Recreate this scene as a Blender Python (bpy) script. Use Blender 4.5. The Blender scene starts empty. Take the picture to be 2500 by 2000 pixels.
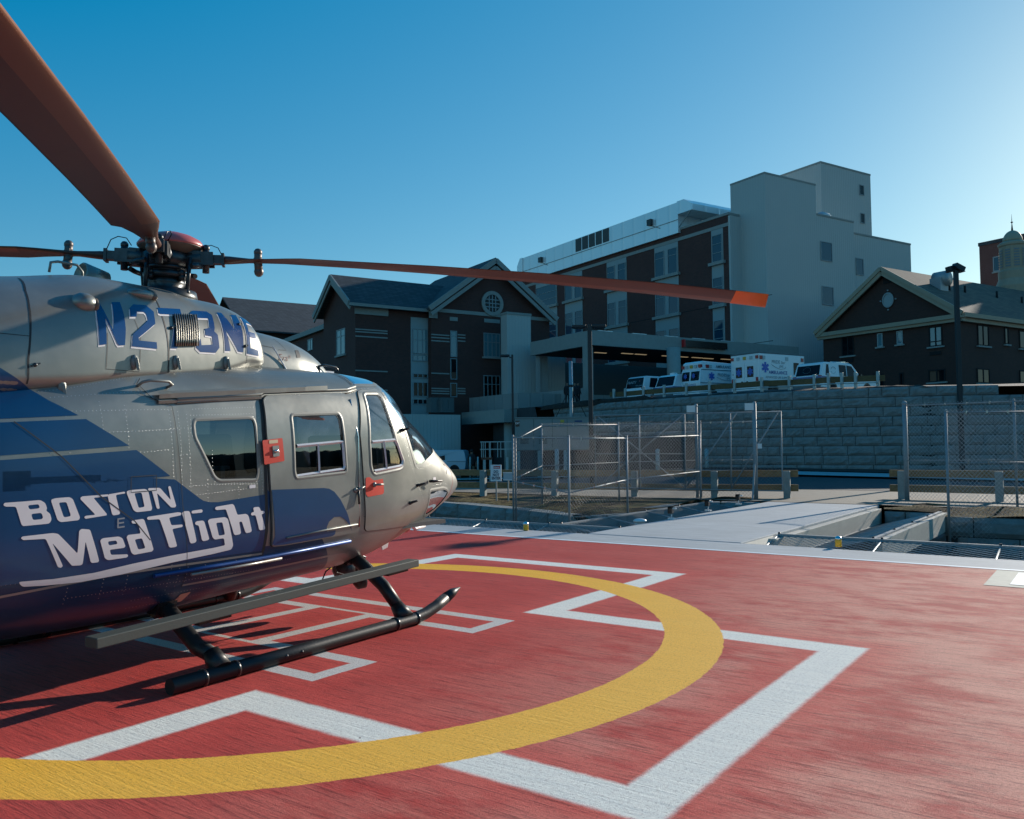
import bpy, bmesh, math, random
from mathutils import Vector, Matrix, Quaternion
from mathutils.bvhtree import BVHTree
from mathutils.geometry import tessellate_polygon
rad = math.radians
random.seed(7)
scene = bpy.context.scene
COL = scene.collection

# ---------------------------------------------------------------- camera
PITCH, ROLL, FPX, CAMH = 0.0440, -0.0099, 2045.45, 1.6
cp, sp, cr, sr = math.cos(PITCH), math.sin(PITCH), math.cos(ROLL), math.sin(ROLL)
CR = Vector((cr, -sr*sp, sr*cp)); CU = Vector((-sr, -cr*sp, cr*cp)); CF = Vector((0, cp, sp))
cam_d = bpy.data.cameras.new("camera")
cam_d.sensor_fit = 'HORIZONTAL'; cam_d.sensor_width = 36.0
cam_d.lens = FPX/2500*36.0
cam_d.clip_start = 0.05; cam_d.clip_end = 6000
cam = bpy.data.objects.new("camera", cam_d); COL.objects.link(cam)
m = Matrix(((CR.x, CU.x, -CF.x, 0), (CR.y, CU.y, -CF.y, 0), (CR.z, CU.z, -CF.z, CAMH), (0, 0, 0, 1)))
cam.matrix_world = m
scene.camera = cam

# ---------------------------------------------------------------- light
SUN_AZ = 43.2      # degrees right of +Y
SUN_EL = 17.5
w = bpy.data.worlds.new("World"); scene.world = w; w.use_nodes = True
nt = w.node_tree; nt.nodes.clear()
sky = nt.nodes.new('ShaderNodeTexSky'); sky.sky_type = 'NISHITA'; sky.sun_disc = False
sky.sun_elevation = rad(SUN_EL); sky.sun_rotation = rad(SUN_AZ)
sky.altitude = 0; sky.air_density = 1.0; sky.dust_density = 0.25; sky.ozone_density = 1.6
SKS = 0.115
def _mth(op, x, k):
    q = nt.nodes.new('ShaderNodeMath'); q.operation = op; nt.links.new(x, q.inputs[0]); q.inputs[1].default_value = k; return q.outputs[0]
sep = nt.nodes.new('ShaderNodeSeparateColor'); cmb = nt.nodes.new('ShaderNodeCombineColor'); nt.links.new(sky.outputs[0], sep.inputs[0])
# deepen the blue of the clear sky, channel by channel
for i_, (k_, o_) in enumerate(((.72, -.128), (.76, .030), (.62, .190))):
    v_ = _mth('ADD', _mth('MULTIPLY', sep.outputs[i_], k_), o_*(k_ if i_ == 0 else 1)/SKS)
    nt.links.new(_mth('MAXIMUM', v_, .02), cmb.inputs[i_])
bg = nt.nodes.new('ShaderNodeBackground'); bg.inputs['Strength'].default_value = 0.115
ow = nt.nodes.new('ShaderNodeOutputWorld')
nt.links.new(cmb.outputs[0], bg.inputs[0]); nt.links.new(bg.outputs[0], ow.inputs[0])
sun_d = bpy.data.lights.new("sun", 'SUN'); sun_d.energy = 5.0; sun_d.angle = rad(0.5); sun_d.color = (1.0, 0.90, 0.78)
sun = bpy.data.objects.new("sun", sun_d); COL.objects.link(sun)
sd = Vector((math.sin(rad(SUN_AZ))*math.cos(rad(SUN_EL)), math.cos(rad(SUN_AZ))*math.cos(rad(SUN_EL)), math.sin(rad(SUN_EL))))
sun.rotation_euler = (-sd).to_track_quat('-Z', 'Y').to_euler()
sun.location = sd*200
vs = scene.view_settings
vs.view_transform = 'Standard'; vs.look = 'None'; vs.exposure = 0.22; vs.gamma = 1.0; vs.use_curve_mapping = False

# ---------------------------------------------------------------- helpers
def ray(px, py):
    """direction through a point of the 2500x2000 photograph"""
    x = (px-1250)/FPX; y = (1000-py)/FPX
    return CR*x + CU*y + CF
CAMP = Vector((0, 0, CAMH))
def at_z(px, py, z=0.0):
    r = ray(px, py); return CAMP + r*((z-CAMH)/r.z)
def at_y(px, py, Y):
    r = ray(px, py); return CAMP + r*(Y/r.y)
def on_plane(px, py, P, n):
    r = ray(px, py); k = (P-CAMP).dot(n)/r.dot(n); return CAMP + r*k

class MB:
    """collects shapes; build() links them as ONE mesh object"""
    def __init__(s): s.v = []; s.f = []; s.sm = []; s.mi = []
    def add(s, vs_, fs, smooth=False, mi=0):
        o = len(s.v); s.v.extend([tuple(q) for q in vs_])
        for f in fs:
            s.f.append(tuple(o+i for i in f)); s.sm.append(smooth); s.mi.append(mi)
        return s
    def box(s, x0, x1, y0, y1, z0, z1, mi=0):
        if x0 > x1: x0, x1 = x1, x0
        if y0 > y1: y0, y1 = y1, y0
        if z0 > z1: z0, z1 = z1, z0
        vv = [(x0,y0,z0),(x1,y0,z0),(x1,y1,z0),(x0,y1,z0),(x0,y0,z1),(x1,y0,z1),(x1,y1,z1),(x0,y1,z1)]
        return s.add(vv, [(0,3,2,1),(4,5,6,7),(0,1,5,4),(1,2,6,5),(2,3,7,6),(3,0,4,7)], False, mi)
    def beam(s, a, b, w_, h, up=(0,0,1), mi=0, ext=0):
        a = Vector(a); b = Vector(b); d = (b-a).normalized(); a = a-d*ext; b = b+d*ext
        u = Vector(up); sx = d.cross(u)
        if sx.length < 1e-4: sx = d.cross(Vector((0,1,0)))
        sx.normalize(); uz = sx.cross(d).normalized()
        vv = []
        for p in (a, b):
            for i, j in ((-1,-1),(1,-1),(1,1),(-1,1)): vv.append(p + sx*(w_/2*i) + uz*(h/2*j))
        return s.add(vv, [(3,2,1,0),(4,5,6,7),(0,1,5,4),(1,2,6,5),(2,3,7,6),(3,0,4,7)], False, mi)
    def tube(s, pts, r, n=10, caps=True, smooth=True, mi=0):
        pts = [Vector(p) for p in pts]; N = len(pts)
        rs = r if isinstance(r, (list, tuple)) else [r]*N
        vv = []; prev = None
        for i, p in enumerate(pts):
            if i == 0: d = pts[1]-pts[0]
            elif i == N-1: d = pts[-1]-pts[-2]
            else: d = (pts[i+1]-p).normalized() + (p-pts[i-1]).normalized()
            d.normalize()
            if prev is None:
                a = Vector((0,0,1)) if abs(d.z) < .9 else Vector((1,0,0))
                ux = d.cross(a).normalized()
            else:
                ux = (prev - d*prev.dot(d)).normalized()
            prev = ux; uy = d.cross(ux)
            for k in range(n):
                t = 2*math.pi*k/n
                vv.append(p + (ux*math.cos(t)+uy*math.sin(t))*rs[i])
        ff = []
        for i in range(N-1):
            for k in range(n):
                k2 = (k+1) % n
                ff.append((i*n+k, i*n+k2, (i+1)*n+k2, (i+1)*n+k))
        s.add(vv, ff, smooth, mi)
        if caps:
            o = len(s.v)-N*n
            s.f.append(tuple(o+k for k in reversed(range(n)))); s.sm.append(False); s.mi.append(mi)
            s.f.append(tuple(o+(N-1)*n+k for k in range(n))); s.sm.append(False); s.mi.append(mi)
        return s
    def lathe(s, prof, n=20, M=None, smooth=True, mi=0):
        """prof: list of (r,z)"""
        vv = []; ff = []
        for r, z in prof:
            for k in range(n):
                t = 2*math.pi*k/n; p = Vector((r*math.cos(t), r*math.sin(t), z))
                vv.append(M @ p if M else p)
        for i in range(len(prof)-1):
            for k in range(n):
                k2 = (k+1) % n
                ff.append((i*n+k, i*n+k2, (i+1)*n+k2, (i+1)*n+k))
        if prof[0][0] > 1e-4: ff.append(tuple(reversed(range(n))))
        if prof[-1][0] > 1e-4: ff.append(tuple((len(prof)-1)*n+k for k in range(n)))
        return s.add(vv, ff, smooth, mi)
    def sphere(s, c, r, n=12, sc=(1,1,1), mi=0):
        pr = [(max(1e-5, math.sin(math.pi*i/(n//2))), -math.cos(math.pi*i/(n//2))) for i in range(n//2+1)]
        M = Matrix.Translation(Vector(c)) @ Matrix.Diagonal((r*sc[0], r*sc[1], r*sc[2], 1))
        return s.lathe(pr, n, M, True, mi)
    def prism(s, poly, vec, mi=0, smooth=False):
        poly = [Vector(p) for p in poly]; vec = Vector(vec); n = len(poly)
        nrm = Vector((0,0,0))
        for i in range(n): nrm += poly[i].cross(poly[(i+1) % n])
        if nrm.dot(vec) > 0: poly = poly[::-1]
        vv = poly + [p+vec for p in poly]
        s.add(vv, [tuple(range(n)), tuple(reversed(range(n, 2*n)))], False, mi)
        o = len(s.v)-2*n
        for i in range(n):
            j = (i+1) % n
            s.f.append((o+j, o+i, o+n+i, o+n+j)); s.sm.append(smooth); s.mi.append(mi)
        return s
    def quad(s, a, b, c, d, mi=0): return s.add([a,b,c,d], [(0,1,2,3)], False, mi)
    def xf(s, M):
        s.v = [tuple(M @ Vector(q)) for q in s.v]; return s
    def build(s, name, mats, parent=None, M=None, bevel=0, recalc=False, flat_angle=None):
        me = bpy.data.meshes.new(name)
        me.from_pydata(s.v, [], s.f)
        if not isinstance(mats, (list, tuple)): mats = [mats]
        for q in mats: me.materials.append(q)
        me.polygons.foreach_set('use_smooth', s.sm)
        me.polygons.foreach_set('material_index', s.mi)
        me.update()
        if recalc:
            b = bmesh.new(); b.from_mesh(me); bmesh.ops.recalc_face_normals(b, faces=b.faces[:]); b.to_mesh(me); b.free()
        o = bpy.data.objects.new(name, me); COL.objects.link(o)
        if parent is not None: o.parent = parent
        if M is not None: o.matrix_world = M
        if bevel:
            md = o.modifiers.new('bevel', 'BEVEL'); md.width = bevel; md.segments = 2; md.limit_method = 'ANGLE'; md.angle_limit = rad(35)
        return o

def tag(o, label=None, cat=None, group=None, kind=None):
    if label: o['label'] = label
    if cat: o['category'] = cat
    if group: o['group'] = group
    if kind: o['kind'] = kind
    return o
def thing(name, label, cat, M=None, group=None):
    o = bpy.data.objects.new(name, None); COL.objects.link(o); o.empty_display_size = .2
    if M is not None: o.matrix_world = M
    return tag(o, label, cat, group)
def struct(o): o['kind'] = 'structure'; return o
def kids(o): return [c for c in bpy.data.objects if c.parent == o]
def dup(o, M, label, parent=None):
    c = o.copy(); COL.objects.link(c)
    if parent is not None: c.parent = parent
    if M is not None: c.matrix_world = M
    if label: c['label'] = label
    for k in kids(o): dup(k, None, None, c)
    return c

# ---------------------------------------------------------------- materials
def mat(name, col, rough=.6, metal=0.0, var=0.0, vscale=3.0, bump=0.0, bscale=20.0, stretch=(1,1,1), coat=0.0, spec=None, vscale2=None):
    m_ = bpy.data.materials.new(name); m_.use_nodes = True
    n = m_.node_tree; b = n.nodes['Principled BSDF']
    b.inputs['Base Color'].default_value = (*col, 1); b.inputs['Roughness'].default_value = rough; b.inputs['Metallic'].default_value = metal
    if coat: b.inputs['Coat Weight'].default_value = coat; b.inputs['Coat Roughness'].default_value = .08
    if spec is not None: b.inputs['Specular IOR Level'].default_value = spec
    if var or bump:
        tc = n.nodes.new('ShaderNodeTexCoord'); mp = n.nodes.new('ShaderNodeMapping'); mp.inputs['Scale'].default_value = stretch
        n.links.new(tc.outputs['Object'], mp.inputs[0])
    if var:
        t = n.nodes.new('ShaderNodeTexNoise'); t.inputs['Scale'].default_value = vscale; t.inputs['Detail'].default_value = 8; t.inputs['Roughness'].default_value = .65
        n.links.new(mp.outputs[0], t.inputs['Vector'])
        rr = n.nodes.new('ShaderNodeMapRange'); rr.inputs['From Min'].default_value = .28; rr.inputs['From Max'].default_value = .72
        rr.inputs['To Min'].default_value = 1-var; rr.inputs['To Max'].default_value = 1+var
        n.links.new(t.outputs[0], rr.inputs[0])
        mx = n.nodes.new('ShaderNodeVectorMath'); mx.operation = 'SCALE'; mx.inputs[0].default_value = col
        n.links.new(rr.outputs[0], mx.inputs['Scale']); n.links.new(mx.outputs[0], b.inputs['Base Color'])
    if bump:
        t2 = n.nodes.new('ShaderNodeTexNoise'); t2.inputs['Scale'].default_value = bscale; t2.inputs['Detail'].default_value = 6
        n.links.new(mp.outputs[0], t2.inputs['Vector'])
        bp = n.nodes.new('ShaderNodeBump'); bp.inputs['Strength'].default_value = bump; bp.inputs['Distance'].default_value = .02
        n.links.new(t2.outputs[0], bp.inputs['Height']); n.links.new(bp.outputs[0], b.inputs['Normal'])
    return m_
class NT:
    """tiny node-graph helper"""
    def __init__(s, m_): s.t = m_.node_tree; s.n = s.t.nodes; s.b = s.n['Principled BSDF']
    def link(s, a, b): s.t.links.new(a, b)
    def val(s, sock, v):
        if isinstance(v, (int, float)): sock.default_value = v
        elif isinstance(v, (tuple, list)): sock.default_value = v
        else: s.t.links.new(v, sock)
    def m(s, op, a, b=0.0, c=None, clamp=False):
        q = s.n.new('ShaderNodeMath'); q.operation = op; q.use_clamp = clamp
        s.val(q.inputs[0], a); s.val(q.inputs[1], b)
        if c is not None: s.val(q.inputs[2], c)
        return q.outputs[0]
    def step(s, x, e0, e1):
        q = s.n.new('ShaderNodeMapRange'); q.interpolation_type = 'SMOOTHSTEP'
        s.val(q.inputs['Value'], x); q.inputs['From Min'].default_value = e0; q.inputs['From Max'].default_value = e1
        return q.outputs[0]
    def mix(s, f, a, b, blend='MIX'):
        q = s.n.new('ShaderNodeMix'); q.data_type = 'RGBA'; q.blend_type = blend
        s.val(q.inputs['Factor'], f); s.val(q.inputs[6], (*a, 1) if isinstance(a, tuple) and len(a) == 3 else a)
        s.val(q.inputs[7], (*b, 1) if isinstance(b, tuple) and len(b) == 3 else b)
        return q.outputs[2]
    def noise(s, vec, scale, detail=6, rough=.6):
        q = s.n.new('ShaderNodeTexNoise'); q.inputs['Scale'].default_value = scale; q.inputs['Detail'].default_value = detail; q.inputs['Roughness'].default_value = rough
        s.link(vec, q.inputs['Vector']); return q.outputs[0]
    def obj(s, scale=(1,1,1), rot=(0,0,0)):
        tc = s.n.new('ShaderNodeTexCoord'); mp = s.n.new('ShaderNodeMapping')
        mp.inputs['Scale'].default_value = scale; mp.inputs['Rotation'].default_value = rot
        s.link(tc.outputs['Object'], mp.inputs[0]); return mp.outputs[0]
    def sep(s, vec):
        q = s.n.new('ShaderNodeSeparateXYZ'); s.link(vec, q.inputs[0]); return q.outputs
    def bump(s, h, strength=.3, dist=.01):
        q = s.n.new('ShaderNodeBump'); q.inputs['Strength'].default_value = strength; q.inputs['Distance'].default_value = dist
        s.link(h, q.inputs['Height']); s.link(q.outputs[0], s.b.inputs['Normal'])
# ================================================================ HELICOPTER SHAPE
HELI_A = rad(57.3)
HM = Matrix.Translation((-1.95, 8.25, 0)) @ Matrix.Rotation(HELI_A, 4, 'Z')   # x forward, y left, z up

def interp(tab, x):
    """monotone-ish cubic interpolation of a table [(x, v...)]"""
    n = len(tab)
    if x <= tab[0][0]: return list(tab[0][1:])
    if x >= tab[-1][0]: return list(tab[-1][1:])
    for i in range(n-1):
        if tab[i][0] <= x <= tab[i+1][0]: break
    x0, x1 = tab[i][0], tab[i+1][0]; h = x1-x0; t = (x-x0)/h
    out = []
    for k in range(1, len(tab[0])):
        y0, y1 = tab[i][k], tab[i+1][k]
        d = (y1-y0)/h
        dl = (y0-tab[i-1][k])/(x0-tab[i-1][0]) if i > 0 else d
        dr = (tab[i+2][k]-y1)/(tab[i+2][0]-x1) if i < n-2 else d
        m0 = 0 if dl*d <= 0 else 2*dl*d/(dl+d)
        m1 = 0 if dr*d <= 0 else 2*dr*d/(dr+d)
        if i == 0: m0 = d
        if i == n-2: m1 = d
        t2, t3 = t*t, t*t*t
        out.append((2*t3-3*t2+1)*y0 + (t3-2*t2+t)*h*m0 + (-2*t3+3*t2)*y1 + (t3-t2)*h*m1)
    return out
# x, half width, z widest, z top, z bottom, exp top, exp bottom
FUS = [(-7.6,.16,1.75,1.92,1.58,2.2,2.2),(-5.4,.24,1.62,1.90,1.34,2.2,2.2),(-4.6,.44,1.42,1.96,.93,2.4,2.3),(-3.9,.72,1.22,2.06,.50,2.8,2.4),(-3.3,.84,1.15,2.16,.36,3.4,2.6),
 (-2.4,.865,1.15,2.28,.345,3.9,2.8),(-1.2,.87,1.15,2.32,.405,4.0,2.9),(-.2,.865,1.15,2.325,.455,4.0,2.8),(.2,.84,1.15,2.31,.50,3.8,2.6),(.45,.80,1.15,2.255,.55,3.4,2.5),
 (.65,.765,1.15,2.105,.60,3.0,2.4),(.85,.73,1.15,1.985,.655,2.8,2.3),(1.05,.68,1.15,1.885,.715,2.6,2.2),(1.25,.62,1.15,1.76,.78,2.4,2.2),(1.45,.54,1.15,1.645,.85,2.3,2.1),
 (1.7,.44,1.16,1.505,.94,2.2,2.1),(1.88,.345,1.17,1.41,1.01,2.1,2.1),(2.03,.24,1.17,1.335,1.07,2.0,2.0),(2.125,.13,1.17,1.26,1.12,2.0,2.0),(2.165,.02,1.17,1.185,1.16,2.0,2.0)]
def sec_pt(row, a):
    """a in [0,2pi): 0 = right side (-y), pi/2 = top"""
    w_, zm, zt, zb, nt_, nb_ = row
    c, s_ = math.cos(a), math.sin(a)
    n = nt_ if s_ >= 0 else nb_
    h = zt-zm if s_ >= 0 else zm-zb
    # superellipse by angle warp
    k = (abs(c)**n + abs(s_)**n)**(-1.0/n)
    return -c*k*w_, zm + s_*k*h
def loft(tab, x0, x1, dx, na=160, a0=0.0, a1=2*math.pi):
    xs = []
    x = x0
    while x < x1-1e-6:
        xs.append(x); x += dx if x < tab[-1][0]-.25 else dx*.5
    xs.append(x1)
    vv = []; ff = []
    full = abs(a1-a0-2*math.pi) < 1e-6
    m_ = na if full else na+1
    for x in xs:
        row = interp(tab, x)
        for k in range(m_):
            a = a0+(a1-a0)*k/na
            y, z = sec_pt(row, a); vv.append(Vector((x, y, z)))
    for i in range(len(xs)-1):
        for k in range(na):
            k2 = (k+1) % m_ if full else k+1
            ff.append((i*m_+k, i*m_+k2, (i+1)*m_+k2, (i+1)*m_+k))
    if full:
        ff.append(tuple(range(m_-1, -1, -1))); ff.append(tuple((len(xs)-1)*m_+k for k in range(m_)))
    return vv, ff
COWL = [(-5.2,.30,2.05,2.35,1.85,2.2,2),(-4.4,.60,2.05,2.56,1.85,2.4,2),(-3.6,.74,2.05,2.68,1.8,2.6,2),(-3.0,.76,2.08,2.79,1.85,2.7,2),(-2.4,.72,2.15,2.885,1.95,2.7,2),(-1.9,.66,2.2,2.885,2.0,2.6,2),
 (-1.6,.62,2.25,2.85,2.05,2.6,2),(-1.4,.59,2.3,2.84,2.1,2.6,2),(-1.25,.57,2.35,2.805,2.15,2.6,2),(-1.15,.55,2.34,2.755,2.2,2.6,2),(-1.08,.515,2.33,2.69,2.22,2.5,2),(-1.04,.44,2.33,2.61,2.3,2.3,2)]
DOME = [(-1.4,.42,2.22,2.65,2.2,2.3,2),(-.9,.42,2.22,2.66,2.2,2.3,2),(-.6,.41,2.22,2.635,2.2,2.3,2),(-.35,.375,2.22,2.58,2.2,2.2,2),(-.16,.32,2.22,2.50,2.2,2.1,2),(-.02,.24,2.22,2.41,2.2,2,2),(.05,.14,2.22,2.335,2.2,2,2),(.08,.03,2.22,2.27,2.2,2,2)]
FUS_V, FUS_F = loft(FUS, -7.6, 2.165, .03, 168)
COWL_V, COWL_F = loft(COWL, -5.2, -1.04, .03, 120, -.5, math.pi+.5)
DOME_V, DOME_F = loft(DOME, -1.4, .08, .03, 60, -.2, math.pi+.2)
def polys_only_quads(F): return [f for f in F if len(f) == 4]
BV_F = BVHTree.FromPolygons(FUS_V, polys_only_quads(FUS_F))
BV_C = BVHTree.FromPolygons(COWL_V, polys_only_quads(COWL_F))
BV_D = BVHTree.FromPolygons(DOME_V, polys_only_quads(DOME_F))
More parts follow.
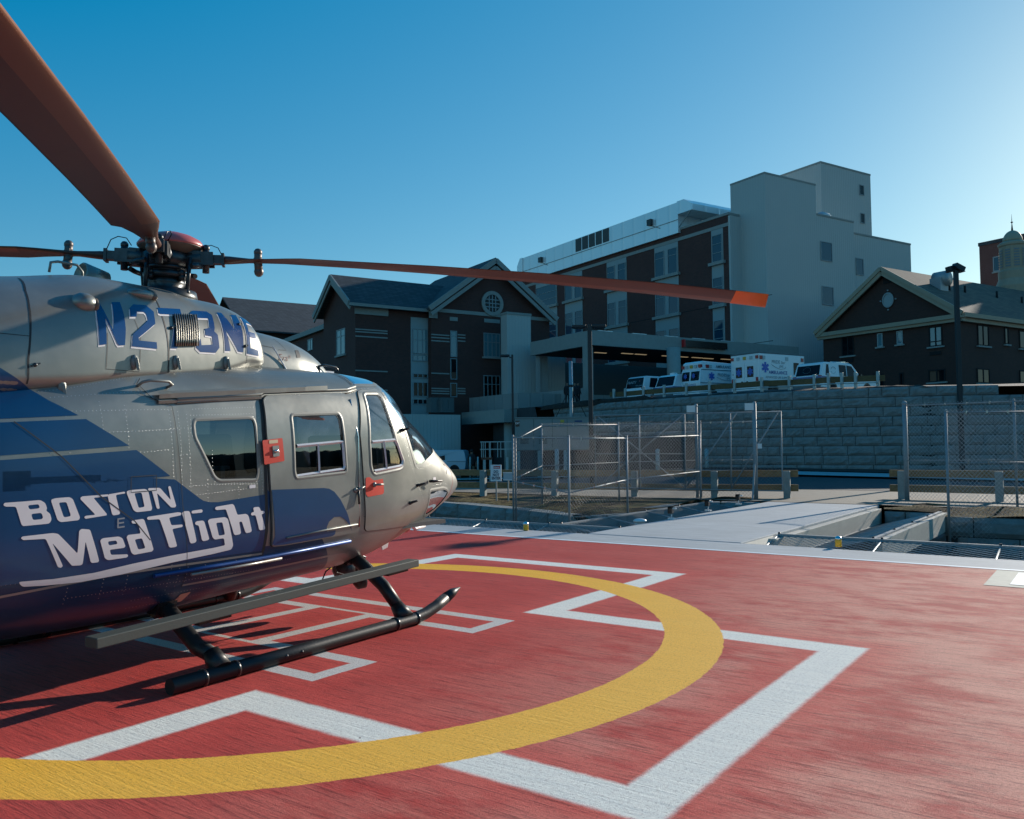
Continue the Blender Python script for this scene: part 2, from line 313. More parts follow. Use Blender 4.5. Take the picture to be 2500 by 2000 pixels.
# outlines of the livery, windows and panels in the side view of the helicopter (x forward, z up)
FP = {
 'blue1': [(-3.282,2.02),(-3.101,1.985),(-3.016,1.92),(-2.848,1.828),(-3.341,1.794)],
 'blue2': [(-3.344,1.772),(-2.804,1.805),(-2.519,1.63),(-3.359,1.573)],
 'blue3': [(-3.36,1.546),(-2.467,1.601),(-2.209,1.415),(-3.362,1.349)],
 'blue4': [(-3.361,1.324),(-2.172,1.389),(-1.968,1.245),(-1.934,1.224),(-1.876,1.211),(-1.806,1.207),(-1.308,1.245),(-1.285,0.84),(-2.249,0.766),(-2.816,0.724),(-3.327,0.755)],
 'blue5': [(-1.312,1.235),(-0.75,1.263),(-0.687,1.254),(-0.623,1.224),(-0.55,1.155),(-0.463,1.03),(-0.383,0.869),(-0.435,0.934),(-0.488,0.978),(-0.546,1.007),(-0.621,1.009),(-0.682,0.974),(-0.704,0.931),(-0.697,0.884),(-1.151,0.858),(-1.29,0.842)],
 'blue6': [(-1.143,0.82),(-0.689,0.848),(-0.647,0.754),(-0.589,0.714),(-0.744,0.712),(-1.173,0.686),(-1.815,0.667),(-2.266,0.658),(-2.301,0.782),(-1.286,0.823)],
 'pin1': [(-0.605,0.668),(-0.35,0.668),(-0.335,0.652),(-0.59,0.65),(-1.357,0.624),(-1.676,0.611),(-2.025,0.61),(-2.031,0.623),(-1.687,0.631),(-1.368,0.64)],
 'w_rear': [(-1.99,1.819),(-1.5,1.847),(-1.457,1.837),(-1.443,1.789),(-1.43,1.408),(-1.448,1.361),(-1.478,1.358),(-1.789,1.365),(-1.823,1.381),(-1.846,1.404),(-2.001,1.691),(-2.007,1.78)],
 'w_door': [(-1.088,1.857),(-1.067,1.881),(-0.563,1.907),(-0.511,1.891),(-0.492,1.845),(-0.47,1.403),(-0.483,1.37),(-1.033,1.364),(-1.062,1.377),(-1.073,1.421)],
 'w_pilot': [(-0.115,2.079),(-0.083,2.097),(0.108,2.11),(0.153,2.088),(0.18,1.9),(0.259,1.656),(0.386,1.458),(0.369,1.413),(0.329,1.395),(-0.08,1.359),(-0.113,1.378),(-0.133,1.421),(-0.151,1.647)],
 'w_shield': [(0.22,2.122),(1.19,1.547),(0.843,1.473),(0.778,1.426),(0.638,1.412),(0.59,1.506),(0.477,1.769),(0.245,2.032)],
 'w_chin': [(0.915,1.159),(1.276,1.165),(1.439,1.141),(1.506,1.106),(1.466,1.045),(0.865,1.046)],
 'w_eyebrow': [(-0.154,2.283),(0.225,2.168),(0.123,2.18),(-0.121,2.179),(-0.203,2.169)],
 'door_slide': [(-1.351,1.985),(-1.245,2.027),(-0.351,2.09),(-0.277,2.044),(-0.309,1.317),(-0.274,0.866),(-0.329,0.85),(-1.144,0.827),(-1.287,0.829),(-1.327,1.416),(-1.356,1.718)],
 'door_pilot': [(-0.199,2.119),(0.138,2.16),(0.176,2.125),(0.269,1.877),(0.46,1.435),(0.647,1.158),(0.828,0.915),(-0.188,0.851),(-0.24,1.314),(-0.275,1.726)],
 'rail': [(-2.171,1.941),(-1.342,2.017),(-1.296,2.038),(-0.337,2.098),(-0.208,2.14)],
 'rail0': [(-2.179,1.943),(-1.346,2.019)],
 'redpatch1': [(-1.395,1.708),(-1.379,1.718),(-1.2,1.731),(-1.185,1.719),(-1.177,1.559),(-1.185,1.544),(-1.379,1.535),(-1.39,1.544)],
 'redpatch2': [(-0.209,1.361),(-0.168,1.369),(-0.112,1.33),(-0.029,1.327),(-0.011,1.305),(-0.011,1.2),(-0.034,1.187),(-0.169,1.181),(-0.196,1.196)],
 'latch1': [(-1.313,1.676),(-1.235,1.672),(-1.234,1.596),(-1.317,1.593)],
 'noseline': [(1.522,1.418),(1.665,1.361),(1.68,1.297),(1.661,1.224),(1.585,1.132),(1.517,1.063),(1.384,1.02)],
 'handle1': [(-0.179,1.298),(-0.062,1.293)],
 'vent1': [(0.676,1.219),(0.393,1.767),(0.896,1.258),(0.529,1.059)],
 'mir': [(-0.359,1.265),(0.338,1.76),(0.663,1.225),(0.904,1.26),(0.53,1.067),(0.133,0.813),(0.151,0.73)],
 'hatch': [(-2.643,1.587),(-2.472,1.601),(-2.469,1.505),(-2.637,1.497)],
 'slidebar': [(-1.579,1.18)],
 'steprail': [(-1.972,0.74),(-1.238,0.818)],
 'steprail2': [(-1.755,0.746),(-1.211,0.778)],
 'rearhatch': [(-3.325,1.674),(-3.284,1.634),(-3.22,1.561),(-3.106,1.428),(-3.0,1.3),(-2.855,1.105)],
 'B': [(-3.314,1.288),(-3.307,1.294),(-3.183,1.296),(-3.105,1.299),(-3.074,1.279),(-3.063,1.246),(-3.068,1.23),(-3.044,1.212),(-3.034,1.174),(-3.047,1.15),(-3.204,1.147),(-3.213,1.16),(-3.245,1.267),(-3.303,1.271),(-3.314,1.278)],
 'B_h1': [(-3.177,1.271),(-3.114,1.274),(-3.107,1.253),(-3.116,1.248),(-3.168,1.245)],
 'B_h2': [(-3.157,1.217),(-3.096,1.22),(-3.086,1.19),(-3.094,1.181),(-3.146,1.179)],
 'O': [(-3.037,1.298),(-3.012,1.305),(-2.925,1.307),(-2.904,1.294),(-2.856,1.173),(-2.864,1.157),(-2.978,1.153),(-2.998,1.167),(-3.038,1.286)],
 'O_h1': [(-2.992,1.276),(-2.944,1.277),(-2.914,1.186),(-2.959,1.181)],
 'S': [(-2.856,1.298),(-2.845,1.307),(-2.669,1.311),(-2.667,1.298),(-2.77,1.294),(-2.679,1.184),(-2.679,1.174),(-2.821,1.162),(-2.83,1.173),(-2.821,1.181),(-2.755,1.183),(-2.853,1.287)],
 'T': [(-2.667,1.311),(-2.555,1.323),(-2.55,1.311),(-2.618,1.304),(-2.586,1.179),(-2.596,1.173),(-2.633,1.17),(-2.642,1.179),(-2.673,1.297)],
 'O2': [(-2.541,1.323),(-2.521,1.331),(-2.404,1.334),(-2.382,1.319),(-2.351,1.199),(-2.357,1.183),(-2.467,1.179),(-2.491,1.195),(-2.539,1.309)],
 'O2_h1': [(-2.485,1.308),(-2.432,1.311),(-2.408,1.212),(-2.452,1.207)],
 'N': [(-2.384,1.333),(-2.376,1.338),(-2.292,1.336),(-2.206,1.245),(-2.228,1.338),(-2.22,1.346),(-2.209,1.341),(-2.163,1.203),(-2.171,1.193),(-2.203,1.193),(-2.315,1.302),(-2.293,1.195),(-2.304,1.19),(-2.316,1.196),(-2.354,1.318),(-2.379,1.321)],
 'M': [(-3.214,1.076),(-3.206,1.085),(-3.026,1.09),(-2.993,1.082),(-2.866,0.945),(-2.861,1.089),(-2.846,1.1),(-2.79,1.091),(-2.718,0.881),(-2.724,0.873),(-2.763,0.872),(-2.775,0.882),(-2.818,1.017),(-2.826,0.873),(-2.837,0.867),(-2.888,0.87),(-2.897,0.874),(-3.028,1.029),(-2.951,0.875),(-2.963,0.866),(-2.982,0.873),(-3.068,1.058),(-3.202,1.063)],
 'e': [(-2.721,1.014),(-2.705,1.027),(-2.593,1.028),(-2.566,1.014),(-2.542,0.958),(-2.551,0.948),(-2.652,0.946),(-2.64,0.911),(-2.524,0.903),(-2.516,0.89),(-2.526,0.881),(-2.657,0.878),(-2.681,0.894)],
 'e_h1': [(-2.668,1.002),(-2.609,1.003),(-2.598,0.979),(-2.659,0.975)],
 'd': [(-2.505,1.12),(-2.495,1.126),(-2.422,1.131),(-2.41,1.123),(-2.331,0.913),(-2.342,0.901),(-2.475,0.893),(-2.496,0.909),(-2.538,1.02),(-2.525,1.032),(-2.435,1.033),(-2.456,1.102),(-2.498,1.106)],
 'd_h1': [(-2.477,0.996),(-2.424,1.0),(-2.394,0.929),(-2.448,0.926)],
 'F': [(-2.392,1.133),(-2.382,1.142),(-2.144,1.157),(-2.12,1.15),(-2.124,1.134),(-2.22,1.123),(-2.201,1.069),(-2.11,1.067),(-2.11,1.05),(-2.193,1.042),(-2.148,0.92),(-2.156,0.913),(-2.2,0.912),(-2.212,0.921),(-2.293,1.119),(-2.382,1.121)],
 'l': [(-2.117,1.15),(-2.1,1.16),(-2.062,1.16),(-2.051,1.15),(-1.989,0.939),(-1.999,0.927),(-2.032,0.924),(-2.044,0.935)],
 'idot': [(-2.04,1.151),(-2.029,1.16),(-1.954,1.164),(-1.942,1.154),(-1.95,1.14),(-2.001,1.139),(-2.032,1.139)],
 'i': [(-2.009,1.07),(-1.995,1.081),(-1.944,1.082),(-1.93,1.074),(-1.881,0.943),(-1.892,0.934),(-1.931,0.931),(-1.944,0.941),(-1.977,1.05),(-2.002,1.055)],
 'g': [(-1.9,1.076),(-1.881,1.089),(-1.746,1.092),(-1.721,1.077),(-1.659,0.871),(-1.672,0.842),(-1.832,0.827),(-2.163,0.805),(-2.556,0.769),(-2.823,0.757),(-3.048,0.766),(-3.175,0.777),(-3.193,0.791),(-3.203,0.809),(-3.192,0.811),(-2.998,0.801),(-2.745,0.806),(-2.472,0.834),(-2.171,0.856),(-1.838,0.872),(-1.735,0.881),(-1.751,0.935),(-1.833,0.933),(-1.852,0.95)],
 'g_h1': [(-1.826,1.055),(-1.771,1.056),(-1.743,0.961),(-1.798,0.958)],
 'h': [(-1.839,1.16),(-1.829,1.174),(-1.68,1.186),(-1.665,1.175),(-1.634,1.1),(-1.555,1.103),(-1.53,1.088),(-1.493,0.967),(-1.505,0.957),(-1.543,0.954),(-1.556,0.964),(-1.592,1.047),(-1.617,1.046),(-1.596,0.961),(-1.606,0.951),(-1.649,0.948),(-1.662,0.959),(-1.74,1.15),(-1.823,1.149)],
 't': [(-1.485,1.141),(-1.472,1.148),(-1.433,1.148),(-1.42,1.138),(-1.41,1.113),(-1.381,1.113),(-1.371,1.102),(-1.383,1.09),(-1.404,1.089),(-1.363,0.976),(-1.369,0.966),(-1.409,0.964),(-1.422,0.971),(-1.462,1.086),(-1.498,1.085),(-1.508,1.096),(-1.498,1.109),(-1.475,1.111)],
}
CPT = {
 'cN': [(-2.645,2.623),(-2.618,2.619),(-2.594,2.536),(-2.56,2.431),(-2.553,2.426),(-2.519,2.628),(-2.454,2.638),(-2.451,2.543),(-2.456,2.444),(-2.473,2.327),(-2.521,2.319),(-2.533,2.333),(-2.602,2.501),(-2.615,2.318),(-2.666,2.307),(-2.664,2.484)],
 'c2': [(-2.39,2.602),(-2.346,2.638),(-2.237,2.648),(-2.188,2.606),(-2.2,2.513),(-2.36,2.391),(-2.358,2.372),(-2.209,2.376),(-2.207,2.327),(-2.416,2.324),(-2.402,2.413),(-2.259,2.531),(-2.261,2.576),(-2.275,2.59),(-2.337,2.584),(-2.352,2.544),(-2.402,2.537)],
 'c7': [(-2.139,2.644),(-1.92,2.667),(-1.929,2.617),(-2.026,2.348),(-2.082,2.343),(-2.034,2.503),(-1.993,2.611),(-2.124,2.596),(-2.145,2.599)],
 'c3': [(-1.843,2.643),(-1.798,2.673),(-1.641,2.689),(-1.604,2.665),(-1.625,2.555),(-1.638,2.525),(-1.609,2.501),(-1.607,2.398),(-1.65,2.353),(-1.802,2.345),(-1.842,2.374),(-1.839,2.44),(-1.792,2.446),(-1.789,2.399),(-1.672,2.415),(-1.67,2.48),(-1.735,2.482),(-1.731,2.534),(-1.68,2.548),(-1.661,2.628),(-1.781,2.614),(-1.781,2.631)],
 'cN2': [(-1.532,2.698),(-1.48,2.702),(-1.412,2.56),(-1.384,2.697),(-1.318,2.706),(-1.348,2.386),(-1.404,2.388),(-1.514,2.555),(-1.489,2.383),(-1.545,2.378)],
 'cE': [(-1.27,2.7),(-1.246,2.645),(-1.269,2.57),(-1.181,2.564),(-1.179,2.516),(-1.275,2.522),(-1.274,2.433),(-1.169,2.422),(-1.168,2.372),(-1.3,2.38)],
 'grille': [(-2.018,2.608),(-1.778,2.639),(-1.82,2.389),(-2.053,2.361)],
 'scoop1': [(-2.798,2.641),(-2.652,2.674),(-2.68,2.58),(-2.736,2.529),(-2.799,2.526),(-2.826,2.57)],
 'scoop2': [(-2.308,2.756),(-2.073,2.816),(-2.179,2.691),(-2.262,2.672),(-2.32,2.704)],
 'cowlblue': [(-3.349,2.079),(-3.109,1.985)],
 'seam1': [(-3.016,2.744),(-3.071,2.634),(-3.094,2.523),(-3.116,2.369),(-3.141,2.173),(-3.14,2.032)],
 'seam2': [(-2.102,2.717),(-2.117,2.57),(-2.105,2.433),(-2.101,2.32),(-2.108,2.163)],
 'seam3': [(-1.302,2.7),(-1.346,2.521),(-1.353,2.395),(-1.325,2.239)],
 'latches': [(-2.911,1.998),(-2.372,2.197),(-2.04,2.224),(-1.54,2.267),(-1.637,2.282)],
 'cowlbottom': [(-2.387,2.132)],
 'domelogo': [],
}
DP = {
 'dlogo': [(-0.827,2.384),(-0.67,2.418)],
 'dvent': [(-0.546,2.48),(-0.44,2.5),(-0.502,2.42),(-0.577,2.408)],
 'dant': [(-0.817,2.51),(-0.691,2.272)],
 'dhatch': [(-0.742,2.585),(-0.676,2.481),(-0.801,2.476)],
}
# ================================================================ HELICOPTER
def in_poly(x, z, P):
    c = False; j = len(P)-1
    for i in range(len(P)):
        xi, zi = P[i]; xj, zj = P[j]
        if (zi > z) != (zj > z) and x < (xj-xi)*(z-zi)/(zj-zi)+xi: c = not c
        j = i
    return c
def smooth_poly(P, r=.02, n=4):
    """round the corners of a polygon"""
    out = []; N = len(P)
    for i in range(N):
        a = Vector(P[i-1]); b = Vector(P[i]); c = Vector(P[(i+1) % N])
        d1 = (a-b); d2 = (c-b); k = min(r, d1.length*.45, d2.length*.45)
        p1 = b+d1.normalized()*k; p2 = b+d2.normalized()*k
        for t in range(n+1):
            t /= n; out.append(tuple(p1*(1-t)**2 + b*2*t*(1-t) + p2*t*t))
    return out
def surf(x, z, bv=BV_F, side=-1, off=.002):
    h = bv.ray_cast(Vector((x, side*4, z)), Vector((0, -side, 0)))
    if h[0] is None: return None
    n = h[1]
    if n.y*side < 0: n = -n
    return h[0]+n*off, n
def decal(mb, outer, holes=(), off=.0025, bv=BV_F, side=-1, cell=.04, mi=0, rim=0.0):
    b = bmesh.new()
    loops = [[Vector((x, z, 0)) for x, z in outer]]+[[Vector((x, z, 0)) for x, z in h] for h in holes]
    flat = [p for l in loops for p in l]
    tris = tessellate_polygon(loops)
    vs_ = [b.verts.new((p.x, 0, p.y)) for p in flat]
    for t in tris:
        try: b.faces.new([vs_[i] for i in t])
        except ValueError: pass
    xs = [p.x for p in flat]; zs = [p.y for p in flat]
    x = math.floor(min(xs)/cell)*cell
    while x < max(xs):
        bmesh.ops.bisect_plane(b, geom=b.verts[:]+b.edges[:]+b.faces[:], plane_co=(x,0,0), plane_no=(1,0,0)); x += cell
    z = math.floor(min(zs)/cell)*cell
    while z < max(zs):
        bmesh.ops.bisect_plane(b, geom=b.verts[:]+b.edges[:]+b.faces[:], plane_co=(0,0,z), plane_no=(0,0,1)); z += cell
    bmesh.ops.dissolve_degenerate(b, dist=1e-5, edges=b.edges[:])
    b.verts.index_update()
    pos = {}
    for v in b.verts:
        s_ = surf(v.co.x, v.co.z, bv, side, off)
        pos[v.index] = s_[0] if s_ else None
    V = []; idx = {}
    F = []
    for f in b.faces:
        if any(pos[v.index] is None for v in f.verts): continue
        q = []
        for v in f.verts:
            if v.index not in idx: idx[v.index] = len(V); V.append(pos[v.index])
            q.append(idx[v.index])
        nrm = (V[q[1]]-V[q[0]]).cross(V[q[2]]-V[q[0]])
        if nrm.y*side < 0: q.reverse()
        F.append(q)
    mb.add(V, F, True, mi)
    if rim:
        for e in b.edges:
            if len(e.link_faces) == 1 and all(pos[v.index] is not None for v in e.verts):
                a, c = e.verts; pa, pc = pos[a.index], pos[c.index]
                qa = surf(a.co.x, a.co.z, bv, side, off-rim)[0]; qc = surf(c.co.x, c.co.z, bv, side, off-rim)[0]
                mb.add([pa, pc, qc, qa], [(0,1,2,3)], False, mi)
    b.free()
def band(mb, poly, wd=.03, off=.004, bv=BV_F, side=-1, closed=True, step=.03, mi=0, lift=0.0):
    """a strip of width wd that follows a line on the skin"""
    P = [Vector(p) for p in poly]
    if closed: P = P+[P[0]]
    Q = []
    for i in range(len(P)-1):
        n = max(1, int((P[i+1]-P[i]).length/step))
        for k in range(n): Q.append(P[i].lerp(P[i+1], k/n))
    if not closed: Q.append(P[-1])
    N = len(Q); rows = []
    for i in range(N):
        a = Q[i-1] if (closed or i) else Q[0]; c = Q[(i+1) % N] if (closed or i < N-1) else Q[-1]
        d = (c-a)
        if d.length < 1e-6: continue
        d.normalize(); n = Vector((-d.y, d.x))
        p1 = Q[i]+n*wd/2; p2 = Q[i]-n*wd/2
        s1 = surf(p1.x, p1.y, bv, side, off); s2 = surf(p2.x, p2.y, bv, side, off); s3 = surf(Q[i].x, Q[i].y, bv, side, off+lift)
        if s1 is None or s2 is None or s3 is None: rows.append(None); continue
        rows.append((s1[0], s3[0], s2[0]))
    M_ = len(rows)
    for i in range(M_ if closed else M_-1):
        r1 = rows[i]; r2 = rows[(i+1) % M_]
        if r1 is None or r2 is None: continue
        for k in (0, 1):
            q = [r1[k], r1[k+1], r2[k+1], r2[k]]
            if ((q[1]-q[0]).cross(q[2]-q[0])).y*side < 0: q.reverse()
            mb.add(q, [(0,1,2,3)], True, mi)
def rivets(mb, poly, closed=False, sp_=.026, r=.0037, bv=BV_F, side=-1):
    P = [Vector(p) for p in poly]
    if closed: P.append(P[0])
    for i in range(len(P)-1):
        L = (P[i+1]-P[i]).length; n = max(1, int(L/sp_))
        for k in range(n):
            p = P[i].lerp(P[i+1], k/n)
            s_ = surf(p.x, p.y, bv, side, 0)
            if s_ is None: continue
            c, nn = s_; a = nn.cross(Vector((0,0,1))).normalized(); u = nn.cross(a)
            vv = [c+(a*math.cos(t)+u*math.sin(t))*r for t in (0, 1.256, 2.513, 3.77, 5.026)]+[c+nn*r*.55]
            mb.add(vv, [(0,1,5),(1,2,5),(2,3,5),(3,4,5),(4,0,5)], True)

# materials
def paint_mat(name, two_tone):
    m_ = bpy.data.materials.new(name); m_.use_nodes = True; g = NT(m_); b = g.b
    o = g.obj(); s_ = g.sep(o)
    n1 = g.noise(o, 2.2, 4); n2 = g.noise(o, 60, 3)
    silver = g.mix(g.step(n1, .35, .7), (.24,.245,.225), (.29,.295,.27))
    if two_tone:
        # the paint line runs low along the side; blue below it, behind the pilot's door
        f1 = g.m('LESS_THAN', s_[2], .83)
        f2 = g.m('LESS_THAN', s_[0], g.m('ADD', -.62, g.m('MULTIPLY', g.m('SUBTRACT', .72, s_[2]), .9)))
        silver = g.mix(g.m('MULTIPLY', f1, f2), silver, (.002,.036,.092))
        f3 = g.m('MULTIPLY', f1, f2)
        g.link(g.m('SUBTRACT', .5, g.m('MULTIPLY', f3, .5)), b.inputs['Metallic'])
    else: b.inputs['Metallic'].default_value = .5
    g.link(silver, b.inputs['Base Color'])
    g.link(g.m('ADD', .27, g.m('MULTIPLY', n1, .16)), b.inputs['Roughness'])
    b.inputs['Coat Weight'].default_value = .12; b.inputs['Coat Roughness'].default_value = .08
    dents = g.noise(o, 5.5, 2); g.bump(dents, .025, .05)
    return m_
M_SIL = paint_mat('silver_paint_two_tone', True); M_SIL2 = paint_mat('silver_paint', False)
M_BLUE = mat('blue_livery', (.001,.052,.150), .30, coat=.2, var=.12, vscale=1.5)
M_REGB = mat('bright_blue_registration', (.001,.055,.20), .24, coat=.3)
M_WHITE = mat('white_lettering', (.80,.76,.76), .35)
M_STRIPE = mat('grey_pinstripe', (.30,.29,.27), .3, .3)
M_RED = mat('red_sticker', (.72,.045,.02), .4)
M_SEAL = mat('dark_rubber_seal', (.018,.02,.022), .55)
M_TRIM = mat('grey_trim', (.24,.25,.23), .42, .3)
M_WFR = mat('window_surround', (.20,.205,.19), .45, .3)
M_ALU = mat('white_window_frame', (.72,.70,.70), .35, .2)
M_CHROME = mat('bright_metal', (.75,.74,.72), .18, 1.0)
M_BLACK = mat('black_metal', (.022,.022,.022), .42, .3, bump=.06, bscale=60)
M_BLKGLOSS = mat('glossy_black', (.012,.012,.013), .25)
M_GRILL = mat('grille_metal', (.34,.33,.29), .3, .9)
M_HUB = mat('rotor_head_metal', (.06,.065,.07), .38, .7, var=.5, vscale=9)
M_STEPG = mat('grey_step', (.070,.080,.070), .6, .2, bump=.04, bscale=90)
M_BLADE = mat('rotor_blade_paint', (.095,.042,.029), .42, var=.15, vscale=2)  # brown reddened to include the bounce of the red pad
M_BLADED = mat('rotor_blade_erosion_strip', (.20,.085,.048), .38, .3)
M_ORANGE = mat('orange_blade_tip', (.92,.20,.015), .45)
M_MAROON = mat('red_hub_cap', (.55,.12,.11), .35)
M_KHAKI = mat('hub_cap_underside', (.16,.12,.09), .5)
M_DARKIN = mat('cabin_lining', (.055,.058,.062), .8)
M_SEAT = mat('grey_cabin_seat', (.10,.11,.13), .8)
def glass_mat(name, tint, refl, rough=.01):
    m_ = bpy.data.materials.new(name); m_.use_nodes = True; n = m_.node_tree; n.nodes.clear()
    o = n.nodes.new('ShaderNodeOutputMaterial'); mx = n.nodes.new('ShaderNodeMixShader')
    tr = n.nodes.new('ShaderNodeBsdfTransparent'); tr.inputs[0].default_value = (*tint, 1)
    gl = n.nodes.new('ShaderNodeBsdfGlossy'); gl.inputs['Roughness'].default_value = rough; gl.inputs[0].default_value = (.95,.97,1,1)
    fr = n.nodes.new('ShaderNodeFresnel'); fr.inputs[0].default_value = 1.5
    mr = n.nodes.new('ShaderNodeMapRange'); mr.inputs['To Min'].default_value = refl; mr.inputs['To Max'].default_value = 1.0
    n.links.new(fr.outputs[0], mr.inputs[0]); n.links.new(mr.outputs[0], mx.inputs[0])
    n.links.new(tr.outputs[0], mx.inputs[1]); n.links.new(gl.outputs[0], mx.inputs[2]); n.links.new(mx.outputs[0], o.inputs[0])
    return m_
M_TINT = glass_mat('tinted_cabin_glass', (.22,.25,.27), .11)
M_PERSPEX = glass_mat('windshield_perspex', (.66,.70,.72), .16, .06)
_n = M_PERSPEX.node_tree; _o = _n.nodes['Material Output'] if 'Material Output' in _n.nodes else [x for x in _n.nodes if x.type == 'OUTPUT_MATERIAL'][0]
_src = _o.inputs[0].links[0].from_socket; _df = _n.nodes.new('ShaderNodeBsdfTranslucent'); _df.inputs[0].default_value = (.8,.82,.82,1); _mx = _n.nodes.new('ShaderNodeMixShader')
_tc = _n.nodes.new('ShaderNodeTexCoord'); _mp = _n.nodes.new('ShaderNodeMapping'); _mp.inputs['Scale'].default_value = (1.5,1.5,.6); _nz = _n.nodes.new('ShaderNodeTexNoise'); _nz.inputs['Scale'].default_value = 4; _mr = _n.nodes.new('ShaderNodeMapRange')
_mr.inputs['From Min'].default_value = .35; _mr.inputs['From Max'].default_value = .7; _mr.inputs['To Min'].default_value = .12; _mr.inputs['To Max'].default_value = .42
_n.links.new(_tc.outputs['Object'], _mp.inputs[0]); _n.links.new(_mp.outputs[0], _nz.inputs['Vector']); _n.links.new(_nz.outputs[0], _mr.inputs[0]); _n.links.new(_mr.outputs[0], _mx.inputs[0])
_n.links.new(_src, _mx.inputs[1]); _n.links.new(_df.outputs[0], _mx.inputs[2]); _n.links.new(_mx.outputs[0], _o.inputs[0])

HELI = thing('helicopter', 'silver and blue four-blade medical helicopter with BOSTON MedFlight lettering parked on the red helipad', 'helicopter', HM)

# window outlines
W_REAR = smooth_poly(FP['w_rear'], .03); W_DOOR = smooth_poly([(-1.085,1.875),(-.53,1.905),(-.50,1.86),(-.468,1.385),(-1.055,1.355),(-1.075,1.41)], .035)
W_PILOT = smooth_poly([(-.12,2.085),(-.085,2.105),(.12,2.115),(.155,2.08),(.19,1.88),(.268,1.65),(.388,1.46),(.372,1.41),(.32,1.39),(-.08,1.352),(-.12,1.38),(-.142,1.44),(-.150,1.65)], .03)
W_SHIELD = [(.235,2.132),(.25,2.03),(.477,1.769),(.592,1.505),(.638,1.412),(.778,1.42),(.90,1.462),(1.12,1.52),(1.36,1.595),(1.60,1.655),(1.7,1.80),(1.3,2.1),(.75,2.6),(.475,2.4)]
W_EYE = [(-.16,2.175),(.02,2.188),(.18,2.195),(.40,2.262),(.42,2.45),(-.16,2.45)]
W_CHIN = smooth_poly([(.915,1.159),(1.276,1.165),(1.43,1.141),(1.50,1.10),(1.43,1.035),(1.25,.955),(1.08,.90),(.95,.885),(.905,.93)], .04)
CUTS = [W_REAR, W_DOOR, W_PILOT, W_CHIN]
fv, ff_ = loft(FUS, -7.6, 2.165, .02, 264)
mb = MB(); ws = MB(); eye = MB()
keepF = []; wsF = []; eyeF = []
for f in ff_:
    if len(f) != 4: keepF.append(f); continue
    x = sum(fv[i].x for i in f)/4; y = sum(fv[i].y for i in f)/4; z = sum(fv[i].z for i in f)/4
    if x < -2.2: keepF.append(f); continue
    if z > 1.35 and in_poly(x, z, W_SHIELD) and abs(y) > .012: wsF.append(f); continue
    if z > 2.1 and in_poly(x, z, W_EYE) and abs(y) > .10: eyeF.append(f); continue
    if any(in_poly(x, z, C) for C in CUTS): continue
    keepF.append(f)
fus = mb.add(fv, keepF, True).build('fuselage', M_SIL, HELI)
def sub_mesh(F):
    idx = {}; V = []; O = []
    for f in F:
        q = []
        for i in f:
            if i not in idx: idx[i] = len(V); V.append(fv[i])
            q.append(idx[i])
        O.append(q)
    return V, O
V, O = sub_mesh(wsF); MB().add(V, O, True).build('windshield', M_PERSPEX, HELI)
V, O = sub_mesh(eyeF); MB().add(V, O, True).build('roof_window', M_TINT, HELI)
# centre post of the windshield and its surround
for sd_ in (-1, 1):
    fr = MB(); band(fr, [(.235,2.132),(.25,2.03),(.477,1.769),(.592,1.505),(.638,1.412),(.778,1.42),(.90,1.462),(1.12,1.52),(1.36,1.595)], .04, .003, side=sd_, closed=False)
    fr.build('windshield_frame', M_TRIM, HELI); fr = MB(); band(fr, [(-.16,2.178),(.02,2.19),(.18,2.2),(.40,2.264)], .03, .003, side=sd_, closed=False); fr.build('roof_window_frame', M_TRIM, HELI)

# cabin windows, both sides
def window(name, outer, mats=M_TINT, side=-1, off=-.004, frame=.026, frame_mat=M_WFR, lift=.002, foff=.002):
    g = MB(); decal(g, outer, off=off, side=side)
    o = g.build(name, mats, HELI)
    s_ = MB(); band(s_, outer, frame, foff, side=side, lift=lift, step=.02); s_.build('window_frame', frame_mat, o)
    return o
for sd_ in (-1, 1):
    window('cabin_window', W_REAR, side=sd_, frame=.026)
    window('chin_window', W_CHIN, glass_mat('chin_window_glass', (.25,.2,.2), .3) if sd_ == -1 else bpy.data.materials['chin_window_glass'], side=sd_, frame=.035)
    # doors stand proud of the skin
    ds = [(-1.345,1.99),(-1.30,2.02),(-.40,2.085),(-.335,2.05),(-.30,1.70),(-.305,1.317),(-.29,.95),(-.30,.865),(-.33,.848),(-1.144,.822),(-1.285,.825),(-1.33,1.416),(-1.352,1.718)]
    ds = smooth_poly(ds, .025)
    d = MB(); decal(d, ds, [W_DOOR], off=.020, rim=.018, side=sd_)
    dso = d.build('sliding_door', M_SIL2, HELI)
    g = MB(); decal(g, W_DOOR, off=.004, side=sd_); g.build('cabin_window', M_TINT, dso)
    g = MB(); band(g, W_DOOR, .028, .022, side=sd_, lift=.0025, step=.02); g.build('window_frame', M_WFR, dso)
    if sd_ == -1: DOOR_S = dso
    dp = [(-.19,2.115),(-.10,2.14),(.13,2.16),(.178,2.125),(.27,1.877),(.46,1.435),(.65,1.158),(.79,.955),(.80,.89),(.74,.845),(.55,.83),(-.165,.846),(-.195,.87),(-.235,1.314),(-.268,1.726)]
    dp = smooth_poly(dp, .03)
    d = MB(); decal(d, dp, [W_PILOT], off=.009, rim=.008, side=sd_)
    dpo = d.build('pilot_door', M_SIL2, HELI)
    g = MB(); decal(g, W_PILOT, off=-.002, side=sd_); g.build('pilot_window', M_TINT, dpo)
    g = MB(); band(g, W_PILOT, .032, .011, side=sd_, lift=.003, step=.02); g.build('window_frame', M_WFR, dpo)
    if sd_ == -1: DOOR_P = dpo

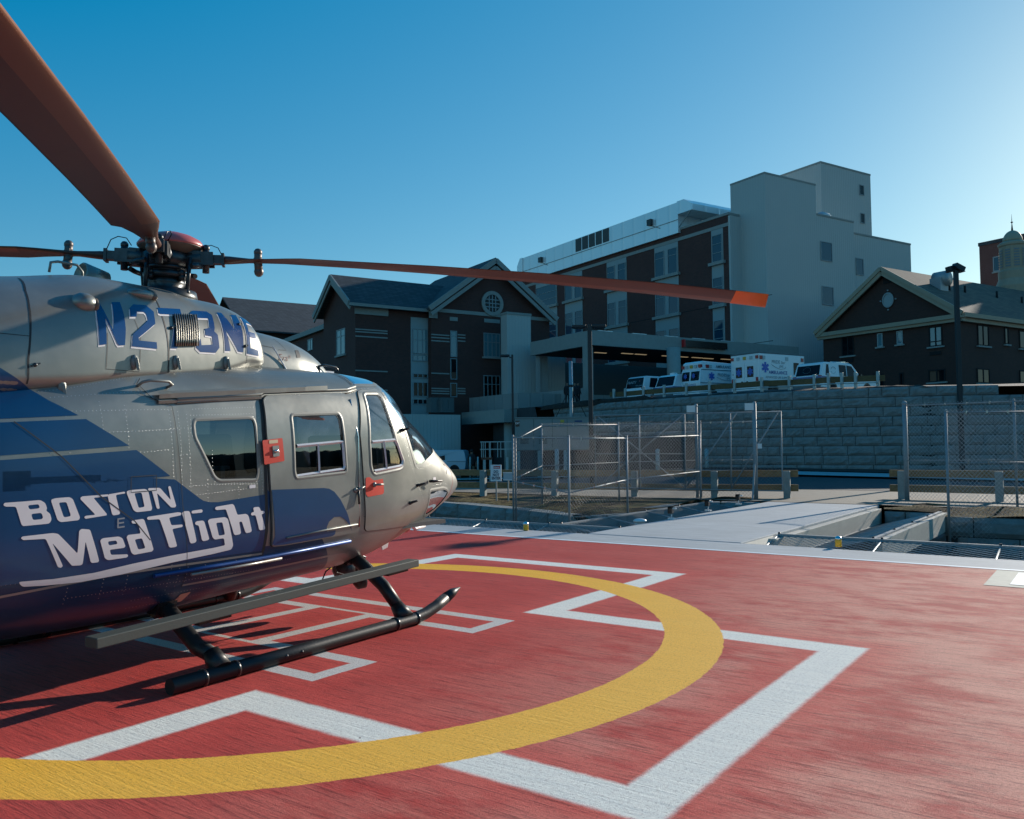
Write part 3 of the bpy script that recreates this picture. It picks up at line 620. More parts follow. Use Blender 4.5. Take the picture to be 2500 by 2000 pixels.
# black seams round the doors and panel lines
sm_ = MB()
for P, cl in ((ds, True),):
    band(sm_, [(x*1.0, z) for x, z in P], .016, .0015, closed=True)
band(sm_, dp, .014, .0015)
band(sm_, [(-1.36,.70),(-1.345,.95),(-1.362,1.45),(-1.372,1.75),(-1.36,2.0)], .028, .003, closed=False)
for P in ([(.215,2.15),(.30,1.90),(.50,1.45),(.69,1.16),(.86,.95),(.95,.80),(.93,.70)], FP['noseline'][1:]):
    pass
band(sm_, [(-3.24,1.78),(-2.97,1.56),(-2.72,1.30),(-2.48,1.12),(-2.36,.98)], .007, .005, closed=False)
sm_.build('door_seal', M_SEAL, HELI)
nl = MB(); band(nl, FP['noseline'], .010, .002, closed=False)
nl.build('nose_seam', mat('red_seam_tape', (.30,.03,.02), .5), HELI)

# ---- livery on the skin
lv = MB()
for k in ('blue1','blue2','blue3'): decal(lv, FP[k], off=.0022)
b4 = FP['blue4'][:]
BL4 = [(-3.35,1.50)]+[p for p in FP['blue4'][1:7]]+[(-1.352,1.285),(-1.352,.80),(-2.30,.80),(-3.35,.80)]
decal(lv, BL4, off=.0022)
for k in ('blue2','blue3'): decal(lv, FP[k], off=.0022, side=1)
decal(lv, BL4, off=.0022, side=1)
lv.build('blue_livery', M_BLUE, HELI)
dl = MB(); B5 = FP['blue5']
decal(dl, [(-1.315,1.275)]+FP['blue5'][1:16]+[(-1.27,.905)], off=.0225)
decal(dl, [(-1.27,.878),(-.592,.895),(-.592,.862),(-.62,.848),(-1.14,.832),(-1.27,.834)], off=.0225)
dl.build('blue_livery', M_BLUE, DOOR_S)
ps = MB(); decal(ps, FP['pin1'], off=.0024); band(ps, [(-1.36,.775),(-2.0,.775),(-2.6,.775),(-3.3,.73)], .016, .004, closed=False)
ps.build('pinstripe', M_STRIPE, HELI)
# dark blue hook painted over the door corner
# lettering BOSTON MedFlight
lt = MB()
holes = {'B': ['B_h1','B_h2'], 'O': ['O_h1'], 'O2': ['O2_h1'], 'e': ['e_h1'], 'd': ['d_h1'], 'g': ['g_h1']}
for i, k in enumerate(['B','O','S','T','O2','N','M','e','d','F','l','idot','i','g','h','t']):
    decal(lt, smooth_poly(FP[k], .012, 3), [smooth_poly(FP[h], .012, 3) for h in holes.get(k, [])], off=.0036+.00014*i, cell=.05)
lt.build('lettering', M_WHITE, HELI)
tg = MB(); ex, ez = FP['e'][2]
for dz, L_ in ((0,.05),(-.028,.045),(-.056,.05)):
    band(tg, [(ex-.01,ez+.115+dz),(ex-.01+L_,ez+.118+dz)], .010, .0046, closed=False)
band(tg, [(ex-.007,ez+.12),(ex-.007,ez+.055)], .010, .0052, closed=False)
tg.build('small_marking_letter', mat('grey_marking', (.25,.27,.3), .5), HELI)

# red door stickers
rp = MB(); decal(rp, smooth_poly([(-1.405,1.665),(-1.20,1.685),(-1.185,1.50),(-1.39,1.475)], .012), off=.024)
rp.build('red_sticker', M_RED, HELI)
rp = MB(); decal(rp, smooth_poly([(-.215,1.33),(-.165,1.335),(-.105,1.30),(.03,1.312),(.045,1.19),(.03,1.17),(-.185,1.155),(-.215,1.18)], .012), off=.0115)
rp.build('red_sticker', M_RED, DOOR_P)
def patch(name, mt, poly, off, parent=HELI, rim=0, side=-1):
    q = MB(); decal(q, smooth_poly(poly, .006, 2), off=off, rim=rim, side=side); return q.build(name, mt, parent)
patch('latch', M_TRIM, [(-1.31,1.62),(-1.245,1.625),(-1.24,1.54),(-1.305,1.535)], .030, DOOR_S, .008)
patch('label_plate', mat('cream_label', (.65,.5,.3), .5), [(-1.34,1.665),(-1.25,1.672),(-1.25,1.645),(-1.34,1.638)], .0256, DOOR_S)
q = MB(); s_ = surf(-1.275, 1.58, off=.035); q.sphere(s_[0], .02, 10, (1.3,.5,.7)); q.build('latch_handle', M_CHROME, DOOR_S)
patch('label_plate', M_WHITE, [(-1.52,1.32),(-1.46,1.323),(-1.46,1.297),(-1.52,1.294)], .003)

def bar_on(name, pts, r, off, mt, parent=HELI, side=-1, n=8):
    P = []
    for i, (x, z) in enumerate(pts):
        s_ = surf(x, z, off=off if 0 < i < len(pts)-1 or off < 0 else off, side=side)
        P.append(s_[0])
    q = MB(); q.tube(P, r, n); return q.build(name, mt, parent)
# grey sliding sash inside the door and pilot windows
for parent, offs, frames in ((DOOR_S, .012, [[(-1.04,1.62),(-.505,1.655),(-.487,1.44),(-.50,1.415),(-1.045,1.372)], [(-.80,1.635),(-.79,1.395)]]),
                             (DOOR_P, .008, [[(-.115,1.652),(.235,1.672),(.27,1.64),(.362,1.475),(.35,1.432),(.30,1.42),(-.095,1.385)], [(.055,1.66),(.09,1.405)]])):
    q = MB()
    for k, F_ in enumerate(frames):
        band(q, F_, .030 if k == 0 else .022, offs+.001*k, closed=False, lift=.012, step=.02)
    q.build('sash', M_ALU, parent)
# rain rail above the doors
q = MB(); pts = [(-2.13,1.955),(-1.36,2.028),(-1.318,2.05),(-.34,2.118),(-.20,2.150)]
P = [surf(x, z, off=.020)[0] for x, z in pts]; q.tube(P, .013, 8)
P = [surf(x, z-.02, off=.008)[0] for x, z in pts]; q.tube(P, .012, 6)
q.build('rain_rail', M_TRIM, HELI)
q = MB(); band(q, [(-2.28,1.975),(-1.36,2.055),(-.6,2.12)], .05, .03, closed=False, lift=.02); band(q, [(-2.28,1.935),(-1.36,2.008),(-1.36,2.02)], .03, .012, closed=False, lift=.014)
q.build('door_track_fairing', M_TRIM, HELI)
bar_on('door_track', [(-2.3,.728),(-1.75,.735),(-1.2,.745),(-.36,.775)], .016, .012, mat('blue_track', (.015,.07,.25), .35, .3))
bar_on('step_rail', [(-2.02,.715),(-1.6,.722),(-1.18,.735)], .011, .045, M_STRIPE)
bar_on('lower_door_rail', [(-1.15,.885),(-.75,.908),(-.33,.925)], .008, .030, M_TRIM, DOOR_S)
bar_on('door_edge', [(-.345,2.03),(-.315,1.7),(-.315,1.3),(-.295,.90)], .006, .024, M_CHROME, DOOR_S)
# handles
def handle(x, z, L_, parent, off, rot=.0, mt=M_TRIM):
    s_ = surf(x, z, off=off)[0]; q = MB()
    q.sphere(s_, .024, 10, (1,.5,1)); q.tube([s_+Vector((0,-.012,0)), s_+Vector((L_*.5,-.026,rot*.5)), s_+Vector((L_,-.022,rot))], [.010,.011,.006], 8)
    return q.build('door_handle', mt, parent)
handle(-.10, 1.262, .10, DOOR_P, .016); handle(-.36, 1.225, .09, DOOR_S, .026, .03)
q = MB(); s_ = surf(-.33, 1.18, off=.028)[0]; q.tube([s_+Vector((0,0,.07)), s_+Vector((0,-.01,-.08))], .010, 6); q.build('door_stop', M_HUB, HELI)
for x, z in ((.393,1.767),(.66,1.222),(.50,1.058)):
    s_ = surf(x, z, off=.012)[0]; q = MB(); q.sphere(s_, .024, 10, (1.2,.7,.8)); q.tube([s_, s_+Vector((.05,-.05,.02))], [.014,.010], 8)
    q.build('hinge' , M_BLACK, HELI)
s_ = surf(.90, 1.252, off=.01)[0]; q = MB(); q.tube([s_, s_+Vector((.0,-.05,.0)), s_+Vector((.13,-.055,.0))], [.016,.014,.009], 8); q.build('pitot_tube', M_BLACK, HELI)
patch('small_marking', M_WHITE, [(1.0,1.285),(1.07,1.288),(1.07,1.235),(1.0,1.232)], .003)
for P in ([(1.43,1.425),(1.50,1.405),(1.52,1.385),(1.46,1.40)], [(1.45,1.315),(1.52,1.355),(1.525,1.345),(1.475,1.305)]):
    patch('vent_slot', M_SEAL, P, .003)
# small marks and hatches
pl = MB()
for P in ([(-2.51,1.42),(-2.32,1.425),(-2.32,1.32),(-2.51,1.315)], [(-2.31,1.955),(-2.40,2.06),(-2.36,2.10)], [(-.20,1.64),(-.17,1.64),(-.16,1.50),(-.19,1.50)], [(-.235,1.13),(-.205,1.13),(-.20,.98),(-.23,.98)]):
    pl = MB(); band(pl, P, .005, .006, closed=len(P) > 3); pl.build('panel_seam', M_SEAL, HELI)
for P, wd_ in (([(-2.40,1.99),(-2.17,1.91),(-2.14,1.55),(-2.11,1.20),(-2.05,.80),(-2.03,.60)], .004), ([(-.255,2.30),(-.20,2.18)], .012), ([(-.19,2.30),(-.14,2.2)], .008)):
    pl = MB(); band(pl, P, wd_, .006, closed=False); pl.build('panel_seam', M_SEAL, HELI)
# rivet rows
rv = MB()
cols = [(-3.05,.85,1.95),(-2.93,.62,1.90),(-2.70,.62,1.95),(-2.53,.62,1.93),(-2.20,.60,1.93),(-2.13,.62,1.90),(-2.06,.62,1.88),(-1.90,.62,1.40),(-1.86,1.42,1.62),(-1.62,.62,1.33),(-1.41,1.36,1.9),(-1.39,.72,1.36)]
for x, z0, z1 in cols: rivets(rv, [(x+.03*(z1-z0), z0), (x, z1)])
rows = [(-3.3,-1.40,.80,.805),(-3.3,-2.2,1.52,1.60),(-3.3,-2.13,1.69,1.745),(-3.2,-2.15,1.84,1.89),(-3.0,-2.3,1.94,2.02),(-2.9,-1.42,1.22,1.30),(-2.2,-1.42,1.10,1.12),(-2.05,-1.40,1.335,1.345),(-2.0,-1.42,1.895,1.93),(-2.13,-2.02,1.56,1.57),(-2.6,-2.3,1.44,1.45),(-2.6,-2.3,1.40,1.41),(-2.2,-2.0,1.75,1.76),(-2.3,-.5,2.20,2.235),(-2.1,-.3,2.165,2.20),(-2.9,-.6,.655,.645),(-2.4,-.3,.56,.58),(-2.4,-.5,.50,.52),(-1.9,-1.0,.69,.69)]
for x0, x1, z0, z1 in rows: rivets(rv, [(x0, z0), (x1, z1)])
rivets(rv, [(x*1.0+(.035 if x > -1.7 else -.035), z+(.03 if z > 1.6 else -.03)) for x, z in [(-1.99,1.819),(-1.5,1.847),(-1.43,1.408),(-1.478,1.358),(-1.789,1.365),(-2.001,1.691)]], True)
for P in ([(.25,2.13),(.32,1.90),(.53,1.45),(.70,1.18),(.88,.95),(.96,.80)], [(.62,1.40),(.72,1.38),(.95,1.42),(1.2,1.51)], [(-.05,.80),(.3,.79),(.6,.77)], [(-.30,.80),(-.28,.60)], [(-.5,.70),(-.3,.75)], [(1.0,1.20),(1.3,1.215),(1.45,1.19)], [(-.1,.70),(.5,.72)], [(.25,2.17),(.0,2.16),(-.12,2.15)]):
    rivets(rv, P, sp_=.022, r=.0035)
x = -3.2
rivets(rv, [(-3.2,1.955),(-2.9,2.00),(-2.38,2.12),(-2.3,2.18),(-1.2,2.255),(-.3,2.27)], sp_=.022, r=.0035)
for x in (-2.2,-2.0,-1.85,-1.35,-1.3,-1.0,-.6): rivets(rv, [(x, 2.20), (x-.03, 2.275)])
rv.build('rivets', mat('rivet_heads', (.48,.49,.48), .3, .8), HELI)

# ---- cowling
cw = MB().add(COWL_V, COWL_F, True).build('engine_cowling', M_SIL2, HELI)
q = MB()
for P in ([(-3.016,2.744),(-3.071,2.634),(-3.094,2.523),(-3.116,2.369),(-3.141,2.173),(-3.14,2.02)], [(-2.09,2.82),(-2.112,2.717),(-2.117,2.57),(-2.105,2.433),(-2.101,2.32),(-2.108,2.163)]):
    q = MB(); band(q, P, .012, .002, bv=BV_C, closed=False); q.build('panel_seam', M_SEAL, cw)
for P in ([(-1.36,2.72),(-1.30,2.60),(-1.29,2.47),(-1.31,2.30)], [(-2.60,2.40),(-2.62,2.15),(-2.36,2.15),(-2.34,2.42),(-2.37,2.52)], [(-3.3,2.32),(-3.12,2.32)]):
    q = MB(); band(q, P, .004, .002, bv=BV_C, closed=False); q.build('panel_seam', M_SEAL, cw)
q = MB(); decal(q, [(-3.36,2.14),(-3.10,1.985),(-3.13,1.92),(-3.36,1.90)], off=.002, bv=BV_C); q.build('blue_livery', M_BLUE, cw)
CPT['cE'] = [(-1.275,2.70),(-1.165,2.682),(-1.152,2.638),(-1.246,2.648),(-1.258,2.57),(-1.181,2.564),(-1.179,2.518),(-1.262,2.524),(-1.266,2.430),(-1.169,2.422),(-1.168,2.374),(-1.305,2.38)]
for off, dx, dz, mt, nm in ((.002, -.011, -.014, M_WHITE, 'registration_shadow'), (.0045, 0, 0, M_REGB, 'registration_lettering')):
    q = MB()
    for i, k in enumerate(['cN','c2','c7','c3','cN2','cE']):
        decal(q, [(x+dx, z+dz) for x, z in CPT[k]], off=off+.0002*i, bv=BV_C, cell=.05)
    q.build(nm, mt, cw)
q = MB()
for i in range(11):
    t = (i+.5)/11; (gx0,gz0),(gx1,gz1),(gx2,gz2),(gx3,gz3) = CPT['grille']; x0 = gx0+(gx1-gx0)*t; z0g = gz0+(gz1-gz0)*t; x1 = gx3+(gx2-gx3)*t; z1g = gz3+(gz2-gz3)*t
    q.tube([surf(x0+(x1-x0)*f_/5, z0g+(z1g-z0g)*f_/5, BV_C, off=.016)[0] for f_ in range(6)], .0050, 6)
q.build('vent_grille', M_GRILL, cw)
q = MB(); decal(q, CPT['grille'], off=.0075, bv=BV_C); q.build('vent_recess', M_SEAL, cw)
for (x, z, w_, h) in ((-2.72,2.60,.09,.07), (-2.22,2.745,.12,.045)):
    s_, n = surf(x, z, BV_C, off=-.01); q = MB()
    Mx = Matrix.Translation(s_) @ n.to_track_quat('Z', 'Y').to_matrix().to_4x4()
    q.sphere(s_, 1, 16, (w_, .075, h)); q.build('air_scoop', M_SIL2, cw)
    q = MB(); q.sphere(s_+Vector((w_*.70,-.015,-.005)), 1, 12, (w_*.34,.05,h*.72)); q.build('scoop_opening', M_KHAKI, cw)
for x, z in ((-2.911,2.02),(-2.40,2.215),(-2.04,2.245),(-1.54,2.285)):
    s_, n = surf(x, z, BV_C, off=.004); q = MB()
    q.sphere(s_, 1, 10, (.03,.02,.055)); q.beam(s_+n*.02+Vector((0,0,.03)), s_+n*.03+Vector((.01,0,-.055)), .022, .018); q.build('latch', M_TRIM, cw)
for x, z in ((-2.06,2.50),(-1.345,2.62),(-1.325,2.44),(-3.10,2.14)):
    s_, n = surf(x, z, BV_C, off=.004); q = MB(); q.sphere(s_, .014, 8); q.beam(s_-Vector((.025,0,.01)), s_+Vector((.03,0,.012)), .008, .01); q.build('fastener', M_HUB, cw)
dm = MB().add(DOME_V, DOME_F, True).build('transmission_fairing', M_SIL2, HELI)
def ofs_tube(pts, r, bv, off, nm, mt, parent):
    P = [surf(x, z, bv, off=off)[0] for x, z in pts]; return MB().tube(P, r, 6).build(nm, mt, parent)
q = MB(); decal(q, smooth_poly([(-.555,2.495),(-.50,2.50),(-.515,2.43),(-.575,2.42)], .01), off=.003, bv=BV_D); q.build('mesh_vent', M_SEAL, dm)
q = MB(); band(q, [(-.742,2.585),(-.676,2.481),(-.78,2.476)], .004, .002, bv=BV_D, closed=False); q.build('panel_seam', M_SEAL, dm); q = MB(); band(q, [(-1.0,2.50),(-.84,2.49),(-.79,2.42),(-.76,2.33)], .004, .002, bv=BV_D, closed=False); q.build('panel_seam', M_SEAL, dm)
q = MB(); q.tube([Vector((-.72,-.43,2.24)), Vector((-.74,-.42,2.30)), Vector((-.88,-.40,2.50))], [.02,.008,.004], 6); q.build('whip_antenna', M_WHITE, HELI)
def text_geo(txt, size, align='CENTER', shear=0, spacing=1.0, bold=0):
    cu = bpy.data.curves.new('txt', 'FONT'); cu.body = txt; cu.size = size; cu.align_x = align; cu.align_y = 'CENTER'; cu.shear = shear; cu.space_character = spacing; cu.offset = bold
    cu.resolution_u = 3
    o = bpy.data.objects.new('txt', cu); COL.objects.link(o)
    dg = bpy.context.evaluated_depsgraph_get(); me = bpy.data.meshes.new_from_object(o.evaluated_get(dg))
    V = [v.co.copy() for v in me.vertices]; F = [tuple(p.vertices) for p in me.polygons]
    bpy.data.objects.remove(o); bpy.data.curves.remove(cu); bpy.data.meshes.remove(me)
    return V, F
V, F = text_geo('Eva*', .085, shear=.4)
q = MB(); VV = []
for v in V:
    s_ = surf(-.74+v.x, 2.405+v.y, BV_D, off=.004); VV.append(s_[0] if s_ else Vector((-.74, -.42, 2.4)))
q.add(VV, F, False).build('small_script_lettering', mat('maroon_script', (.10,.02,.03), .5), dm)

# handrails, roof aerials, exhaust
q = MB(); q.tube([(-.26,-.34,2.27),(-.27,-.34,2.37),(-.20,-.34,2.385),(-.05,-.34,2.375),(-.02,-.34,2.35),(-.03,-.34,2.34)], .012, 8); q.tube([(-.24,-.30,2.28),(-.22,-.3,2.37)], .010, 6); q.build('grab_handle', M_BLKGLOSS, HELI)
s1 = surf(-2.41, 2.10, BV_F, off=0); q = MB()
a = surf(-2.395, 2.055, off=.012)[0]; b_ = surf(-2.165, 2.06, off=.012)[0]
q.tube([a+Vector((.0,.02,-.02)), a+Vector((0,-.05,.01)), a+Vector((.05,-.065,.025)), b_+Vector((-.04,-.065,.02)), b_+Vector((0,-.05,0)), b_+Vector((0,.02,-.02))], .011, 8); q.build('grab_handle', M_TRIM, HELI)
q = MB(); q.tube([(-2.72,-.2,2.86),(-2.71,-.2,2.93),(-2.66,-.2,2.945),(-2.52,-.2,2.945),(-2.48,-.2,2.90),(-2.48,-.2,2.86)], .010, 8); q.build('grab_handle', M_TRIM, HELI)
q = MB(); q.lathe([(.09,-.14),(.095,.05),(.085,.055),(.07,-.02)], 16, Matrix.Translation((-2.33,0,2.915)) @ Matrix.Rotation(rad(-78), 4, 'Y')); q.build('vent_scoop', M_SIL2, HELI)
q = MB(); q.box(-.10,.02,-.25,-.17,2.30,2.345); q.box(-.02,.06,-.12,-.06,2.3,2.34); q.build('aerial_box', M_WHITE, HELI)
q = MB(); q.tube([(.14,-.1,2.28),(.14,-.1,2.36)], .012, 6); q.build('aerial_stub', M_WHITE, HELI)
q = MB(); q.tube([(-3.13,-.25,2.76),(-3.28,-.25,2.90)], [.02,.006], 6); q.build('whip_antenna', M_TRIM, HELI)

# belly equipment
q = MB(); q.prism([(.93,-.01,.68),(1.13,-.01,.72),(1.07,-.01,.52),(.99,-.01,.50)], (0,.02,0)); q.build('blade_antenna', M_WHITE, HELI)
q = MB(); q.prism([(-2.55,-.01,.42),(-2.30,-.01,.42),(-2.36,-.01,.33),(-2.42,-.01,.33)], (0,.02,0)); q.build('blade_antenna', M_WHITE, HELI)
q = MB(); q.sphere((1.34,0,.74), .10, 14, (1,1,.9)); q.build('belly_light', M_MAROON, HELI)
q = MB(); q.tube([(1.50,0,.80),(1.52,0,.70),(1.55,0,.675),(1.72,0,.70)], .022, 8); q.build('pitot_tube', M_WHITE, HELI)
q = MB(); q.sphere((.30,-.12,.40), .13, 14); q.tube([(.30,-.12,.62),(.30,-.12,.5)], .06, 8); q.tube([(.33,-.2,.56),(.45,-.25,.50),(.46,-.2,.40)], .014, 6); q.build('searchlight', M_HUB, HELI)
q = MB(); ring_c = Vector((.14,-.45,.33))
q.lathe([(.02,-.06),(.085,-.02),(.092,.05),(.085,.055)], 18, Matrix.Translation(ring_c) @ Matrix.Rotation(rad(80), 4, 'Y') @ Matrix.Rotation(rad(20), 4, 'X'))
q.tube([ring_c+Vector((-.02,0,.05)), ring_c+Vector((-.02,.0,.22))], .015, 6); q.build('landing_light', M_BLACK, HELI)
q = MB(); q.tube([(-.25,-.5,.52),(-.36,-.52,.48),(-.42,-.53,.40),(-.36,-.54,.33),(-.22,-.55,.33)], .007, 6); q.tube([(-.25,-.5,.55),(-.2,-.5,.45),(-.05,-.5,.40)], .007, 6); q.build('cable_loop', M_BLKGLOSS, HELI)
patch('fuel_label', mat('pink_label', (.7,.35,.25), .5), [(-2.0,.545),(-1.915,.55),(-1.93,.475),(-2.01,.47)], .004)
# landing skids
def skid(y):
    q = MB(); q.tube([(-2.45,y,.056),(-1.2,y,.056),(.02,y,.056),(.20,y,.075),(.36,y,.115),(.50,y,.165)], .053, 16)
    a = MB()
    # scarfed, upturned tip
    q.tube([(.50,y,.165),(.62,y,.205),(.74,y,.235)], [.053,.042,.006], 16)
    o = q.build('skid_tube', M_BLACK, HELI)
    for x in (-2.20,-1.93,-.22,.06): MB().lathe([(.053,-.014),(.060,-.012),(.060,.012),(.053,.014)], 16, Matrix.Translation((x,y,.056)) @ Matrix.Rotation(rad(90), 4, 'Y')).build('clamp_ring', M_BLKGLOSS, o)
    for x in (-1.5,-1.35): MB().sphere((x, y-.05 if y < 0 else y+.05, .06), .014, 8).build('bolt', M_HUB, o)
    return o
for y in (-1.22, 1.22): skid(y)
for x, z1 in ((-2.04,.44), (-.06,.58)):
    for s_ in (-1, 1):
        q = MB(); q.tube([(x,s_*.40,z1+.05),(x,s_*.55,z1+.02),(x,s_*.70,z1-.07),(x,s_*.95,z1-.24),(x,s_*1.13,.16)], [.055,.058,.060,.058,.054], 14)
        q.tube([(x,s_*1.10,.185),(x,s_*1.20,.075)], [.058,.085], 14)
        q.build('cross_tube', M_BLACK, HELI)
        q = MB(); q.beam((x-.02,s_*.45,z1+.07),(x-.02,s_*.62,z1+.0),.16,.14); q.build('cross_tube_fitting', M_BLKGLOSS, HELI)
for s_ in (-1, 1):
    q = MB(); q.beam((-2.93,s_*1.12,.425),(.16,s_*1.12,.54), .13, .065)
    o = q.build('boarding_step', M_STEPG, HELI, bevel=.006)
    for xa_ in (-2.16,-.20):
        q = MB(); zb9 = .405 if xa_ < -1 else .478; q.beam((xa_,s_*1.08,zb9),(xa_+.27,s_*1.08,zb9+.012),.10,.03); q.build('step_bracket', M_BLKGLOSS, o)
# interior
q = MB(); q.box(-2.2,1.2,-.70,.70,.80,.84); q.box(-2.25,-2.2,-.6,.6,.8,2.05); q.box(-.5,-.46,-.25,.25,.84,1.9); q.box(.95,1.25,-.50,.50,.95,1.35); q.build('cabin_lining', M_DARKIN, HELI)
for x, y in ((.1,-.38),(.1,.38),(-1.2,-.4),(-1.2,.4)):
    q = MB(); q.box(x-.22,x+.25,y-.22,y+.22,.84,1.15); q.beam((x-.22,y,1.1),(x-.32,y,1.72),.42,.10,up=(1,0,0)); q.build('cabin_seat', M_SEAT, HELI, bevel=.03)
q = MB(); q.box(-1.72,-1.50,-.62,-.58,1.44,1.47); q.box(-1.62,-1.58,-.66,-.6,1.36,1.47); q.build('equipment_rack', M_ALU, HELI)

# ---- rotor
RX, RZ = -1.66, 3.17
q = MB(); q.lathe([(.26,2.80),(.24,2.90),(.13,2.93),(.16,2.96),(.14,3.0),(.09,3.02),(.09,3.30)], 20, Matrix.Translation((RX,0,0))); q.build('rotor_mast', M_HUB, HELI)
q = MB(); q.lathe([(.10,3.00),(.17,3.01),(.175,3.045),(.13,3.06),(.13,3.075),(.165,3.08),(.165,3.10),(.08,3.12)], 20, Matrix.Translation((RX,0,0)))
for a in range(4):
    t = rad(a*90+10); p = Vector((RX+.17*math.cos(t), .17*math.sin(t), 3.04)); q.sphere(p, .035, 8)
q.build('swash_plate', M_HUB, HELI)
HR = MB(); HR.lathe([(.06,3.08),(.16,3.10),(.19,3.14),(.19,3.20),(.13,3.245),(.12,3.30)], 20, Matrix.Translation((RX,0,0)))
for a in (-43.7, 46.3, 136.3, 226.3):
    t = rad(a); c, s_ = math.cos(t), math.sin(t)
    HR.tube([(RX+.12*c,.12*s_,RZ),(RX+.28*c,.28*s_,RZ+.01)], .080, 12)
HR.build('rotor_hub', M_HUB, HELI, bevel=0)
q = MB(); q.lathe([(.26,3.275),(.265,3.29),(.235,3.335),(.17,3.37),(.09,3.395),(.001,3.40)], 28, Matrix.Translation((RX+.05,0,0))); hc = q.build('hub_cap', M_MAROON, HELI)
q = MB(); q.lathe([(.12,3.20),(.18,3.22),(.255,3.27),(.26,3.275)], 28, Matrix.Translation((RX+.05,0,0))); q.build('hub_cap_base', M_KHAKI, hc)
for a in (-90, 0, 90, 180, 45):
    t = rad(a+12); c, s_ = math.cos(t), math.sin(t)
    q = MB(); q.tube([(RX+.17*c,.17*s_,2.98),(RX+.17*c,.17*s_,3.03)], .03, 8); q.tube([(RX+.22*c,.22*s_,2.86),(RX+.23*math.cos(t+.12),.23*math.sin(t+.12),3.17)], .017, 8); q.sphere((RX+.22*c,.22*s_,2.88), .03, 8)
    q.build('pitch_link', M_HUB, HELI)
def blade(angle, pitch=None):
    """blade along +X of its own frame, leading edge towards -Y (turns anticlockwise seen from above)"""
    Mz = Matrix.Translation((RX,0,RZ)) @ Matrix.Rotation(rad(angle), 4, 'Z')
    def dz(r): return -.0072*r*r + .03*min(r,1)
    sections = []
    R_ = [(.34,.060,.045,0),(.50,.085,.042,0),(.66,.12,.038,0),(.80,.17,.033,0),(.95,.25,.029,.02),(1.08,.32,.026,.05),(1.6,.32,.026,.05),(2.2,.32,.026,.05),(3.2,.32,.025,.05),(4.3,.32,.024,.05),(5.12,.32,.023,.05),(5.13,.32,.023,.05),(5.50,.32,.022,.05)]
    V = []; n = 14
    for r, ch, th, sw in R_:
        tw = rad(3-3.9*(r-1.4)) if r > 1.4 else rad(3)
        if pitch is not None and r > 1: tw = rad(pitch)
        for k in range(n):
            t = 2*math.pi*k/n
            cx_ = math.cos(t); y = (cx_*.5)*ch
            thick = th*(.9+.5*cx_)*.5 if ch > .1 else th*.5*1.6
            z = math.sin(t)*thick
            if ch > .1: y -= ch*.12
            # leading edge to +Y side of frame
            y2 = y*math.cos(tw)-z*math.sin(tw); z2 = y*math.sin(tw)+z*math.cos(tw)
            V.append(Mz @ Vector((r+(.45*y2 if r > 5.4 else (.3*y2 if 5.0 < r < 5.3 else 0)), y2, z2+dz(r))))
    q = MB(); F = []; MI = []
    for i in range(len(R_)-1):
        for k in range(n):
            k2 = (k+1) % n; F.append((i*n+k, i*n+k2, (i+1)*n+k2, (i+1)*n+k))
            tip = R_[i][0] >= 5.13-1e-6; le = k in (11,12,13,0,1,2) and R_[i][0] > 1.0
            MI.append(1 if tip else (2 if le else 0))
    o0 = len(q.v); q.v.extend([tuple(v) for v in V])
    for f, mi in zip(F, MI): q.f.append(f); q.sm.append(True); q.mi.append(mi)
    q.f.append(tuple(reversed(range(n)))); q.sm.append(False); q.mi.append(0)
    q.f.append(tuple((len(R_)-1)*n+k for k in range(n))); q.sm.append(False); q.mi.append(1)
    b = q.build('rotor_blade', [M_BLADE, M_ORANGE, M_BLADED], HELI, recalc=True)
    g = MB()
    def P(x, y, z):
        x = x*.63; y *= .85; z *= .85
        return Mz @ Vector((x, y, z+dz(x)))
    for s_ in (-1, 1):
        g.beam(P(.34,s_*.07,.0), P(.60,s_*.065,0), .025, .11); 
    g.beam(P(.30,0,.06), P(.42,0,.06), .13, .025); g.beam(P(.30,0,-.06), P(.42,0,-.06), .13, .025)
    g.tube([P(.50,0,-.13), P(.50,0,.10)], .028, 12); g.sphere(P(.50,0,.115), .032, 10)
    g.beam(P(.56,0,0), P(.70,0,0), .085, .07); g.beam(P(.70,0,0), P(.735,0,0), .11, .10)
    g.tube([P(.46,-.12,-.09), P(.42,-.20,-.10), P(.36,-.24,-.11)], .022, 8)
    g.build('blade_grip', M_HUB, b)
    g = MB(); g.sphere(P(1.16,0,0), .046, 12, (.9,.9,1.0)); g.tube([P(1.16,0,.0), P(1.16,0,.085)], .032, 8); g.sphere(P(1.16,.0,.085), .036, 10); g.beam(P(1.13,0,.02), P(1.19,0,.02), .09, .035); g.tube([P(1.16,0,0), P(1.17,.01,-.10)], .034, 8); g.sphere(P(1.17,.012,-.105), .040, 12, (1,1,1.15))
    g.build('vibration_absorber', mat('absorber_metal', (.13,.11,.10), .45, .4) if 'absorber_metal' not in bpy.data.materials else bpy.data.materials['absorber_metal'], b)
    g = MB(); g.tube([P(.40,.06,.10), P(.45,.10,.16), P(.55,.1,.17), P(.64,.08,.14), P(.70,.05,.05)], .004, 6); g.build('bonding_wire', M_BLKGLOSS, b)
    g = MB(); g.tube([P(5.50,-.02,0), P(5.62,-.05,.0)], .005, 5); g.build('tip_wire', M_BLKGLOSS, b)
    g = MB(); g.lathe([(.026,-.010),(.0268,0),(.026,.010)], 12, Mz @ Matrix.Translation((.52,0,dz(.52))) @ Matrix.Rotation(rad(90), 4, 'Y')); g.build('red_marking', M_RED, b)
    return b
BL = [blade(-43.7), blade(46.3), blade(136.3), blade(226.8, 9)]
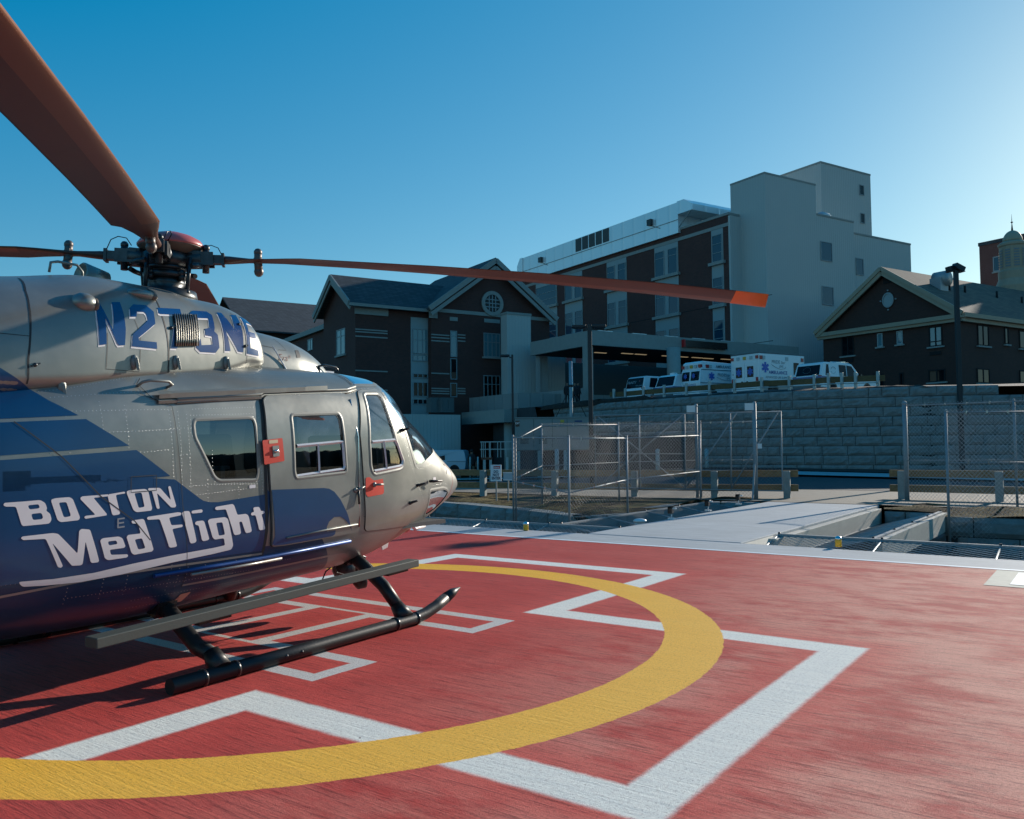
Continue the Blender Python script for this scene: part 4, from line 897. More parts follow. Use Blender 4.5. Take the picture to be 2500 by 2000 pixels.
# tail boom fin, stabiliser and tail rotor (left of the picture)
q = MB(); q.prism([(-6.6,-.03,1.8),(-7.6,-.03,1.8),(-8.15,-.03,2.95),(-7.65,-.03,2.95)], (0,.06,0)); q.build('tail_fin', M_BLUE, HELI)
q = MB(); q.box(-6.55,-6.2,-1.2,1.2,1.70,1.74); q.build('stabiliser', M_SIL2, HELI)
for s_ in (-1,1):
    q = MB(); q.prism([(-6.75,s_*1.2,1.35),(-6.2,s_*1.2,1.35),(-6.35,s_*1.2,2.2),(-6.85,s_*1.2,2.2)], (0,.03,0)); q.build('end_plate', M_BLUE, HELI)
q = MB(); q.beam((-7.9,-.2,1.95),(-7.9,-.2,3.75),.16,.02,up=(0,1,0)); q.tube([(-7.9,0,2.85),(-7.9,-.22,2.85)],.06,10); q.build('tail_rotor', M_BLADE, HELI)
# ================================================================ PAD FRAME
PADM = Matrix.Translation((-2.0729, 7.8036, 0)) @ Matrix.Rotation(rad(-35.7934), 4, 'Z')
def PW(x, y, z=0): return PADM @ Vector((x, y, z))
def pad_mat():
    m_ = bpy.data.materials.new('red_painted_concrete'); m_.use_nodes = True; g = NT(m_); b = g.b
    o = g.obj(); s_ = g.sep(o); X, Y = s_[0], s_[1]
    ax = g.m('ABSOLUTE', X); ay = g.m('ABSOLUTE', Y)
    st = g.noise(g.obj((1.6,17,1)), 1.0, 9, .75)         # broom streaks along x
    st2 = g.noise(g.obj((2.6,48,1)), 1.0, 7, .8)
    cl = g.noise(g.obj((.45,.8,1)), 1.0, 6, .65)       # big clouds
    cl2 = g.noise(g.obj((1.5,2.9,1)), 1.0, 9, .68)
    fine = g.noise(o, 130, 4, .6)
    def box(a, bb, A, B): return g.m('MAXIMUM', g.m('SUBTRACT', a, A), g.m('SUBTRACT', bb, B))
    a_, b_, t_ = 1.850, 4.619, .294
    wob = g.m('ADD', g.m('MULTIPLY', g.m('SUBTRACT', fine, .5), .035), g.m('MULTIPLY', g.m('SUBTRACT', g.noise(o, 9, 5, .7), .5), .035))
    d = g.m('MINIMUM', box(ax, ay, b_, a_), box(ax, ay, a_, b_)); d = g.m('ADD', d, wob)
    cross = g.m('MULTIPLY', g.step(d, .030, -.020), g.step(d, -t_-.026, -t_+.018))
    halo = g.step(g.m('ABSOLUTE', g.m('ADD', d, t_/2)), .62, .16)
    # H
    legy = g.m('SUBTRACT', g.m('ABSOLUTE', g.m('SUBTRACT', ay, .885)), .31)
    h = g.m('MINIMUM', g.m('MAXIMUM', g.m('SUBTRACT', ax, 1.70), legy), box(ax, ay, .46, .80)); h = g.m('ADD', h, g.m('MULTIPLY', wob, .5))
    Hm = g.m('MULTIPLY', g.step(h, .01, -.006), g.step(h, -.146, -.130))
    hh = g.step(g.m('ABSOLUTE', g.m('ADD', h, .07)), .40, .10)
    r = g.m('SQRT', g.m('ADD', g.m('MULTIPLY', X, X), g.m('MULTIPLY', Y, Y)))
    rg = g.m('ADD', r, wob)
    ring = g.m('MULTIPLY', g.step(rg, 3.888, 3.880), g.step(rg, 3.400, 3.408))
    # red base: deep -> worn pale towards +x side
    red = g.mix(g.step(cl, .35, .68), (.52,.050,.041), (.62,.082,.066))
    red = g.mix(g.m('MULTIPLY', g.step(g.m('ADD', st, g.m('MULTIPLY', g.m('SUBTRACT', cl, .5), .6)), .42, .66), .28), red, (.22,.026,.030))
    worn = g.m('MULTIPLY', g.step(g.m('ADD', X, g.m('MULTIPLY', Y, .12)), 1.5, 5.5), g.step(g.m('ADD', cl2, g.m('MULTIPLY', cl, .8)), .72, 1.02))
    red = g.mix(g.m('MULTIPLY', worn, .85), red, (.80,.37,.27))
    red = g.mix(g.m('MULTIPLY', g.step(X, 3.0, 8.0), .30), red, (.50,.20,.17))
    halo = g.m('MAXIMUM', halo, g.m('MULTIPLY', hh, .8))
    red = g.mix(g.m('MULTIPLY', halo, g.m('ADD', .25, g.m('MULTIPLY', cl2, .75))), red, (.68,.095,.075))
    red = g.mix(g.m('MULTIPLY', g.step(st2, .50, .62), .6), red, (.14,.020,.022))
    wh = g.mix(g.m('MULTIPLY', g.step(st, .38, .68), .6), (.88,.86,.76), (.72,.72,.66)); wh = g.mix(g.m('MULTIPLY', g.step(st2, .5, .75), .5), wh, (.42,.43,.44))
    wh2 = g.mix(g.step(fine, .42, .62), (.72,.70,.64), (.52,.47,.45))
    ye = g.mix(g.step(st, .35, .7), (1.0,.50,.03), (.90,.43,.035)); ye = g.mix(g.m('MULTIPLY', g.step(cl2, .4, .7), .5), ye, (1.0,.55,.07)); ye = g.mix(g.m('MULTIPLY', g.step(st2, .5, .75), .35), ye, (.28,.16,.04))
    yx = g.m('MULTIPLY', g.step(X, -1.0, 3.8), .45); ye = g.mix(yx, ye, (.95,.56,.13))
    c = g.mix(cross, red, wh); c = g.mix(Hm, c, wh2); c = g.mix(ring, c, ye)
    # fine grain, dark scuffs and tyre-like smears
    gr_ = g.noise(o, 55, 5, .8); c = g.mix(g.m('MULTIPLY', g.step(gr_, .50, .64), .38), c, (.12,.03,.03))
    sc_ = g.noise(g.obj((.25,1.6,1), (0,0,.5)), 1.6, 8, .75); c = g.mix(g.m('MULTIPLY', g.step(sc_, .62, .78), .35), c, (.13,.05,.05))
    # spots
    sp_ = g.n.new('ShaderNodeTexVoronoi'); sp_.inputs['Scale'].default_value = 3.2; g.link(o, sp_.inputs['Vector'])
    spot = g.step(sp_.outputs['Distance'], .030, .018); rnd = g.sep(sp_.outputs['Color'])[0]
    c = g.mix(g.m('MULTIPLY', spot, g.m('GREATER_THAN', rnd, .72)), c, (.05,.012,.012))
    g.link(c, b.inputs['Base Color'])
    g.link(g.m('ADD', .66, g.m('MULTIPLY', st, .25)), b.inputs['Roughness']); b.inputs['Specular IOR Level'].default_value = .18
    hsum = g.m('ADD', g.m('MULTIPLY', st2, 1.0), g.m('ADD', g.m('MULTIPLY', fine, .45), g.m('MULTIPLY', st, .6)))
    g.bump(hsum, .55, .014)
    return m_
M_PAD = pad_mat()
def conc(name, col, var=.15, sx=(1,8,1)):
    m_ = bpy.data.materials.new(name); m_.use_nodes = True; g = NT(m_)
    a = g.noise(g.obj(sx), 1.2, 8, .7); bb = g.noise(g.obj(), .8, 5); f = g.noise(g.obj(), 90, 4)
    lo = tuple(v*(1-var) for v in col); hi = tuple(min(1, v*(1+var)) for v in col)
    c = g.mix(g.step(a, .32, .68), lo, hi); c = g.mix(g.m('MULTIPLY', g.step(bb, .35, .7), .5), c, tuple(v*.82 for v in col))
    g.link(c, g.b.inputs['Base Color']); g.b.inputs['Roughness'].default_value = .8
    g.bump(g.m('ADD', a, f), .25, .01); return m_
M_CONC = conc('pale_broomed_concrete', (.36,.39,.40)); M_CONC2 = conc('board_marked_concrete', (.50,.47,.40), .12, (1,1,3))
HP = 7.0
mb = MB(); mb.quad((-HP,-HP-1.2,0),(HP+.35,-HP-1.2,0),(HP+.35,HP,0),(-HP,HP,0)); struct(mb.build('helipad', M_PAD, None, PADM))
E = 8.15
mb = MB()
mb.box(-E,E+.4,-E-1.2,E,-.45,-.006)
struct(mb.build('helipad_slab', M_CONC, None, PADM, bevel=.02))
mb = MB(); mb.quad((-HP,6.94,.004),(HP+.35,6.98,.004),(HP+.35,7.09,.004),(-HP,7.05,.004)); mb.quad((HP+.35,-8,.004),(HP+.46,-8,.004),(HP+.46,7.09,.004),(HP+.35,7.09,.004))
struct(mb.build('helipad_edge_line', mat('white_line_paint', (.74,.78,.78), .6, var=.12, vscale=8), None, PADM))
mb = MB(); mb.quad((4.98,5.60,.004),(7.1,5.62,.004),(7.1,6.93,.004),(4.98,6.93,.004)); struct(mb.build('pad_marking_border', mat('bare_concrete', (.42,.42,.34), .75, var=.2, vscale=6), None, PADM))
mb = MB(); mb.quad((5.22,5.76,.008),(6.9,5.78,.008),(6.9,6.8,.008),(5.22,6.8,.008)); struct(mb.build('pad_marking', mat('white_square_paint', (.72,.75,.72), .6, var=.12, vscale=5), None, PADM))
mb = MB(); mb.box(5.7,6.5,6.08,6.14,.0,.0125); mb.box(5.7,6.5,6.44,6.5,.0,.0125); mb.box(5.7,5.78,6.14,6.44,.0,.0125)
struct(mb.build('pad_marking_figure', mat('faded_figure_paint', (.42,.45,.38), .7), None, PADM))
# walkway to the road
mb = MB(); mb.box(-1.65,1.24,E+.004,17.9,-.30,.0)
struct(mb.build('walkway', M_CONC, None, PADM, bevel=.015))
mb = MB(); mb.prism([(1.24,8.15,-.02),(1.24,9.7,-.02),(1.42,9.7,-.34),(1.42,8.3,-.34)], (0.0,0,-.05)); 
mb.box(1.242,1.40,9.4,17.4,-.42,-.05); mb.box(-1.78,-1.652,9.4,17.6,-.42,-.06)
struct(mb.build('walkway_edge_beam', M_CONC2, None, PADM, bevel=.01))
# ================================================================ GROUND
def fbm(x, y, o=4, s=0):
    v = 0; a = 1; 
    for k in range(o):
        v += a*math.sin(x*1.7+s+k*1.3+math.sin(y*1.3+k))*math.cos(y*1.9-s*.7+k*2.1+math.sin(x*.8+k)); x *= 2.03; y *= 2.11; a *= .5
    return v
M_DIRT = mat('dark_soil', (.030,.024,.019), .95, var=.5, vscale=3, bump=.8, bscale=14)
M_HAY = mat('straw_covered_soil', (.17,.13,.07), .95, var=.7, vscale=9, bump=1.0, bscale=40, stretch=(1,3,1))
M_ASPH = mat('asphalt', (.045,.047,.050), .85, var=.2, vscale=2, bump=.3, bscale=90)
M_ASPH2 = mat('sunlit_tan_asphalt', (.20,.175,.135), .85, var=.15, vscale=3, bump=.2, bscale=60)
M_WALKC = mat('sidewalk_concrete', (.40,.42,.42), .8, var=.1, vscale=2)
M_GRASS = mat('winter_grass', (.10,.10,.035), .95, var=.5, vscale=12, bump=.8, bscale=60)
mb = MB(); mb.quad((-3000,-3000,-2.0),(3000,-3000,-2.0),(3000,3000,-2.0),(-3000,3000,-2.0))
struct(mb.build('ground', M_DIRT))
# raised ground beyond the trench: height field in the pad frame
def hgt(X, Y):
    """ground height as a function of world X, Y"""
    z = 0.0
    if Y > 30: z += .26*min(1, (Y-30)/10)*min(1, max(0, (X-2)/6))
    if X < 8: z -= .75*min(1, max(0, (Y-34)/30))*min(1, (8-X)/10)
    return z
# near edge of the raised ground (world)
EDGE = [PW(-40,14.6), PW(-10,13.75), PW(-6.37,12.55), PW(-3.75,11.3), PW(-3.3,12.4), PW(-3.3,17.2), PW(-1.80,17.7), PW(-1.75,17.9), PW(1.35,17.9), PW(1.5,17.2), PW(2.9,17.1), PW(3.0,16.25), PW(10,16.4), PW(45,16.7)]
def edge_samples(n=260):
    out = []
    for i in range(len(EDGE)-1):
        L = (EDGE[i+1]-EDGE[i]).length; k = max(1, int(L/.5))
        for j in range(k): out.append(EDGE[i].lerp(EDGE[i+1], j/k))
    out.append(EDGE[-1]); return out
es = edge_samples()
dirv = (PADM.to_3x3() @ Vector((0,1,0)))
rows = [0,.15,.4,.8,1.2,1.7,2.3,3,3.8,4.8,6,8,11,15,20,27,36,50,80,140,300,900]
mb = MB(); V = []
for k, d in enumerate(rows):
    for i, p in enumerate(es):
        # project rows away from the pad
        q = p+dirv*d
        if d > 3.5: 
            base = PW((i/len(es)-.5)*(85+d*4), 17.9+d); t = min(1, (d-3.5)/5); q = q.lerp(base, t)
        z = hgt(q.x, q.y)
        yl = (PADM.inverted() @ q)
        if d < 3.5 and not (-2.1 < yl.x < 1.6):
            z += -.06 + .05*fbm(q.x, q.y) + .10*math.sin(min(1, d/3)*math.pi)
        elif yl.y < 19.0 and -2.1 < yl.x < 1.6: z = -.03
        V.append(Vector((q.x, q.y, z-.012)))
F = []; n = len(es)
for k in range(len(rows)-1):
    for i in range(n-1): F.append((k*n+i, k*n+i+1, (k+1)*n+i+1, (k+1)*n+i))
mb.add(V, F, True)
hm = bpy.data.materials.new('straw_and_soil'); hm.use_nodes = True; g = NT(hm)
o_ = g.obj(); a_ = g.noise(g.obj((1,1,1)), .9, 6, .7); b_ = g.noise(g.obj((6,30,6), (0,0,.6)), 1.2, 6, .7); c_ = g.noise(o_, 14, 6, .7)
cc = g.mix(g.step(g.m('ADD', a_, g.m('MULTIPLY', c_, .5)), .66, .90), (.03,.022,.015), (.24,.18,.075)); cc = g.mix(g.m('MULTIPLY', g.step(b_, .5, .8), .5), cc, (.30,.23,.10))
g.link(cc, g.b.inputs['Base Color']); g.b.inputs['Roughness'].default_value = .95; g.b.inputs['Specular IOR Level'].default_value = .1; g.bump(g.m('ADD', b_, c_), .9, .08)
struct(mb.build('embankment', hm, recalc=True))

# low block walls at the edge of the raised ground
def block_mat(name, base, bw, bh):
    """rock-faced retaining wall blocks; object x runs along the wall, z up"""
    m_ = bpy.data.materials.new(name); m_.use_nodes = True; g = NT(m_)
    n1 = g.noise(g.obj(), 2.5, 8, .7); n2 = g.noise(g.obj((1,1,2.2)), 7, 8, .75)
    lo = tuple(v*.72 for v in base)
    g.link(g.mix(g.step(n1, .3, .7), lo, base), g.b.inputs['Base Color']); g.b.inputs['Roughness'].default_value = .9
    g.bump(g.m('ADD', n1, n2), .9, .06); return m_
M_JOINT = mat('dark_joint', (.03,.032,.032), .95)  # dark colour of the wall core seen at the joints
M_BLOCK = block_mat('split_face_block', (.27,.29,.28), 1.17, .457)
def block_wall(name, label, pts, ztop, courses, h=.457, seed=1, depth=.5, cat='retaining wall', steps=None):
    """courses of rock-faced blocks along a line; one mesh"""
    rnd = random.Random(seed)
    L = [0]
    for i in range(len(pts)-1): L.append(L[-1]+(Vector(pts[i+1])-Vector(pts[i])).length)
    def at(s):
        s = max(0, min(L[-1], s))
        for i in range(len(pts)-1):
            if s <= L[i+1]+1e-9:
                t = (s-L[i])/(L[i+1]-L[i]); return Vector(pts[i]).lerp(Vector(pts[i+1]), t)
        return Vector(pts[-1])
    mb = MB()
    for c in range(courses):
        z1 = ztop-c*h; z0 = z1-h+.022
        s = -rnd.random()*1.1
        smax = L[-1] if steps is None else steps(c, L[-1])
        while s < smax:
            bw = rnd.choice((1.17,1.17,1.17,.585,.88))
            a = max(0, s)+.011; b = min(smax, s+bw)-.011
            if b-a > .05:
                pa = at(a); pb = at(b); d = (pb-pa); ln = d.length; d.normalize(); nn = Vector((d.y, -d.x, 0))
                nu = 7; nv = 4; VV = []
                for j in range(nv+1):
                    for i in range(nu+1):
                        e = min(i, nu-i, 1)*min(j, nv-j, 1)
                        out = (.035+rnd.random()*.05)*e + (.0 if e else -.01)
                        p = pa+d*(ln*i/nu)+nn*out; VV.append((p.x, p.y, z0+(z1-z0)*j/nv))
                FF = [(j*(nu+1)+i, j*(nu+1)+i+1, (j+1)*(nu+1)+i+1, (j+1)*(nu+1)+i) for j in range(nv) for i in range(nu)]
                mb.add(VV, FF, False)
                q0, q1 = pa-nn*depth, pb-nn*depth
                e0, e1 = pa-nn*.01, pb-nn*.01
                mb.add([(e0.x,e0.y,z1),(e1.x,e1.y,z1),(q1.x,q1.y,z1),(q0.x,q0.y,z1)], [(0,1,2,3)])
                mb.add([(e1.x,e1.y,z0),(e1.x,e1.y,z1),(q1.x,q1.y,z1),(q1.x,q1.y,z0)], [(0,3,2,1)])
                mb.add([(e0.x,e0.y,z0),(e0.x,e0.y,z1),(q0.x,q0.y,z1),(q0.x,q0.y,z0)], [(0,1,2,3)])
            s += bw
    # dark core behind the joints
    for i in range(len(pts)-1):
        a, b = Vector(pts[i]), Vector(pts[i+1]); d = (b-a).normalized(); nn = Vector((d.y, -d.x, 0))
        if steps is None: mb.quad(*[(p.x, p.y, z) for p, z in ((a-nn*.03, ztop-courses*h),(b-nn*.03, ztop-courses*h),(b-nn*.03, ztop-.03),(a-nn*.03, ztop-.03))], mi=1)
        else: mb.quad(*[(p.x, p.y, z) for p, z in ((a-nn*.03, ztop-courses*h),(b-nn*.03, ztop-courses*h),(b-nn*.03, ztop-h-.03),(a-nn*.03, ztop-h-.03))], mi=1)
    return tag(mb.build(name, [M_BLOCK, M_JOINT]), label, cat)
P3 = lambda p: (p.x, p.y, 0)
block_wall('retaining_wall', 'low wall of pale rock-faced blocks below the straw bank beyond the helicopter nose', [P3(PW(-24,14.3)), P3(PW(-10,13.75)), P3(PW(-6.37,12.55)), P3(PW(-3.75,11.3)), P3(PW(-3.3,12.4)), P3(PW(-3.3,17.2)), P3(PW(-1.80,17.7))], -.02, 4, seed=3, cat='retaining wall')
block_wall('retaining_wall', 'low dark rock-faced block wall under the right-hand chain-link fence', [P3(PW(1.5,17.2)), P3(PW(2.9,17.1)), P3(PW(3.0,16.25)), P3(PW(10,16.4)), P3(PW(24,16.6))], -.10, 4, seed=5)

# road, kerb and pavement beyond the pad
def strip(name, mt, near, far, z, kind='structure', zf=None):
    """sheet between two world polylines of equal length, laid on the ground"""
    mb = MB(); n = len(near)
    V = [(p[0], p[1], hgt(p[0],p[1])+z) for p in near]+[(p[0], p[1], hgt(p[0],p[1])+z) for p in far]
    mb.add(V, [(i, i+1, n+i+1, n+i) for i in range(n-1)], False)
    o = mb.build(name, mt, recalc=False); o['kind'] = kind; return o
def along(x0, x1, yoff, n=24):
    return [tuple(PW(x0+(x1-x0)*i/n, yoff(x0+(x1-x0)*i/n))[:2]) for i in range(n+1)]
strip('sunlit_road', M_ASPH2, along(-30,40,lambda x:17.92), along(-30,40,lambda x:24.5), .008)  # sunlit near strip painted a paler tan than the shaded road beyond
strip('road', M_ASPH, along(-30,44,lambda x:24.5), along(-30,44,lambda x:31.5), .012)
strip('pavement', M_WALKC, along(-30,46,lambda x:31.5), along(-30,46,lambda x:34.0), .10)
strip('soil_bed', M_DIRT, along(-26,46,lambda x:34.0), along(-26,46,lambda x:44.0), .14)

# ================================================================ SAFETY NETS
M_GALV = mat('galvanised_steel', (.27,.29,.30), .6, .25, var=.15, vscale=20)
M_GALVD = mat('weathered_steel_post', (.30,.33,.34), .5, .5, var=.2, vscale=8)
M_WIRE = mat('chain_link_wire', (.17,.185,.19), .55, 0)
M_WIREB = mat('sunlit_chain_link_wire', (.42,.44,.44), .4, .3)  # paler copy of the wire, with sun glints put into its colour
def chain(mb, O, U, W, lu, lw, pitch=.066, r=.0022, clip=None):
    """diamond mesh on the parallelogram O + s*U + t*W; three-sided wires"""
    O = Vector(O); U = Vector(U).normalized(); W = Vector(W).normalized(); N = U.cross(W).normalized()
    d = pitch
    s0 = -lw
    while s0 < lu:
        for sgn in (1, -1):
            # line  s = s0 + t  (sgn 1)  or  s = s0 + lw - t
            if sgn == 1: a = (s0, 0); b = (s0+lw, lw)
            else: a = (s0+lw, 0); b = (s0, lw)
            (x0, y0), (x1, y1) = a, b
            # clip to 0..lu in s
            if max(x0, x1) <= 0 or min(x0, x1) >= lu: continue
            def cl(x0, y0, x1, y1):
                if x0 < 0: t = (0-x0)/(x1-x0); x0, y0 = 0, y0+(y1-y0)*t
                if x0 > lu: t = (lu-x0)/(x1-x0); x0, y0 = lu, y0+(y1-y0)*t
                return x0, y0
            c0 = cl(x0, y0, x1, y1); c1 = cl(x1, y1, x0, y0)
            pa = O+U*c0[0]+W*c0[1]+N*(r*sgn*1.1); pb = O+U*c1[0]+W*c1[1]+N*(r*sgn*1.1)
            dd = (pb-pa)
            if dd.length < 1e-3: continue
            dd.normalize(); e = dd.cross(N).normalized()
            vv = []
            for p in (pa, pb):
                vv += [p+e*r, p-e*r*.5+N*r*.87, p-e*r*.5-N*r*.87]
            mb.add(vv, [(0,1,4,3),(1,2,5,4),(2,0,3,5)], True)
        s0 += d
def net(label, x0, x1, y0, y1, z0, z1, axis):
    """a framed mesh panel in the pad frame, hinged low at the slab and rising outward"""
    lab = thing('safety_net', label, 'safety net', PADM, 'chain-link safety nets round the pad')
    if axis == 'y':   # runs along x, slopes outward in +y
        A, B, C_, D = Vector((x0,y0,z0)), Vector((x1,y0,z0)), Vector((x1,y1,z1)), Vector((x0,y1,z1))
    else:             # runs along y, slopes in x from x0 to x1
        A, B, C_, D = Vector((x0,y0,z0)), Vector((x0,y1,z0)), Vector((x1,y1,z1)), Vector((x1,y0,z1))
    q = MB(); chain(q, A, B-A, D-A, (B-A).length, (D-A).length, .115, .0048); q.build('mesh', M_WIREB, lab)
    q = MB(); q.beam(D, C_, .07, .05); q.build('outer_rail', M_GALV, lab)
    q = MB(); q.beam(A, B, .04, .04); q.build('inner_rail', M_GALV, lab)
    n = max(1, int((B-A).length/1.6))
    for i in range(n+1):
        t = i/n; a = A.lerp(B, t); d = D.lerp(C_, t)
        q = MB(); q.tube([a, d], .018, 6); q.build('arm', M_GALVD, lab)
        q = MB(); q.tube([d+Vector((0,0,-.04)), d+Vector((0,0,.05))], .022, 6); q.build('clip', M_BLACK, lab)
    return lab
net('long mesh safety net on the pad edge behind the helicopter nose, left of the walkway', -15, -1.72, 8.2, 9.5, -.30, -.03, 'y')
net('long dark mesh safety net on the pad edge right of the walkway', 1.32, 15, 8.2, 9.8, -.30, -.02, 'y')
net('mesh safety net along the left side of the walkway with three small floodlights above', -1.80, -3.15, 9.62, 17.3, -.26, -.03, 'x')
net('mesh safety net with deep white side beam along the right side of the walkway', 1.42, 2.86, 9.95, 16.6, -.42, -.03, 'x')
mb = MB(); mb.box(2.90,3.0,9.95,16.6,-.45,-.035); tag(mb.build('net_edge_beam', M_CONC2, None, PADM), 'deep pale beam holding up the outer side of the net right of the walkway', 'beam')

# ================================================================ FENCES
def post(mb, p, h, r=.03, cap=True):
    p = Vector(p); mb.tube([p+Vector((0,0,-.25)), p+Vector((0,0,h))], r, 10)
    if cap: mb.sphere(p+Vector((0,0,h)), r*1.25, 8)
def fence(label, pts, h0, ht, wire=None, mids=(.5,), name='chain_link_fence', pr=.026, pitch=.105, cat='fence', group='chain-link fences round the helipad', wr=.0029):
    """pts: world base points; ht top height above base list or number"""
    f = thing(name, label, cat, None, group)
    hs = ht if isinstance(ht, (list, tuple)) else [ht]*len(pts)
    pts = [Vector(p) for p in pts]
    for p, h in zip(pts, hs):
        q = MB(); post(q, p, h, pr); q.build('post', M_GALV, f)
    for i in range(len(pts)-1):
        a, b = pts[i], pts[i+1]; ta = a+Vector((0,0,hs[i]-.04)); tb = b+Vector((0,0,hs[i+1]-.04))
        q = MB(); q.tube([ta, tb], .015, 8); q.build('rail', M_GALV, f)
        for mf in mids:
            q = MB(); q.tube([a.lerp(ta, mf), b.lerp(tb, mf)], .013, 8); q.build('rail', M_GALV, f)
        for k in range(1, 5):
            for mf in list(mids)+[1.0]:
                pt = a.lerp(ta, mf).lerp(b.lerp(tb, mf), k/5)
                q = MB(); q.box(pt.x-.014, pt.x+.014, pt.y-.014, pt.y+.014, pt.z-.025, pt.z+.026)
                q.build('tie_clip', M_CHROME, f)
        # mesh: sheared parallelogram
        u = b-a; q = MB(); W_ = (ta-a)
        L_ = Vector((u.x, u.y, 0)).length
        q2 = MB(); chain(q2, (0,0,0), (1,0,0), (0,0,1), L_, 1.0*max(hs[i], hs[i+1])-.02, pitch, wr)
        hm_ = max(hs[i], hs[i+1])-.02; ux = Vector((u.x, u.y, 0)).normalized(); nx = Vector((ux.y, -ux.x, 0))
        for k, v in enumerate(q2.v):
            t = min(1, max(0, v[0]/L_)); zz = (a.z+(b.z-a.z)*t)+v[2]/hm_*(hs[i]+(hs[i+1]-hs[i])*t+.03)
            p = a+ux*v[0]+nx*v[1]; q2.v[k] = (p.x, p.y, zz)
        q2.build('mesh', wire or M_WIRE, f)
    return f
p1 = at_y(1254,1270,20.2); p1.z = -.10; p2 = PW(-3.25,10.1,-.35); p3 = PW(-3.22,12.66,-.02); p4 = PW(-3.45,17.5,0)
fence('low chain-link fence running from behind the helicopter nose along the walkway net to the gate', [p1, p2, p3, p4], 0, [1.95,2.15,1.83,1.9], None, (.45,))
b1 = at_z(1324,1236,-.03); b2 = Vector((3.1,24.5,0)); b3 = Vector((5.7,25.4,0)); b4 = Vector((7.15,24.75,0))
fence('taller chain-link fence climbing the straw bank behind the low fence and the rolling gate', [p1+Vector((.06,.1,0)), b1, b2, b3, b4], 0, [1.9,2.22,2.25,2.3,2.3], None, (.5,), pr=.024)
# right-hand fences
e1 = at_z(2215,1222,0); e2 = at_z(2456,1214,.22); e2 = Vector((12.35,20.6,.10)); e3 = Vector((13.4,18.2,.1)); e4 = Vector((15,14.5,.05))
fence('tall chain-link fence right of the walkway end with a thick corner post', [e1, e2, e3, e4], 0, [2.66,2.52,2.5,2.5], M_WIREB, (.42,), pr=.030, wr=.0032)
q = MB(); post(q, e1, 2.68, .062); q.build('corner_post', M_GALV, bpy.data.objects['chain_link_fence.002'])

fence('nearer chain-link fence in front of the tall one at the right edge', [Vector((9.68,18.7,-.55)), Vector((11.9,18.55,-.55)), Vector((15.5,18.3,-.55))], 0, [2.85,2.85,2.85], M_WIREB, (.60,), pr=.030, wr=.0026)

# rolling gate
gA = Vector((2.62,26.5,.28)); gB = Vector((7.72,24.05,.25)); gt = thing('rolling_gate', 'long galvanised chain-link rolling gate with crossed braces standing open left of the walkway', 'gate', None)
u = (gB-gA); L_ = u.length; ux = u.normalized(); H_ = 2.27
def gp(s, h): return gA+ux*s+Vector((0,0,h))
q = MB(); q.tube([gp(0,0), gp(L_,0), gp(L_,H_), gp(0,H_), gp(0,0)], .026, 8); q.build('frame', M_GALV, gt)
sts = [0, L_*.265, L_*.53, L_*.775, L_]
sx_ = [0.0, L_*.235, L_*.47, L_*.69, L_*.86, L_]
for s in (L_*.255, L_*.505, L_*.745):
    q = MB(); q.tube([gp(s,0), gp(s,H_)], .026, 8); q.build('upright', M_GALV, gt)
for a, b in (((.02,H_-.05),(.50,.05)),((.50,H_-.02),(.03,.1)),((.505,.04),(.78,H_)),((.745,.04),(.985,H_-.02))):
    q = MB(); q.tube([gp(L_*a[0],a[1]), gp(L_*b[0],b[1])], .020, 8); q.build('brace', M_GALV, gt)
q = MB(); q.tube([gp(0,1.06), gp(L_*.5,1.06)], .018, 8); q.build('brace', M_GALV, gt)
q = MB(); q2 = MB(); chain(q2, gp(0,.01), ux, (0,0,1), L_, H_, .105, .0028); q2.build('mesh', M_WIRE, gt)
for px_, lab in ((1703, 'first roller post of the gate with a white-capped bracket, beside the low fence end'), (1846, 'second roller post of the gate with a latch box, nearer the walkway')):
    Yp = 25.2 if px_ == 1703 else 24.15
    p = at_y(px_, 1212, Yp); p.z = .05; t_ = thing('gate_post', lab, 'post', Matrix.Translation(p), 'roller posts of the rolling gate')
    q = MB(); q.tube([(0,0,-.3),(0,0,2.72)], .045 if px_ == 1703 else .06, 12); q.sphere((0,0,2.72), .06, 8); q.build('pole', M_GALV, t_)
    q = MB(); q.box(-.30,-.05,-.14,-.08,2.52,2.72); q.build('roller_bracket', M_ALU, t_)
    if px_ == 1846:
        q = MB(); q.box(.05,.16,-.13,-.02,1.42,1.56); q.build('latch_box', M_ALU, t_)
        q = MB(); q.beam((-.05,-.1,.98),(-.20,-.35,-.02),.05,.03); q.build('strut', M_GALV, t_)

